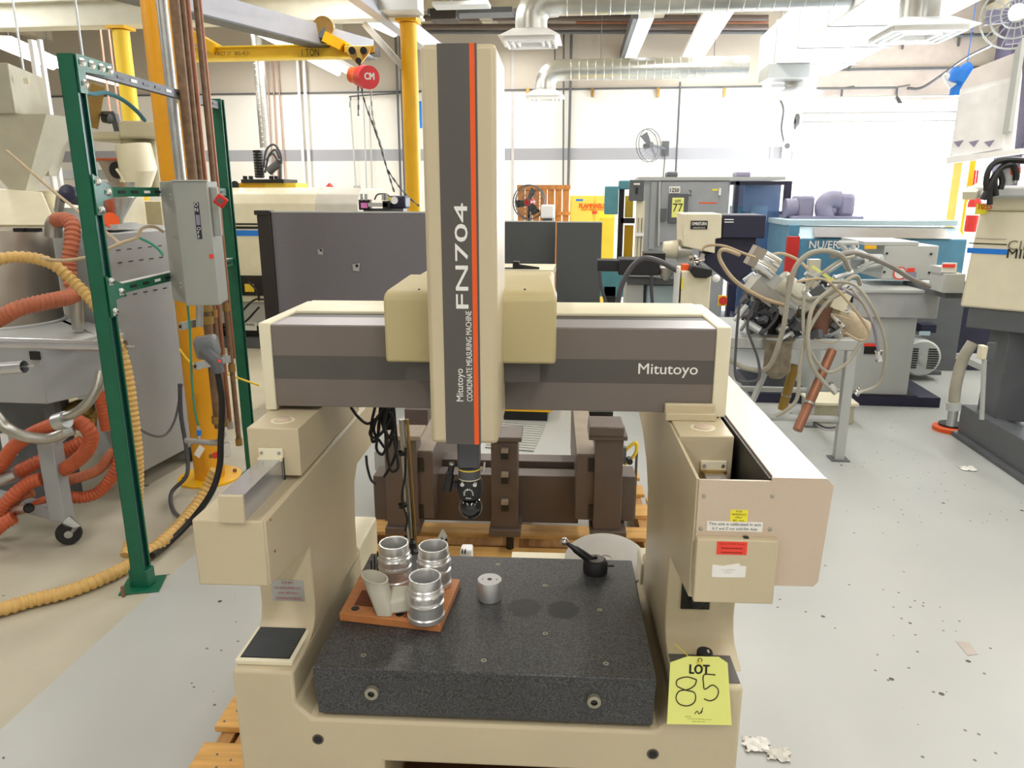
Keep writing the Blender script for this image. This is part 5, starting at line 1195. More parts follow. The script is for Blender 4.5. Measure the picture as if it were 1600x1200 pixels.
part('bench_top', fb(980, 436, 1064, 444, 6.4, .6), dgrey, wst); part('cabinet', fb(976, 444, 1006, 500, 6.45, .5, .05), lgrey, wst, bevel=.01); part('cabinet', fb(1008, 446, 1064, 500, 6.5, .5, .05), tealp, wst, bevel=.01)
part('black_slide', fb(933, 407, 970, 424, 6.35, .2), blackm, wst, bevel=.008); part('black_slide', fb(966, 406, 1032, 430, 6.3, .3), blackm, wst, bevel=.01); part('gib', fb(1006, 396, 1040, 410, 6.4, .25), blackp, wst)
part('chuck', MB().lathe([(.02, 0), (.05, .04), (.08, .11)], W(1040, 438, 6.35), seg=16), steel, wst)
part('cable', MB().tube(cr([W(964, 485, 6.1), W(970, 450, 6.1), W(985, 420, 6.1), W(1005, 404, 6.1), W(1030, 408, 6.1), W(1062, 425, 6.1)]), .022, 8), hosedk, wst)
part('cable', MB().tube(cr([W(937, 424, 6.3), W(940, 450, 6.3), W(950, 482, 6.3)]), .016, 6), hosedk, wst); part('cable', MB().tube(cr([W(1018, 430, 6.3), W(1018, 455, 6.3), W(1020, 482, 6.3)]), .016, 6), hosedk, wst)
pc = thing('cream_pedestal', 'cream pedestal cabinet with a shiny fixture and dark block on its top', 'pedestal', W(1085, 480, 5.9))
part('cabinet', fb(1062, 424, 1112, 500, 5.8, .45, .02), cream, pc, bevel=.01)
part('side', fb(1058, 424, 1063, 500, 5.82, .4, .02), whitep, pc); part('yellow_label', fb(1064, 434, 1068, 452, 5.795, .004), yst, pc)
part('rubber_block', MB().prism([(W(p[0], p[1], 5.8).x, W(p[0], p[1], 5.8).z) for p in ((1076, 422), (1080, 414), (1112, 420), (1111, 430), (1102, 434), (1084, 433))], 1, 5.75, 6.0), rubber, pc, bevel=.01)
part('wood_block', fb(1066, 414, 1077, 424, 5.85, .12), orange, pc)
mb = MB(); random.seed(7)
for k in range(14): q = W(1082 + random.random() * 18, 416 - random.random() * 16, 5.85 + random.random() * .1); q2 = q + V((random.uniform(-.05, .05), random.uniform(-.03, .03), random.uniform(-.03, .05))); mb.cyl(q, q2, random.uniform(.008, .02), seg=10)
part('chrome_fixture', mb, chrome, pc)
part('round_knob', MB().ball(W(1119, 435, 5.75), .03), whitep, pc)

# ---- table with the bundle of hoses
tbw = thing('welded_table', 'pale grey welded steel table standing under the tangle of hoses', 'table', G(1290, 690))
LG = [G(1318, 720), G(1190, 700), G(1262, 668)]
ztb = W(1345, 532, G(1318, 720).y).z
p0 = G(1318, 720)
tp = [V((W(1325, 540, p0.y).x, p0.y, 0)), V((W(1120, 520, 5.6).x, 5.6, 0))]
part('table_top', MB().box(W(1126, 520, 5.1).x, W(1343, 528, 4.95).x, 4.9, 5.75, ztb - .07, ztb), lgrey, tbw, bevel=.006)
xr = W(1334, 600, 4.95).x
for x, y in ((xr - .05, 4.93), (xr - .05, 5.68), (W(1130, 540, 5.1).x + .02, 4.93), (W(1130, 540, 5.1).x + .02, 5.68)):
    o = part('leg', MB().box(x - .03, x + .03, y - .03, y + .03, .006, ztb - .07), lgrey, tbw); part('foot_plate', MB().box(x - .06, x + .06, y - .06, y + .06, 0, .006), dgrey, o)
part('stretcher', MB().cyl((xr - .95, 4.93, .28), (xr - .05, 4.93, .28), .022), lgrey, tbw)
part('stretcher', MB().cyl((xr - .95, 5.68, .28), (xr - .05, 5.68, .28), .022), lgrey, tbw)
part('brace', MB().bar(V((xr - .75, 4.95, .05)), V((xr - .45, 5.2, ztb - .1)), .03), lgrey, tbw)
fx = thing('core_puller_fixture', 'greasy metal fixture with cylinders and clamps lying on the welded table', 'fixture', W(1230, 480, 5.2))
part('cylinder_head', MB().bar(W(1172, 397, 5.0), W(1188, 405, 5.0), .13, .13), drum, fx)
part('ram', MB().cyl(W(1186, 400, 5.0), W(1214, 416, 5.0), .055, seg=18), chrome, fx); part('ram_rod', MB().cyl(W(1180, 412, 4.96), W(1208, 428, 4.96), .045, seg=18), chrome, fx)
part('bed_plate', MB().bar(W(1172, 442, 5.0), W(1224, 480, 5.0), .20, .10), steel, fx)
part('bed_plate', MB().bar(W(1185, 430, 5.05), W(1240, 462, 5.05), .16, .12), lgrey, fx)
part('barrel', MB().cyl(W(1215, 440, 5.0), W(1262, 478, 5.0), .085, seg=20), putty, fx)
part('barrel', MB().cyl(W(1262, 470, 5.05), W(1345, 520, 5.1), .09, seg=20), mat('greasy_cream', 'b7a68a', .5, var=.25, sc=12), fx)
part('valve_block', MB().bar(W(1300, 462, 5.0), W(1322, 470, 5.0), .12, .14), cream, fx); part('coil', fb(1322, 452, 1336, 474, 5.0, .12), blackp, fx, bevel=.01)
part('upright', MB().bar(W(1266, 480, 5.15), W(1272, 405, 5.15), .07, .07), putty, fx)
mb = MB(); random.seed(11)
for k in range(70):
    q = W(1165 + random.random() * 150, 425 + random.random() * 100, 4.88 + random.random() * .35); d = V((random.uniform(-.12, .12), random.uniform(-.05, .05), random.uniform(-.10, .08)))
    mb.cyl(q, q + d, random.uniform(.010, .03), seg=8)
part('fittings', mb, galv, fx, kind='stuff')
mb = MB()
for k in range(60):
    q = W(1160 + random.random() * 150, 450 + random.random() * 75, 4.9 + random.random() * .35); s = random.uniform(.02, .055)
    mb.rbox(q, (s * 2, s, s * 1.3), random.uniform(0, 3), random.uniform(0, 1), random.uniform(0, 1))
part('clamp_blocks', mb, dgrey, fx, kind='stuff')
part('brown_cup', MB().lathe([(.07, 0), (.08, .16), (.09, .18)], W(1276, 520, 5.0), seg=18), mat('greasy_brown', '74503e', .5, var=.2), fx)
part('brown_cup', MB().lathe([(.06, 0), (.07, .1), (.08, .12)], W(1232, 506, 5.0), seg=18), brass, fx, label='tan grease-coated cup')
part('dark_pot', MB().lathe([(.05, 0), (.07, .1), (.08, .12)], W(1200, 520, 5.0), seg=18), rubber, fx)
part('hanging_pot', MB().lathe([(.04, 0), (.085, .05), (.085, .24), (.1, .26)], W(1212, 590, 4.85), seg=18), mat('greasy_pot', '8a7f6c', .45, .3, var=.3, sc=20), fx)
part('yellow_tag', MB().hexa([W(1268, 418, 4.8), W(1298, 440, 4.8), W(1298, 440, 4.805), W(1268, 418, 4.805), W(1270, 414, 4.8), W(1306, 438, 4.8), W(1306, 438, 4.805), W(1270, 414, 4.805)]), tagy, fx)
part('red_valve_sign', fb(1122, 462, 1136, 478, 5.5, .02), yellow2, fx); part('red_disc', MB().cyl(W(1130, 470, 5.49), W(1130, 470, 5.47), .03, seg=18), redp, fx)
HS = [
 ('pale grey hose making the highest loop over the table', [(1135, 560), (1165, 575), (1200, 574, 4.7), (1222, 520, 4.65), (1232, 460, 4.65), (1242, 420, 4.65), (1262, 398, 4.65), (1290, 392, 4.65), (1315, 400, 4.7), (1327, 422, 4.8)], .022, hosegrey),
 ('cream hose arching at the left end of the table beside the chrome ram', [(1230, 478, 4.9), (1190, 465, 4.85), (1150, 440, 4.8), (1128, 412, 4.8), (1124, 396, 4.8), (1132, 390, 4.8), (1155, 398, 4.9)], .018, tan2),
 ('grey hose swinging round the middle of the tangle', [(1235, 430, 4.7), (1232, 450, 4.7), (1250, 466, 4.65), (1290, 462, 4.65), (1320, 440, 4.65), (1338, 432, 4.7), (1344, 445, 4.75)], .018, hosegrey),
 ('grey hose falling right of the table beyond its corner', [(1300, 440, 4.6), (1335, 445, 4.55), (1360, 475, 4.5), (1380, 520, 4.5), (1384, 560, 4.5), (1372, 600, 4.5), (1338, 615, 4.5)], .013, hosegrey),
 ('long grey hose drooping in front of the table to its metal end', [(1300, 450, 4.6), (1270, 480, 4.55), (1262, 530, 4.5), (1268, 570, 4.5), (1285, 595, 4.5), (1305, 615, 4.5)], .018, hosegrey),
 ('grey hose crossing down to the left under the table', [(1320, 455, 4.65), (1290, 475, 4.6), (1262, 520, 4.55), (1250, 570, 4.5), (1246, 620, 4.5), (1230, 640, 4.5), (1212, 650, 4.5)], .016, hosegrey),
 ('mauve grey hose coming down inside the right table leg', [(1310, 448, 4.7), (1345, 470, 4.65), (1362, 500, 4.6), (1372, 545, 4.6), (1373, 560, 4.6)], .013, purple),
 ('grey hose with brass end hanging by the table leg', [(1330, 450, 4.65), (1352, 480, 4.6), (1368, 520, 4.6), (1375, 552, 4.6)], .012, hosegrey),
 ('tan air line looping low over the table edge', [(1245, 440, 4.6), (1285, 436, 4.6), (1310, 455, 4.6), (1340, 490, 4.6), (1358, 520, 4.6), (1345, 532, 4.6), (1320, 520, 4.6)], .011, tan2),
 ('thin tan tube around the brown cup', [(1272, 530, 4.7), (1300, 536, 4.65), (1318, 520, 4.65), (1300, 492, 4.65), (1330, 500, 4.6)], .006, tan2),
 ('dark cable looping below the table left of the hanging pot', [(1155, 475, 4.8), (1150, 540, 4.75), (1150, 590, 4.7), (1170, 596, 4.7), (1186, 590, 4.7), (1184, 560, 4.75), (1168, 510, 4.8), (1180, 470, 4.8)], .012, hosedk),
 ('dark cable tangled behind the bed plate', [(1160, 500, 5.0), (1170, 470, 5.0), (1200, 462, 4.95), (1215, 490, 4.9), (1190, 520, 4.9), (1175, 500, 4.9)], .014, hosedk),
 ('cream hose lying above the chrome ram', [(1095, 392, 4.95), (1105, 384, 4.95), (1130, 384, 4.9), (1160, 395, 4.9), (1180, 402, 4.9)], .012, tan2),
 ('cream hose draped behind the chrome ram to the right', [(1200, 400, 5.1), (1220, 396, 5.1), (1245, 405, 5.05), (1262, 420, 5.0)], .013, tan2),
 ('grey hose lying along the grey press top to the right', [(1300, 400, 5.0), (1340, 396, 5.2), (1390, 415, 5.5), (1425, 436, 5.7), (1452, 448, 5.8)], .026, mat('warm_grey_hose', '8b8680', .5)),
 ('thick drab hose dipping from the table middle and back up', [(1335, 400, 4.75), (1305, 412, 4.7), (1262, 450, 4.65), (1255, 500, 4.6), (1262, 540, 4.55), (1290, 580, 4.55), (1320, 570, 4.55), (1345, 535, 4.6)], .014, hosegrey),
]
for lab, pts, r, m in HS: hose('rubber_hose', lab, [(p[0], p[1], p[2] if len(p) > 2 else 4.8) for p in pts], r * .72, m, plain=True, seg=8, group='hoses in the tangle on the table')
for i, (px, py, px1, py1) in enumerate(((1296, 600, 1308, 612), (1373, 548, 1374, 564), (1345, 608, 1336, 616))):
    ty_('hose_fitting', ('bright crimped hose end drooping below the table middle', 'bright hose coupling hanging beside the right table leg', 'bright hose tip crossing the right table leg')[i], 'fitting', MB().tube([W(px, py, 4.49), W((px + px1) / 2, (py + py1) / 2, 4.49), W(px1, py1, 4.49)], [.022, .016, .022], 10), chrome)
for i, (p, q, m) in enumerate((((1300, 548, 4.9), (1246, 672, 4.6), copper), ((1242, 570, 5.2), (1222, 640, 5.2), mat('olive_tube', '9a7a2c', .4)))):
    t = thing('leaning_tube', ('copper coloured tube leaning through the table towards the front', 'olive gold tube leaning inside the table behind the copper one')[i], 'tube', W(*q))
    part('tube', MB().cyl(W(*p), W(*q), .03 if i == 0 else .032, seg=14), m, t); part('ring', MB().cyl(W(*p).lerp(W(*q), .66), W(*p).lerp(W(*q), .69), .036, seg=14), steel, t)
bxw = thing('cardboard_box', 'small dusty wooden box on the floor under the welded table', 'box', G(1308, 660))
q = G(1308, 662); part('box', MB().box(q.x - .2, q.x + .12, q.y, q.y + .3, 0.0, .15), mat('dusty_box', 'b5ae94', .7, var=.2), bxw, bevel=.006); part('top_board', MB().box(q.x - .22, q.x + .14, q.y - .02, q.y + .32, .15, .17), cream, bxw)
lh = hose('black_cable', 'short dark cord lying on the floor beneath the welded table', [G(1270, 658, .02), G(1290, 668, .02), G(1312, 667, .02)], .008, hosedk, plain=True, seg=6)

# ---- NU/ERA machine and grey press
nu = thing('blue_saw_machine', 'long blue and pale blue machine with white lettering behind the hose tangle', 'machine', W(1350, 450, 8))
Yn = 7.6
P8 = [(1226, 347), (1495, 354), (1510, 378), (1252, 372)]
part('hood', MB().hexa([W(1250, 374, Yn), W(1510, 377, Yn), W(1510, 377, Yn + 1), W(1250, 374, Yn + 1), W(1240, 352, Yn + .25), W(1496, 355, Yn + .25), W(1496, 355, Yn + 1), W(1240, 352, Yn + 1)]), tealp, nu, bevel=.01)
part('hood_window', MB().sheet([W(1272, 371, Yn - .02), W(1486, 374, Yn - .02), W(1474, 357.5, Yn + .17), W(1270, 355.5, Yn + .17)], (0, -1, .3), .02), smoke, nu)
part('hood_top', fb(1228, 345, 1497, 352, Yn + .22, .8), tealp, nu)
part('blue_body', fb(1246, 374, 1512, 440, Yn, 1.0, .9), tealb, nu, bevel=.01); part('blue_side', fb(1226, 352, 1250, 440, Yn + .1, .9, .9), tealb, nu)
part('lettering', text_mb('NU/ERA 38', W(1264, 388, Yn - .01), (1, 0, 0), (0, 0, 1), W(1342, 388, Yn).x - W(1264, 388, Yn).x, W(1300, 376, Yn).z - W(1300, 388, Yn).z, bold=.01, d=.004), white, nu, rec=False)
part('base', fb(1230, 440, 1512, 520, Yn + .1, .9, 0), dgrey, nu)
part('red_panel', fb(1228, 370, 1250, 408, Yn - .3, .06, .8), redp, nu, label='red end panel')
mt = thing('hopper_motor', 'hazy grey motor and ducts standing on the blue machine roof before the open door', 'motor', W(1300, 345, 8.5))
part('motor_box', fb(1246, 306, 1275, 343, 8.3, .35), purple, mt, bevel=.03)
part('duct_elbow', MB().tube(cr([W(1289, 340, 8.3), W(1287, 322, 8.3), W(1296, 312, 8.3), W(1312, 312, 8.3)]), .09, 14), purple, mt)
part('motor', fb(1308, 302, 1340, 340, 8.3, .4), purple, mt, bevel=.05); part('bed', fb(1238, 338, 1350, 347, 8.2, .6), purple, mt); part('bar', fb(1345, 342, 1428, 350, 8.3, .2), purple, mt)
part('tank', MB().cyl(W(1226, 325, 8.4), W(1244, 325, 8.4), .10, seg=18), purple, mt)
gp = thing('grey_press', 'large grey press cabinet with a sloping worktop and a motor in its open base', 'machine', W(1380, 600, 6.3))
part('bed_top', MB().hexa([W(1342, 457, 6.3), W(1470, 458, 6.3), W(1468, 440, 7.2), W(1340, 440, 7.2), W(1342, 453, 6.3), W(1470, 454, 6.3), W(1468, 436, 7.2), W(1340, 436, 7.2)]), lgrey, gp)
part('bed_body', fb(1338, 457, 1470, 496, 6.32, .85), mat('press_grey', 'b0b2b3', .45), gp, bevel=.008)
part('pedestal', fb(1262, 496, 1434, 619, 6.36, .8, .06), lgrey, gp, bevel=.006)
part('upper_cabinet', fb(1376, 384, 1468, 437, 6.6, .5), lgrey, gp, bevel=.01); part('lid', fb(1350, 378, 1436, 383, 6.6, .6), lgrey, gp)
o = part('warning_disc', MB().lathe([(.055, 0), (.055, .004), (.045, .004)], W(1406, 427, 6.59), (0, -1, 0), 24), redst, gp); part('disc_face', MB().cyl(W(1406, 427, 6.588), W(1406, 427, 6.584), .044, seg=24), concl, o)
part('red_label', fb(1418, 419, 1430, 425, 6.59, .005), redst, gp); part('dark_label', fb(1416, 425, 1432, 434, 6.59, .005), purple, gp)
mb = MB()
for px, py in ((1386, 396), (1455, 397), (1382, 425), (1452, 426)): mb.cyl(W(px, py, 6.6), W(px, py, 6.59), .010, seg=8)
part('screws', mb, ink, gp)
part('yellow_key', fb(1352, 384, 1370, 389, 6.55, .03), yellow, gp)
part('skid', fb(1180, 622, 1470, 628, 6.30, .9, 0), navy, gp); part('skid', fb(1180, 619, 1434, 623, 6.32, .8), blackp, gp)
o = part('danger_sign', fb(1350, 537, 1373, 553, 6.35, .01), ink, gp); part('red_band', fb(1350, 537, 1373, 541, 6.345, .006), redst, o)
part('duct_clamp', MB().lathe([(.1, 0), (.1, .03), (.06, .05)], W(1336, 408, 6.4), (0, -1, 0), 20), lgrey, gp)
mb = MB()
for a_, b_ in (((1325, 390), (1380, 412)), ((1310, 378), (1332, 402)), ((1380, 412), (1340, 420)), ((1310, 380), (1340, 380)), ((1332, 382), (1335, 404)), ((1345, 418), (1376, 404))): mb.cyl(W(a_[0], a_[1], 6.4), W(b_[0], b_[1], 6.4), .02, seg=8)
part('linkage', mb, lgrey, gp); part('ram_barrel', MB().cyl(W(1325, 411, 6.5), W(1376, 411, 6.5), .075, seg=18), grey, gp)
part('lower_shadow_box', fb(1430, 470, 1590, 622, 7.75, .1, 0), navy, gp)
mo = thing('electric_motor', 'grey finned electric motor with a slotted round end cover under the press', 'motor', W(1440, 590, 6.5))
c = W(1441, 560, 7.22)
part('body', MB().lathe([(.0, .005), (.16, .0), (.175, -.02), (.18, -.30), (0, -.32)], c, (0, -1, 0), 32), lgrey, mo)
mb = MB()
for k in range(9):
    z = -.09 + k * .0225; hwid = math.sqrt(max(.0, .145 ** 2 - z * z))
    for s in (-1, 1): 
        if hwid > .045: mb.box(c.x + s * .045, c.x + s * hwid, c.y - .008, c.y - .0, c.z + z - .006, c.z + z + .006)
part('vent_slots', mb, blackp, mo, kind='stuff'); part('cap_centre', MB().cyl(c, c + V((0, -.02, 0)), .04, seg=20), lgrey, mo)
part('motor_foot', MB().box(c.x - .2, c.x + .2, c.y + .02, c.y + .3, .06, c.z - .13), dgrey, mo); part('terminal_box', fb(1438, 508, 1464, 520, 7.3, .15), navy, mo); part('white_plate', fb(1436, 518, 1454, 524, 7.28, .01), tealp, mo)
jb = thing('warning_box', 'grey junction box with a red and white warning label beside the beige machine', 'box', W(1488, 440, 5.9))
part('box', fb(1472, 428, 1510, 458, 5.9, .25), lgrey, jb, bevel=.008); part('box', fb(1470, 418, 1496, 428, 5.95, .2), lgrey, jb); o = part('label', fb(1472, 411, 1496, 426, 5.93, .02), concl, jb); part('red_band', fb(1473, 413, 1493, 418, 5.92, .01), redst, o); part('arm', fb(1476, 458, 1506, 466, 5.95, .8), dgrey, jb)
# ---- big beige machine at right
ml = thing('beige_moulding_press', 'big rounded beige machine with blue and black stripes at the right edge', 'machine', (4.2, 4.8, 0))
Xm = 2.72
def sx(px, py, X=Xm):
    d = ray(px, py); return _C + d * (X / d.x)
a0 = sx(1515, 340); a1 = sx(1600, 480)
# left-facing side panel of the press runs towards the camera; the front face is turned to us
Mm = Matrix.Translation(V((W(1500, 400, 5.35).x, 5.35, 0))) @ Matrix.Rotation(math.radians(-38), 4, 'Z')
def mp(px, py):     # photograph pixel on the turned front plane
    o = Mm.inverted() @ _C; d = Mm.inverted().to_3x3() @ ray(px, py); return o + d * ((0 - o.y) / d.y)
zb = [mp(1498, 476), mp(1600, 507)]; ztp = mp(1528, 330); 
uL = mp(1500, 476).x; zt = mp(1545, 302).z
part('body', MB(Mm).hexa([(uL, 0, mp(1500, 479).z), (3.0, 0, mp(1500, 479).z), (3.0, 1.4, mp(1500, 479).z), (uL, 1.4, mp(1500, 479).z), (uL + .03, 0, ztp.z), (3.0, 0, ztp.z), (3.0, 1.4, ztp.z), (uL + .03, 1.4, ztp.z)]), cream, ml, bevel=.015)
part('rounded_top', MB(Mm).prism([(uL + .03, ztp.z), (uL + .05, ztp.z + .06), (uL + .11, ztp.z + .12), (uL + .22, ztp.z + .15), (3.0, ztp.z + .15), (3.0, ztp.z)], 1, .0, 1.4), cream, ml, bevel=.03)
def mq(px0, py0, px1, py1, m, n='stripe', o=.004, par=ml):
    a = mp(px0, py0); b = mp(px1, py1); return part(n, MB(Mm).box(a.x, b.x, -o, 0, b.z, a.z), m, par)
lw = mp(1514, 372); rw = mp(1573, 380)
mq(1514, 372, 1573, 374, ink); mq(1514, 379, 1573, 383, ink); mq(1512, 387, 1573, 398, bluestr, 'blue_stripe')
mq(1526, 318, 1541, 335, yst, 'yellow_sticker')
Rm = Mm.to_3x3()
def mtext(s, px, py, h, w_, m, bold=.0):
    a = mp(px, py); part('lettering', text_mb(s, Mm @ V((a.x, -.006, a.z)), Rm @ V((1, 0, 0)), (0, 0, 1), w_, h, bold=bold, d=.001), m, ml, rec=False)
mtext('CINCINNATI', 1574, 390, .060, .50, mat('grey_print', '7b7565', .5), .0); mtext('MILACRON', 1573, 403, .060, .43, ink, .004); mtext('1055', 1529, 327, .04, .075, orange, .02)
part('bed_beam', MB(Mm).box(uL + .05, 3.0, .02, .5, mp(1500, 479).z - .14, mp(1500, 479).z), dgrey, ml, bevel=.006)
XE = 2.72
part('leg', MB().box(XE + .06, XE + .26, 5.2, 5.45, .22, 1.05), dgrey, ml, bevel=.006)
part('leg', MB().box(XE + .36, XE + .42, 5.0, 5.3, .22, 1.0), navy, ml)
part('base_beam', MB().box(XE, XE + .12, 2.5, 5.55, .035, .24), dgrey, ml, bevel=.004)
part('base_flange', MB().box(XE - .04, XE + .16, 2.5, 5.55, .0, .035), dgrey, ml, bevel=.004)
part('base_deck', MB().box(XE + .12, 6.0, 2.5, 5.55, .18, .21), dgrey, ml); part('base_back', MB().box(XE + .5, 6.0, 5.0, 5.1, .21, .95), blackm, ml)
part('drip_ring', MB().lathe([(.16, 0), (.18, .03), (.14, .04)], (XE + .55, 4.75, .212), seg=24), blackp, ml)
part('conduit_box', fb(1532, 541, 1545, 562, 4.7, .06), cream, ml, bevel=.006); part('conduit_plate', fb(1540, 536, 1558, 565, 4.78, .02), dgrey, ml)
part('conduit', MB().cyl(W(1538, 562, 4.72), W(1534, 655, 4.72), .014), lgrey, ml)
part('tan_conduit', MB().tube(cr([W(1520, 535, 5.0), W(1505, 560, 5.0), W(1494, 600, 5.0), W(1490, 635, 5.0)]), .035, 12), hosegrey, ml)
part('conduit_collar', MB().cyl(W(1490, 628, 5.0), W(1490, 640, 5.0), .045, seg=14), lgrey, ml); part('conduit_foot', MB().cyl(W(1490, 640, 5.0), V((W(1490, 640, 5.0).x, 5.0, .24)), .03, seg=12), galv, ml)
part('shelf', fb(1556, 582, 1640, 590, 5.3, .6), lgrey, ml)
pk = thing('orange_pad', 'orange round pad on the floor at the corner of the dark base beam', 'pad', G(1484, 672))
q = G(1484, 672); part('pad', MB().lathe([(0, 0), (.12, 0), (.12, .03), (0, .03)], q, seg=24), orange, pk); part('dark_cap', MB().lathe([(0, .03), (.09, .03), (.09, .045), (0, .045)], q + V((.02, .03, 0)), seg=20), rubber, pk)
gd = thing('white_machine_guard', 'bright white machine guard panel standing above the beige machine at upper right', 'guard', W(1545, 200, 5.6))
Mg = Matrix.Translation(V((W(1490, 200, 6.3).x, 6.3, 0))) @ Matrix.Rotation(math.radians(-50), 4, 'Z')
def gp_(px, py):
    o = Mg.inverted() @ _C; d = Mg.inverted().to_3x3() @ ray(px, py); return o + d * ((0 - o.y) / d.y)
def gprism(pts, m, n, y0=-.02, y1=0, bev=0): q = [gp_(*p) for p in pts]; return part(n, MB(Mg).prism([(v.x, v.z) for v in q], 1, y0, y1), m, gd, bevel=bev)
gprism([(1484, 246), (1500, 140), (1592, 118), (1580, 236)], whitep, 'panel', 0, .05)
gprism([(1492, 246), (1505, 148), (1586, 126), (1568, 232)], mat('white_gloss', 'f7f7f7', .2), 'panel', -.02, 0)
gprism([(1500, 140), (1520, 108), (1592, 80), (1592, 118)], mat('pinkish_top', 'efe9e6', .4), 'top_panel', 0, .05)
for x in (1492, 1516, 1540): gprism([(x, 222), (x + 16, 219), (x + 8, 230)], purple, 'triangle_vent', -.024, -.018)
gprism([(1484, 246), (1600, 232), (1600, 240), (1484, 256)], whitep, 'lower_rail', -.05, .02)
gprism([(1572, 210), (1582, 205), (1604, 60), (1592, 80)], lgrey, 'post', -.06, 0)
q = gp_(1590, 245); q0 = gp_(1492, 250)
part('guard_support', MB(Mg).box(gp_(1486, 250).x, gp_(1600, 240).x, .05, .3, 1.45, q0.z), navy, gd) if False else None
mc = thing('hydraulic_manifold', 'grey manifold with black looping hoses on top of the beige machine', 'manifold', W(1570, 300, 5.0))
part('manifold', fb(1552, 290, 1640, 310, 5.1, .4), lgrey, mc, bevel=.02); part('plate', MB().bar(W(1514, 306, 5.3), W(1560, 276, 5.6), .08, .05), cream, mc)
part('tank', MB().cyl(W(1576, 288, 5.0), W(1572, 250, 5.0), .04, seg=14), lgrey, mc); part('red_band', MB().cyl(W(1584, 272, 4.98), W(1584, 262, 4.98), .035, seg=12), redp, mc)
for pts in (((1543, 312), (1541, 280), (1550, 258), (1572, 250), (1610, 252)), ((1556, 306), (1554, 280), (1565, 262), (1582, 258), (1588, 272), (1587, 282)), ((1535, 312), (1550, 282), (1560, 268), (1566, 282), (1563, 296)), ((1546, 320), (1548, 290), (1560, 270))):
    part('hose', MB().tube(cr([W(p[0], p[1], 4.95) for p in pts]), .018, 8), blackp, mc)
# orange frame and extinguisher by the door
of = thing('orange_door_frame', 'yellow-orange upright posts of a rack beside the open door', 'rack', W(1500, 340, 11))
part('post', fb(1490, 234, 1494, 352, 11, .08, 0), mat('rack_orange', 'e9b05c', .5), of); part('post', fb(1509, 246, 1517, 360, 10.5, .08, 0), yellow, of); part('cross_rail', fb(1490, 234, 1517, 238, 10.8, .3), whitep, of)
fe = thing('fire_extinguisher', 'red fire extinguisher standing right of the yellow rack post', 'extinguisher', W(1516, 362, 10))
part('cylinder', MB().lathe([(0, 0), (.075, 0), (.08, .02), (.08, .36), (.04, .43), (.03, .46)], W(1516, 362, 10), seg=20), redp, fe); part('label', MB().lathe([(.081, .2), (.081, .30)], W(1516, 362, 10), seg=20), concl, fe); part('valve', MB().cyl(W(1516, 362, 10) + V((0, 0, .46)), W(1516, 362, 10) + V((.0, 0, .52)), .03), blackp, fe)
part('stand', MB().box(W(1510, 362, 10).x, W(1522, 362, 10).x, 9.93, 10.07, 0, W(1516, 362, 10).z), whitep, fe)
hn = ty_('red_handle_tool', 'thin red long handle leaning behind the fire extinguisher', 'tool', MB().tube([W(1520, 300, 10.4), W(1524, 266, 10.4), W(1528, 266, 10.4), W(1524, 300, 10.4)], .012, 6).cyl(W(1522, 300, 10.4), V((W(1522, 300, 10.4).x, 10.4, 0)), .012), redp)
eb = thing('grey_disconnect', 'small pale grey electrical boxes in the bright doorway', 'electrical box', W(1465, 330, 13))
part('box', fb(1457, 302, 1476, 322, 13, .1), lgrey, eb, bevel=.01); part('box', fb(1450, 322, 1472, 338, 13, .1), lgrey, eb, bevel=.01); part('post', fb(1459, 338, 1464, 352, 13.02, .05, 0), lgrey, eb)
op = thing('door_opener_box', 'white door opener box with a dark oval on the wall left of the open door', 'electrical box', W(1230, 250, YW))
part('box', fb(1222, 219, 1238, 251, YW - .12, .1), whitep, op, bevel=.01); part('oval', MB().lathe([(.05, 0), (.05, .01), (0, .01)], W(1230, 228, YW - .12), (0, -1, 0), 18), dgrey, op)
part('cable', MB().tube(cr([W(1225, 222, YW - .1), W(1221, 200, YW - .1), W(1224, 170, YW - .1), W(1216, 150, YW - .1)]), .018, 6), dgrey, op)
part('chain_wheel', MB().lathe([(.05, -.03), (.14, -.02), (.14, .02), (.05, .03)], W(1245, 190, YW - .2), (1, 0, 0), 18), dgrey, op)
# papers
def crumple(name, px, py, s, label, seed, m=concl):
    random.seed(seed); c = G(px, py, .0); mb = MB(Matrix.Translation(c)); n = 9; vs = []
    for i in range(n):
        for j in range(n):
            u = (i / (n - 1) - .5) * s * (1 + random.uniform(-.25, .25)); v = (j / (n - 1) - .5) * s * .8 * (1 + random.uniform(-.25, .25))
            vs.append((u, v, .004 + random.random() * s * .16 * (1 if 0 < i < n - 1 and 0 < j < n - 1 else .3)))
    mb._add(vs, [(i * n + j, (i + 1) * n + j, (i + 1) * n + j + 1, i * n + j + 1) for i in range(n - 1) for j in range(n - 1)])
    return solo(name, mb, m, label, 'paper', sharp=50)
crumple('crumpled_paper', 1182, 1166, .085, 'crumpled white paper on the floor right of the machine base', 3)
crumple('crumpled_paper', 1216, 1180, .07, 'crumpled translucent wrapper on the floor at the bottom edge of the picture', 5, mat('wrapper', 'd5d2c8', .35))
crumple('crumpled_paper', 1512, 733, .09, 'small white paper scrap alone on the open floor at right', 9)
c = G(1511, 1013, 0); solo('floor_scrap', MB().hexa([G(1493, 1001, .0005), G(1514, 1003, .0005), G(1528, 1022, .0005), G(1512, 1024, .0005), G(1493, 1001, .0015), G(1514, 1003, .0015), G(1528, 1022, .0015), G(1512, 1024, .0015)]), mat('scrap_grey', 'b9b0a8', .8), 'flat grey diamond shaped scrap on the floor at lower right', 'scrap')

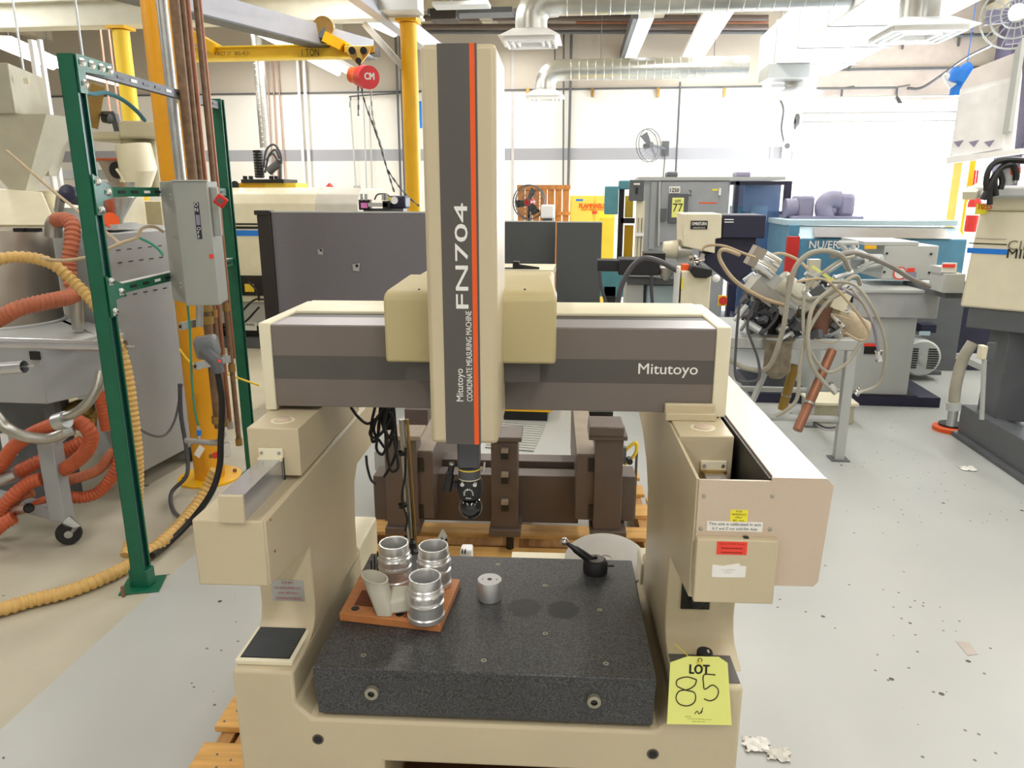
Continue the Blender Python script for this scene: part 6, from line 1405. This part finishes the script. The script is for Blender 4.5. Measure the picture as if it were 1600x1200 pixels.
# ============================================================ OVERHEAD: DUCTS, LIGHTS, CRANE, HOIST
def ribbed(mb, a, b, r, n, seg=24):
    a, b = V(a), V(b); P = []; R = []
    for i in range(n):
        for f, k in ((0, 1), (.9, 1), (.93, 1.025), (.97, 1.025)): P.append(a.lerp(b, (i + f) / n)); R.append(r * k)
    return mb.tube(P, R, seg)
def diffuser(t, c, w, z, d=None):
    d = d or w
    mb = MB(); 
    part('diffuser_frame', MB().hexa([(c.x - w, c.y - d, z), (c.x + w, c.y - d, z), (c.x + w, c.y + d, z), (c.x - w, c.y + d, z), (c.x - w * .55, c.y - d * .55, z + .09), (c.x + w * .55, c.y - d * .55, z + .09), (c.x + w * .55, c.y + d * .55, z + .09), (c.x - w * .55, c.y + d * .55, z + .09)]), whitep, t)
    for k in (.8, .6, .4):
        o = MB()
        for s in (-1, 1): o.box(c.x - w * k, c.x + w * k, c.y + s * d * k - .012, c.y + s * d * k + .012, z - .035, z).box(c.x + s * w * k - .012, c.x + s * w * k + .012, c.y - d * k, c.y + d * k, z - .035, z)
        part('louvre', o, whitep, t)
dn = thing('round_duct', 'silver round duct along the top edge with an elbow outlet right of the column', 'duct', W(1000, 10, 8.0))
YD = 8.0; c = W(830, 64, YD); zc_ = W(900, -2, YD).z; r_ = .15
part('duct', ribbed(MB(), (c.x + .22, YD, zc_), (G(1172, 128, 3.42).x - .02, YD, zc_), r_, 20), galvd, dn)
part('elbow', MB().tube(cr([V((c.x + .26, YD, zc_)), V((c.x + .1, YD, zc_ - .02)), V((c.x + .01, YD, zc_ - .13)), V((c.x, YD, zc_ - .28))], 4), .16, 20), galvd, dn)
part('drop', MB().cyl((c.x, YD, zc_ - .26), (c.x, YD, c.z + .08), .15, seg=24), galvd, dn)
diffuser(dn, c, .30, c.z)
df = thing('round_duct', 'silver round duct running level before the back wall with a downturned outlet', 'duct', W(1000, 110, 11.6))
YD = 11.6; c = W(852, 152, YD); zc_ = W(900, 109, YD).z
part('duct', ribbed(MB(), (c.x + .26, YD, zc_), (W(1168, 110, YD).x, YD, zc_), .145, 22), galvd, df)
part('elbow', MB().tube(cr([V((c.x + .3, YD, zc_)), V((c.x + .12, YD, zc_ - .02)), V((c.x + .02, YD, zc_ - .12)), V((c.x, YD, zc_ - .26))], 4), .15, 20), galvd, df)
part('drop', MB().cyl((c.x, YD, zc_ - .24), (c.x, YD, c.z + .06), .14, seg=24), galvd, df)
diffuser(df, c, .28, c.z)
for x in (c.x + .8, c.x + 2.4):
    part('hanger', MB().cyl((x, YD, zc_ + .13), (x, YD, 5.1), .006, seg=5), dgrey, df)
rd_ = thing('rectangular_duct', 'wide white rectangular duct hanging from the ceiling towards the door', 'duct', G(1250, 100, 3.45))
z = 3.42; fl_ = G(1172, 128, z); fr_ = G(1262, 104, z); fr_.y = max(fr_.y, fl_.y)
nrx = G(1430, 4, z)
part('duct', MB().box(fl_.x, fl_.x + 1.05, 6.3, 12.2, z, z + .55), whitep, rd_, bevel=.02)
for y in (7.5, 8.7, 9.9, 11.1): part('seam', MB().box(fl_.x - .012, fl_.x + 1.062, y, y + .03, z - .012, z + .56), lgrey, rd_)
part('end_box', MB().box(fl_.x + .1, fl_.x + .75, 11.7, 12.3, z - .22, z), whitep, rd_, bevel=.01)
part('end_box', MB().box(fl_.x - .1, fl_.x + .45, 11.0, 11.6, z - .18, z), lgrey, rd_, bevel=.01)
for i, (px, py, Y, w_, dw, top, lab) in enumerate(((1243, 149, 11.5, .30, .30, 112, 'short silver drop duct and diffuser at the end of the white duct'), (1432, 52, 7.2, .36, .36, -40, 'silver drop duct with a tilted white diffuser at upper right'))):
    t = thing('drop_duct', lab, 'duct', W(px, py, Y)); c = W(px, py, Y)
    part('drop', MB().cyl((c.x, Y, c.z + .07), (c.x, Y, max(3.415, c.z + .2)), .16, seg=24), galvd, t)
    diffuser(t, c, w_, c.z, dw)
def fluor(lab, p0, p1, z, w_=.16, on=True):
    a, b = G(*p0, z), G(*p1, z); d = (b - a); L = d.length
    b = V((b.x, b.y, z)); t = thing('ceiling_light', lab, 'ceiling light', (a + b) / 2, 0, 'fluorescent strip lights under the roof')
    part('housing', MB().bar(a + V((0, 0, .05)), b + V((0, 0, .05)), w_ * 2, .06), whitep, t)
    dn_ = d.normalized(); sd_ = V((-dn_.y, dn_.x, 0))
    for s in (-1, 1): part('tube', MB().cyl(a + sd_ * s * w_ * .5, b + sd_ * s * w_ * .5, .05 if on == 1 else .03, seg=10), tube_on, t)
    mb = MB()
    for f in (.15, .85): q = a.lerp(b, f); mb.cyl(q + V((0, 0, .08)), V((q.x, q.y, 5.1)), .006, seg=5)
    part('hanger', mb, dgrey, t)
fluor('bright fluorescent strip over the crane beam left of the tall column', (388, 34), (538, 114), 3.9, .24)
fluor('bright fluorescent strip right of the column, above the far round duct', (1128, 14), (1082, 92), 4.1, .2)
fluor('fluorescent strip seen beside the near yellow column top', (575, 30), (622, 52), 4.0, .12)
fluor('fluorescent strip at upper left behind the green post top', (0, 66), (90, 104), 3.6, .14)
fluor('fluorescent strip continuing behind the green frame rail', (122, 112), (205, 134), 3.6, .10)
fluor('fluorescent strip in the top left corner of the picture', (-40, 0), (22, 12), 3.9, .2)
fluor('fluorescent strip near the top edge, left of the diagonal crane rail', (36, -10), (64, 8), 4.2, .1)
fluor('short fluorescent strip between the crane rail and the girder top', (318, -8), (350, 8), 4.2, .1)
# crane
gdm = mat('girder_cream', 'd5d3c3', .5, var=.04); railm = mat('bridge_rail_grey', 'a9aab0', .45, .2, var=.05)
cg = thing('runway_girder', 'cream crane runway girder crossing the upper left of the hall on yellow posts', 'girder', W(320, 30, 8.3))
a = W(-60, 47, 8.3); b = W(660, 28, 8.3); zg = (a.z + b.z) / 2
part('web', MB().box(a.x, b.x, 8.26, 8.34, zg, zg + .24), gdm, cg); part('flange', MB().box(a.x, b.x, 8.19, 8.41, zg - .012, zg + .01), gdm, cg); part('flange', MB().box(a.x, b.x, 8.19, 8.41, zg + .24, zg + .26), gdm, cg)
part('girder_end', MB().box(W(576, 20, 8.0).x, W(656, 20, 8.0).x, 7.9, 8.19, zg + .0, zg + .36), lgrey, cg)
for i, (px, lab) in enumerate(((643, 'yellow round post with a square cap left of the tall machine column'), (207, 'pale yellow post behind the thick orange-yellow column'))):
    b = W(px, 200, 8.3); t = thing('yellow_post', lab, 'post', (b.x, 8.3, 0))
    part('post', MB().cyl((b.x, 8.3, 0), (b.x, 8.3, zg - .05), .088, seg=24), yellow if i == 0 else yellow2, t); part('cap_plate', MB().box(b.x - .11, b.x + .11, 8.19, 8.41, zg - .04, zg - .012), yellow, t); part('base_plate', MB().box(b.x - .18, b.x + .18, 8.12, 8.48, 0, .02), yellow, t)
q0 = W(636, 112, 8.3); q1 = W(570, 38, 8.3)
ty_('diagonal_brace', 'pale diagonal brace from the yellow post up to the girder', 'brace', MB().bar(q0, q1, .10, .06), lgrey)
zr = 3.28
ra = G(577, 78, zr); rb_ = G(60, -60, zr)
rbm2 = thing('bridge_rail', 'long grey crane rail running diagonally to the yellow beam end', 'crane rail', (ra + rb_) / 2)
part('rail', MB().bar(ra, rb_, .13, .20), railm, rbm2); part('rail_flange', MB().bar(ra + V((0, 0, -.10)), rb_ + V((0, 0, -.10)), .2, .015), dgrey, rbm2)
ra2 = G(688, 84, zr + .3); rb2 = G(470, -80, zr + .3)
rb3 = thing('bridge_rail', 'second grey rail passing behind the tall machine column top', 'crane rail', (ra2 + rb2) / 2)
part('rail', MB().bar(ra2, rb2, .12, .2), railm, rb3)
yb2 = thing('crane_beam', 'yellow crane beam lettered 1 TON with an end truck', 'crane beam', W(430, 88, 7.9))
Yy = 7.9; a = W(296, 94, Yy); b = W(548, 78, Yy); z0 = W(420, 91, Yy).z; z1 = W(420, 74, Yy).z
part('beam_web', MB().box(a.x, b.x, Yy, Yy + .03, z0, z1), yellow2, yb2); part('flange', MB().box(a.x, b.x, Yy - .06, Yy + .09, z0 - .012, z0), yellow2, yb2); part('flange', MB().box(a.x, b.x, Yy - .06, Yy + .09, z1, z1 + .012), yellow2, yb2)
wtext('1 TON', 472, 498, 76, 88, Yy - .065, brinkm, yb2); wtext('VIRCT 37   805-4531', 335, 390, 80, 87, Yy - .065, brinkm, yb2)
part('end_truck', MB().hexa([W(538, 82, Yy - .2), W(585, 82, Yy - .2), W(585, 82, Yy + .2), W(538, 82, Yy + .2), W(538, 71, Yy - .2), W(585, 71, Yy - .2), W(585, 71, Yy + .2), W(538, 71, Yy + .2)]), yellow, yb2, bevel=.006)
part('brace_plate', MB().bar(W(512, 60, Yy), W(540, 74, Yy), .25, .1), yellow, yb2); part('brace_plate', MB().bar(W(300, 55, Yy), W(340, 78, Yy), .22, .1), yellow, yb2)
part('wheel', MB().cyl(W(505, 42, Yy - .1), W(508, 42, Yy + .1), .10, seg=20), brass, yb2); part('wheel_guard', MB().box(W(497, 50, Yy).x, W(514, 50, Yy).x, Yy - .1, Yy + .1, W(505, 62, Yy).z, W(505, 46, Yy).z), dgrey, yb2)
tr = thing('hoist_trolley', 'tan triangular hoist trolley plate hanging under the end truck', 'trolley', W(562, 95, 7.7))
part('plate', MB().prism([(W(p[0], p[1], 7.7).x, W(p[0], p[1], 7.7).z) for p in ((541, 72), (582, 72), (577, 84), (565, 99), (557, 99), (543, 84))], 1, 7.68, 7.71), ton, tr, bevel=.004)
mb = MB()
for px, py, r in ((550, 79, .035), (568, 79, .035), (560, 95, .03)): mb.cyl(W(px, py, 7.68), W(px, py, 7.62), r, seg=14)
part('trolley_wheel', mb, blackp, tr); part('back_plate', fb(575, 71, 585, 84, 7.75, .2), blackp, tr)
hs = thing('chain_hoist', 'red and orange chain hoist hanging with long chains', 'hoist', W(566, 122, 7.65))
part('hook', MB().cyl(W(562, 99, 7.65), W(562, 108, 7.65), .014), blackp, hs)
part('body', MB().cyl(W(549, 117, 7.65), W(568, 119, 7.60), .075, seg=24), hoisto, hs); part('drum_ring', MB().cyl(W(562, 119, 7.62), W(568, 120, 7.55), .095, seg=24), hoisto, hs)
part('hand_wheel', MB().cyl(W(568, 120, 7.58), W(577, 121, 7.48), .108, seg=28), hoistr, hs)
part('lettering', text_mb('CM', W(570, 124, 7.44), V((.9, .3, 0)).normalized(), (0, 0, 1), .09, .06, bold=.05), white, hs, rec=False)
mb = MB()
def chain(pts, n):
    P = resample(cr([W(*p) for p in pts], 8), .045)
    for i, (p, q) in enumerate(zip(P, P[1:])): mb.bar(p, q, .018 if i % 2 else .008, .008 if i % 2 else .018)
chain([(559, 126, 7.6), (560, 150, 7.6), (560, 181, 7.6)], 0); chain([(564, 130, 7.6), (570, 160, 7.6), (590, 215, 7.6), (606, 268, 7.6), (616, 300, 7.6)], 0)
chain([(606, 266, 7.6), (618, 284, 7.6), (636, 306, 7.6), (655, 322, 7.6)], 0)
part('chain', mb, dgrey, hs, kind='stuff')
mb = MB(); chain([(579, 120, 7.6), (580, 150, 7.6), (584, 190, 7.6), (600, 240, 7.6)], 0); part('chain', mb, lgrey, hs, kind='stuff')
# pipes and conduits against the back wall
k = 0
def wallpipe(px, pyt, pyb, r, m, lab, Y=YW - .1, px2=None, grp='thin pipes running down the back wall'):
    a = W(px, pyt, Y); b = W(px2 or px, pyb, Y); t = solo('wall_pipe', MB().cyl(a, b, r, seg=8), m, lab, 'pipe', grp); return t
for i, (px, px2, m, w_) in enumerate(((417, 427, copper, 'leftmost'), (425, 435, copper, 'middle'), (433, 446, copper, 'right-hand'))): wallpipe(px, 94, 286, .014, mat('pale_copper', 'b08c7c', .5), w_ + ' copper pipe of the three on the wall behind the black cylinder', px2=px2)
for i, (px, px2, w_) in enumerate(((618, 627, 'leftmost'), (625, 633, 'middle'), (632, 640, 'right-hand'))): wallpipe(px, 55, 318, .022, dgrey, w_ + ' dark conduit of the three beside the yellow post', px2=px2)
for i, (px, px2, w_) in enumerate(((463, 476, 'left'), (473, 485, 'right'))): wallpipe(px, 70, 294, .03, whitep, w_ + ' white pipe of the pair on the wall above the moulding machine', px2=px2)
wallpipe(547, 155, 290, .016, lgrey, 'grey conduit on the wall left of the hanging chain', px2=556); wallpipe(568, 160, 300, .014, lgrey, 'thin grey conduit on the wall behind the chain', px2=573); wallpipe(577, 165, 305, .014, lgrey, 'thin grey conduit right of the chain', px2=582)
ty_('wall_conduit', 'level grey conduit on the wall joining above the chain', 'conduit', MB().tube(cr([W(547, 168, YW - .1), W(548, 154, YW - .1), W(556, 150, YW - .1), W(656, 144, YW - .1)]), .016, 6), dgrey)
for px, py in ((556, 290), (582, 308)): ty_('outlet_box', 'small grey outlet box on the back wall under the %s conduit' % ('left' if px < 570 else 'right'), 'outlet', fb(px - 4, py, px + 4, py + 9, YW - .1, .08), lgrey)
wallpipe(881, 50, 292, .016, dgrey, 'thin dark conduit left of the thicker one behind the crate', px2=880); wallpipe(893, 50, 292, .026, dgrey, 'dark conduit with junctions above the wooden crate', px2=888)
wallpipe(1063, 128, 268, .020, dgrey, 'dark conduit on the wall right of the round fan', px2=1056); wallpipe(1332, 50, 200, .01, dgrey, 'thin hanging wire above the open door', px2=1328) if False else None
wallpipe(867, 50, 95, .014, dgrey, 'short thin pipe hanging before the elbow of the far duct'); 
for px, c_ in ((157, 'left'), (170, 'middle'), (182, 'right')): wallpipe(px, 45, 190, .012, mat('pale_copper', 'c79079', .5), c_ + ' orange-brown pipe of the three behind the green frame', Y=10.5, px2=px + 17)
for px, c_ in ((264, 'left'), (272, 'right')): wallpipe(px, 55, 280, .022, copper if c_ == 'left' else yellow2, c_ + ' thin pipe between the grey conduit and brown pipes', Y=9.5, px2=px + 22)
sp3 = thing('spiral_duct', 'silver spiral duct dropping down the wall behind the black cylinder', 'duct', W(413, 230, 12))
part('duct', ribbed(MB(), W(404, 92, 12.0), W(415, 232, 12.0), .085, 16, 18), galvd, sp3); q = W(404, 92, 12.0); part('duct', MB().cyl(q, V((q.x, q.y, 5.1)), .085), galvd, sp3)
# ledge clips at the wall joint, stubs in the roof space
for i, px in enumerate((824, 925, 1028, 1132)):
    ty_('wall_clip', 'small grey bracket on the wall joint, number %d from the left along the far duct' % (i + 1) if False else ('bracket under the outlet of the far duct', 'bracket left of the round fan above', 'bracket above and right of the round fan', 'bracket at the corner near the door')[i] + ' on the wall joint', 'bracket', fb(px - 2, 137, px + 3, 151, YW - .12, .1), brass, group='brackets on the wall joint')
for i, (px, py) in enumerate(((1316, 138), (1402, 136), (1329, 94), (1500, 55), (1412, 60))):
    a = W(px, py, YW - .05); 
    solo('wall_bracket', MB().bar(a, a + V((0, 0, -.18)), .03).bar(a, a + V((.18, -.1, .02)), .025), dgrey, ('dark bracket above the open door, lower left', 'dark bracket with hanging cable above the open door centre', 'dark bracket high above the door left side', 'dark bracket high on the wall near the right corner', 'dark bracket high on the wall beside the drop duct')[i], 'bracket', 'brackets above the open door')
ty_('black_cable', 'black cable sagging on the wall above the open door right side', 'cable', MB().tube(cr([W(1400, 150, YW - .1), W(1410, 165, YW - .1), W(1425, 168, YW - .1), W(1440, 172, YW - .1), W(1455, 170, YW - .1), W(1462, 165, YW - .1), W(1474, 168, YW - .1)]), .03, 6), hosedk)
ty_('black_cable', 'dark cable rising from above the door to the right wall corner', 'cable', MB().tube(cr([W(1418, 138, YW - .1), W(1440, 137, YW - .1), W(1475, 115, YW - .4), W(1510, 90, YW - .9), W(1550, 70, YW - 1.5)]), .025, 6), hosedk)
ty_('wall_conduit', 'level dark conduit high along the wall above the open door', 'conduit', MB().cyl(W(1340, 60, YW - .1), W(1550, 54, YW - .1), .03), dgrey)
ty_('wall_conduit', 'level dark conduit along the wall just above the door header', 'conduit', MB().cyl(W(1200, 139, YW - .1), W(1400, 137, YW - .1), .02), dgrey)
ty_('wall_conduit', 'level grey conduit below the upper one over the door header', 'conduit', MB().cyl(W(1285, 153, YW - .1), W(1486, 149, YW - .1), .02), lgrey)
for i, (y, m) in enumerate(((50, dgrey), (35, rust), (28, brown), (42, brown))):
    ty_('roof_pipe', ('dark level pipe highest on the wall behind the column top', 'reddish sprinkler pipe under the roof above the far duct', 'brown pipe close under the roof deck', 'brown pipe just above the dark level pipe')[i], 'pipe', MB().cyl(W(660 if i != 1 else 900, y, YW - .3 - i * .2), W(1200, y, YW - .3 - i * .2), .05 if i else .035), copper if i == 1 else m)
for i, (p0, p1, lab) in enumerate(((1003, 20, 'dark and white sloping beam under the roof left of the bright strip light'),)):
    t = thing('sloping_beam', lab, 'beam', W(990, 55, 13)); a = G(1010, 18, 4.2); b = G(982, 92, 4.2); b.z = 4.2
    part('beam', MB().bar(a, b, .22, .18), whitep, t); part('dark_side', MB().bar(a + V((-.15, 0, 0)), b + V((-.15, 0, 0)), .06, .18), dgrey, t)
ty_('roof_tray', 'dark hanging cable tray in the roof space behind the column', 'cable tray', fb(668, 10, 800, 22, 12.5, .4), dgrey); ty_('roof_unit', 'dark box unit hanging under the roof right of the yellow post', 'unit', fb(672, 12, 712, 30, 12.0, .3), darktrim); ty_('light_reflector', 'grey light reflector at the top edge above the column', 'light housing', fb(675, 0, 762, 8, 11.0, .3).box(W(700, 0, 11).x, W(704, 0, 11).x, 11.1, 11.14, W(700, 4, 11).z, 5.1), lgrey)
ty_('wall_sign', 'narrow blue and white sign on the wall between the yellow post and column', 'sign', fb(654, 158, 658, 200, YW - .12, .04), bluestr)
cf = thing('ceiling_fan_guard', 'pale round caged fan in the top right corner', 'fan', W(1585, 30, 8))
cfc = W(1590, 22, 7.5); mb = MB(Matrix.Translation(cfc) @ Matrix.Rotation(-.5, 4, 'Z'))
for rr in (.28, .2, .12, .06): mb.tube([V((rr * math.cos(k * math.pi / 16), -.08 * (1 - rr / .28), rr * math.sin(k * math.pi / 16))) for k in range(33)], .008, 5)
for k in range(20): mb.tube([V((.05 * math.cos(k * .314), -.07, .05 * math.sin(k * .314))), V((.28 * math.cos(k * .314), 0, .28 * math.sin(k * .314)))], .004, 4)
part('cage', mb, lgrey, cf)
part('hub', MB(Matrix.Translation(cfc) @ Matrix.Rotation(-.5, 4, 'Z')).cyl((0, -.1, 0), (0, .1, 0), .07), whitep, cf); part('blade_disc', MB(Matrix.Translation(cfc) @ Matrix.Rotation(-.5, 4, 'Z')).box(-.24, .24, 0, .02, -.06, .06).box(-.06, .06, 0.005, .025, -.24, .24), purple, cf)
part('hanger', MB().bar(cfc + V((0, .1, 0)), V((cfc.x, cfc.y + .1, 5.1)), .04), dgrey, cf)
ty_('dark_corner_column', 'dark building column in the upper right corner by the side wall', 'column', MB().box(6.75, 7.19, 14.0, 14.5, 0, 5.1), mat('dark_violet_steel', '4a4558', .5))
ty_('blue_tarp', 'bright blue wrapped bundle hung beside the white guard', 'bundle', MB().tube(cr([W(1492, 150, 7.8), W(1496, 130, 7.8), W(1506, 112, 7.8), W(1516, 106, 7.8)]), [.05] * 6 + [.11] * 6 + [.06] * 7, 12).cyl(W(1510, 108, 7.8), V((W(1510, 108, 7.8).x, 7.8, 5.1)), .004), bluestr)
ty_('white_nozzle', 'white tapering nozzle pointing left of the blue bundle', 'nozzle', MB().cyl(W(1475, 116, 7.8), W(1492, 130, 7.8), .02, .06), whitep)
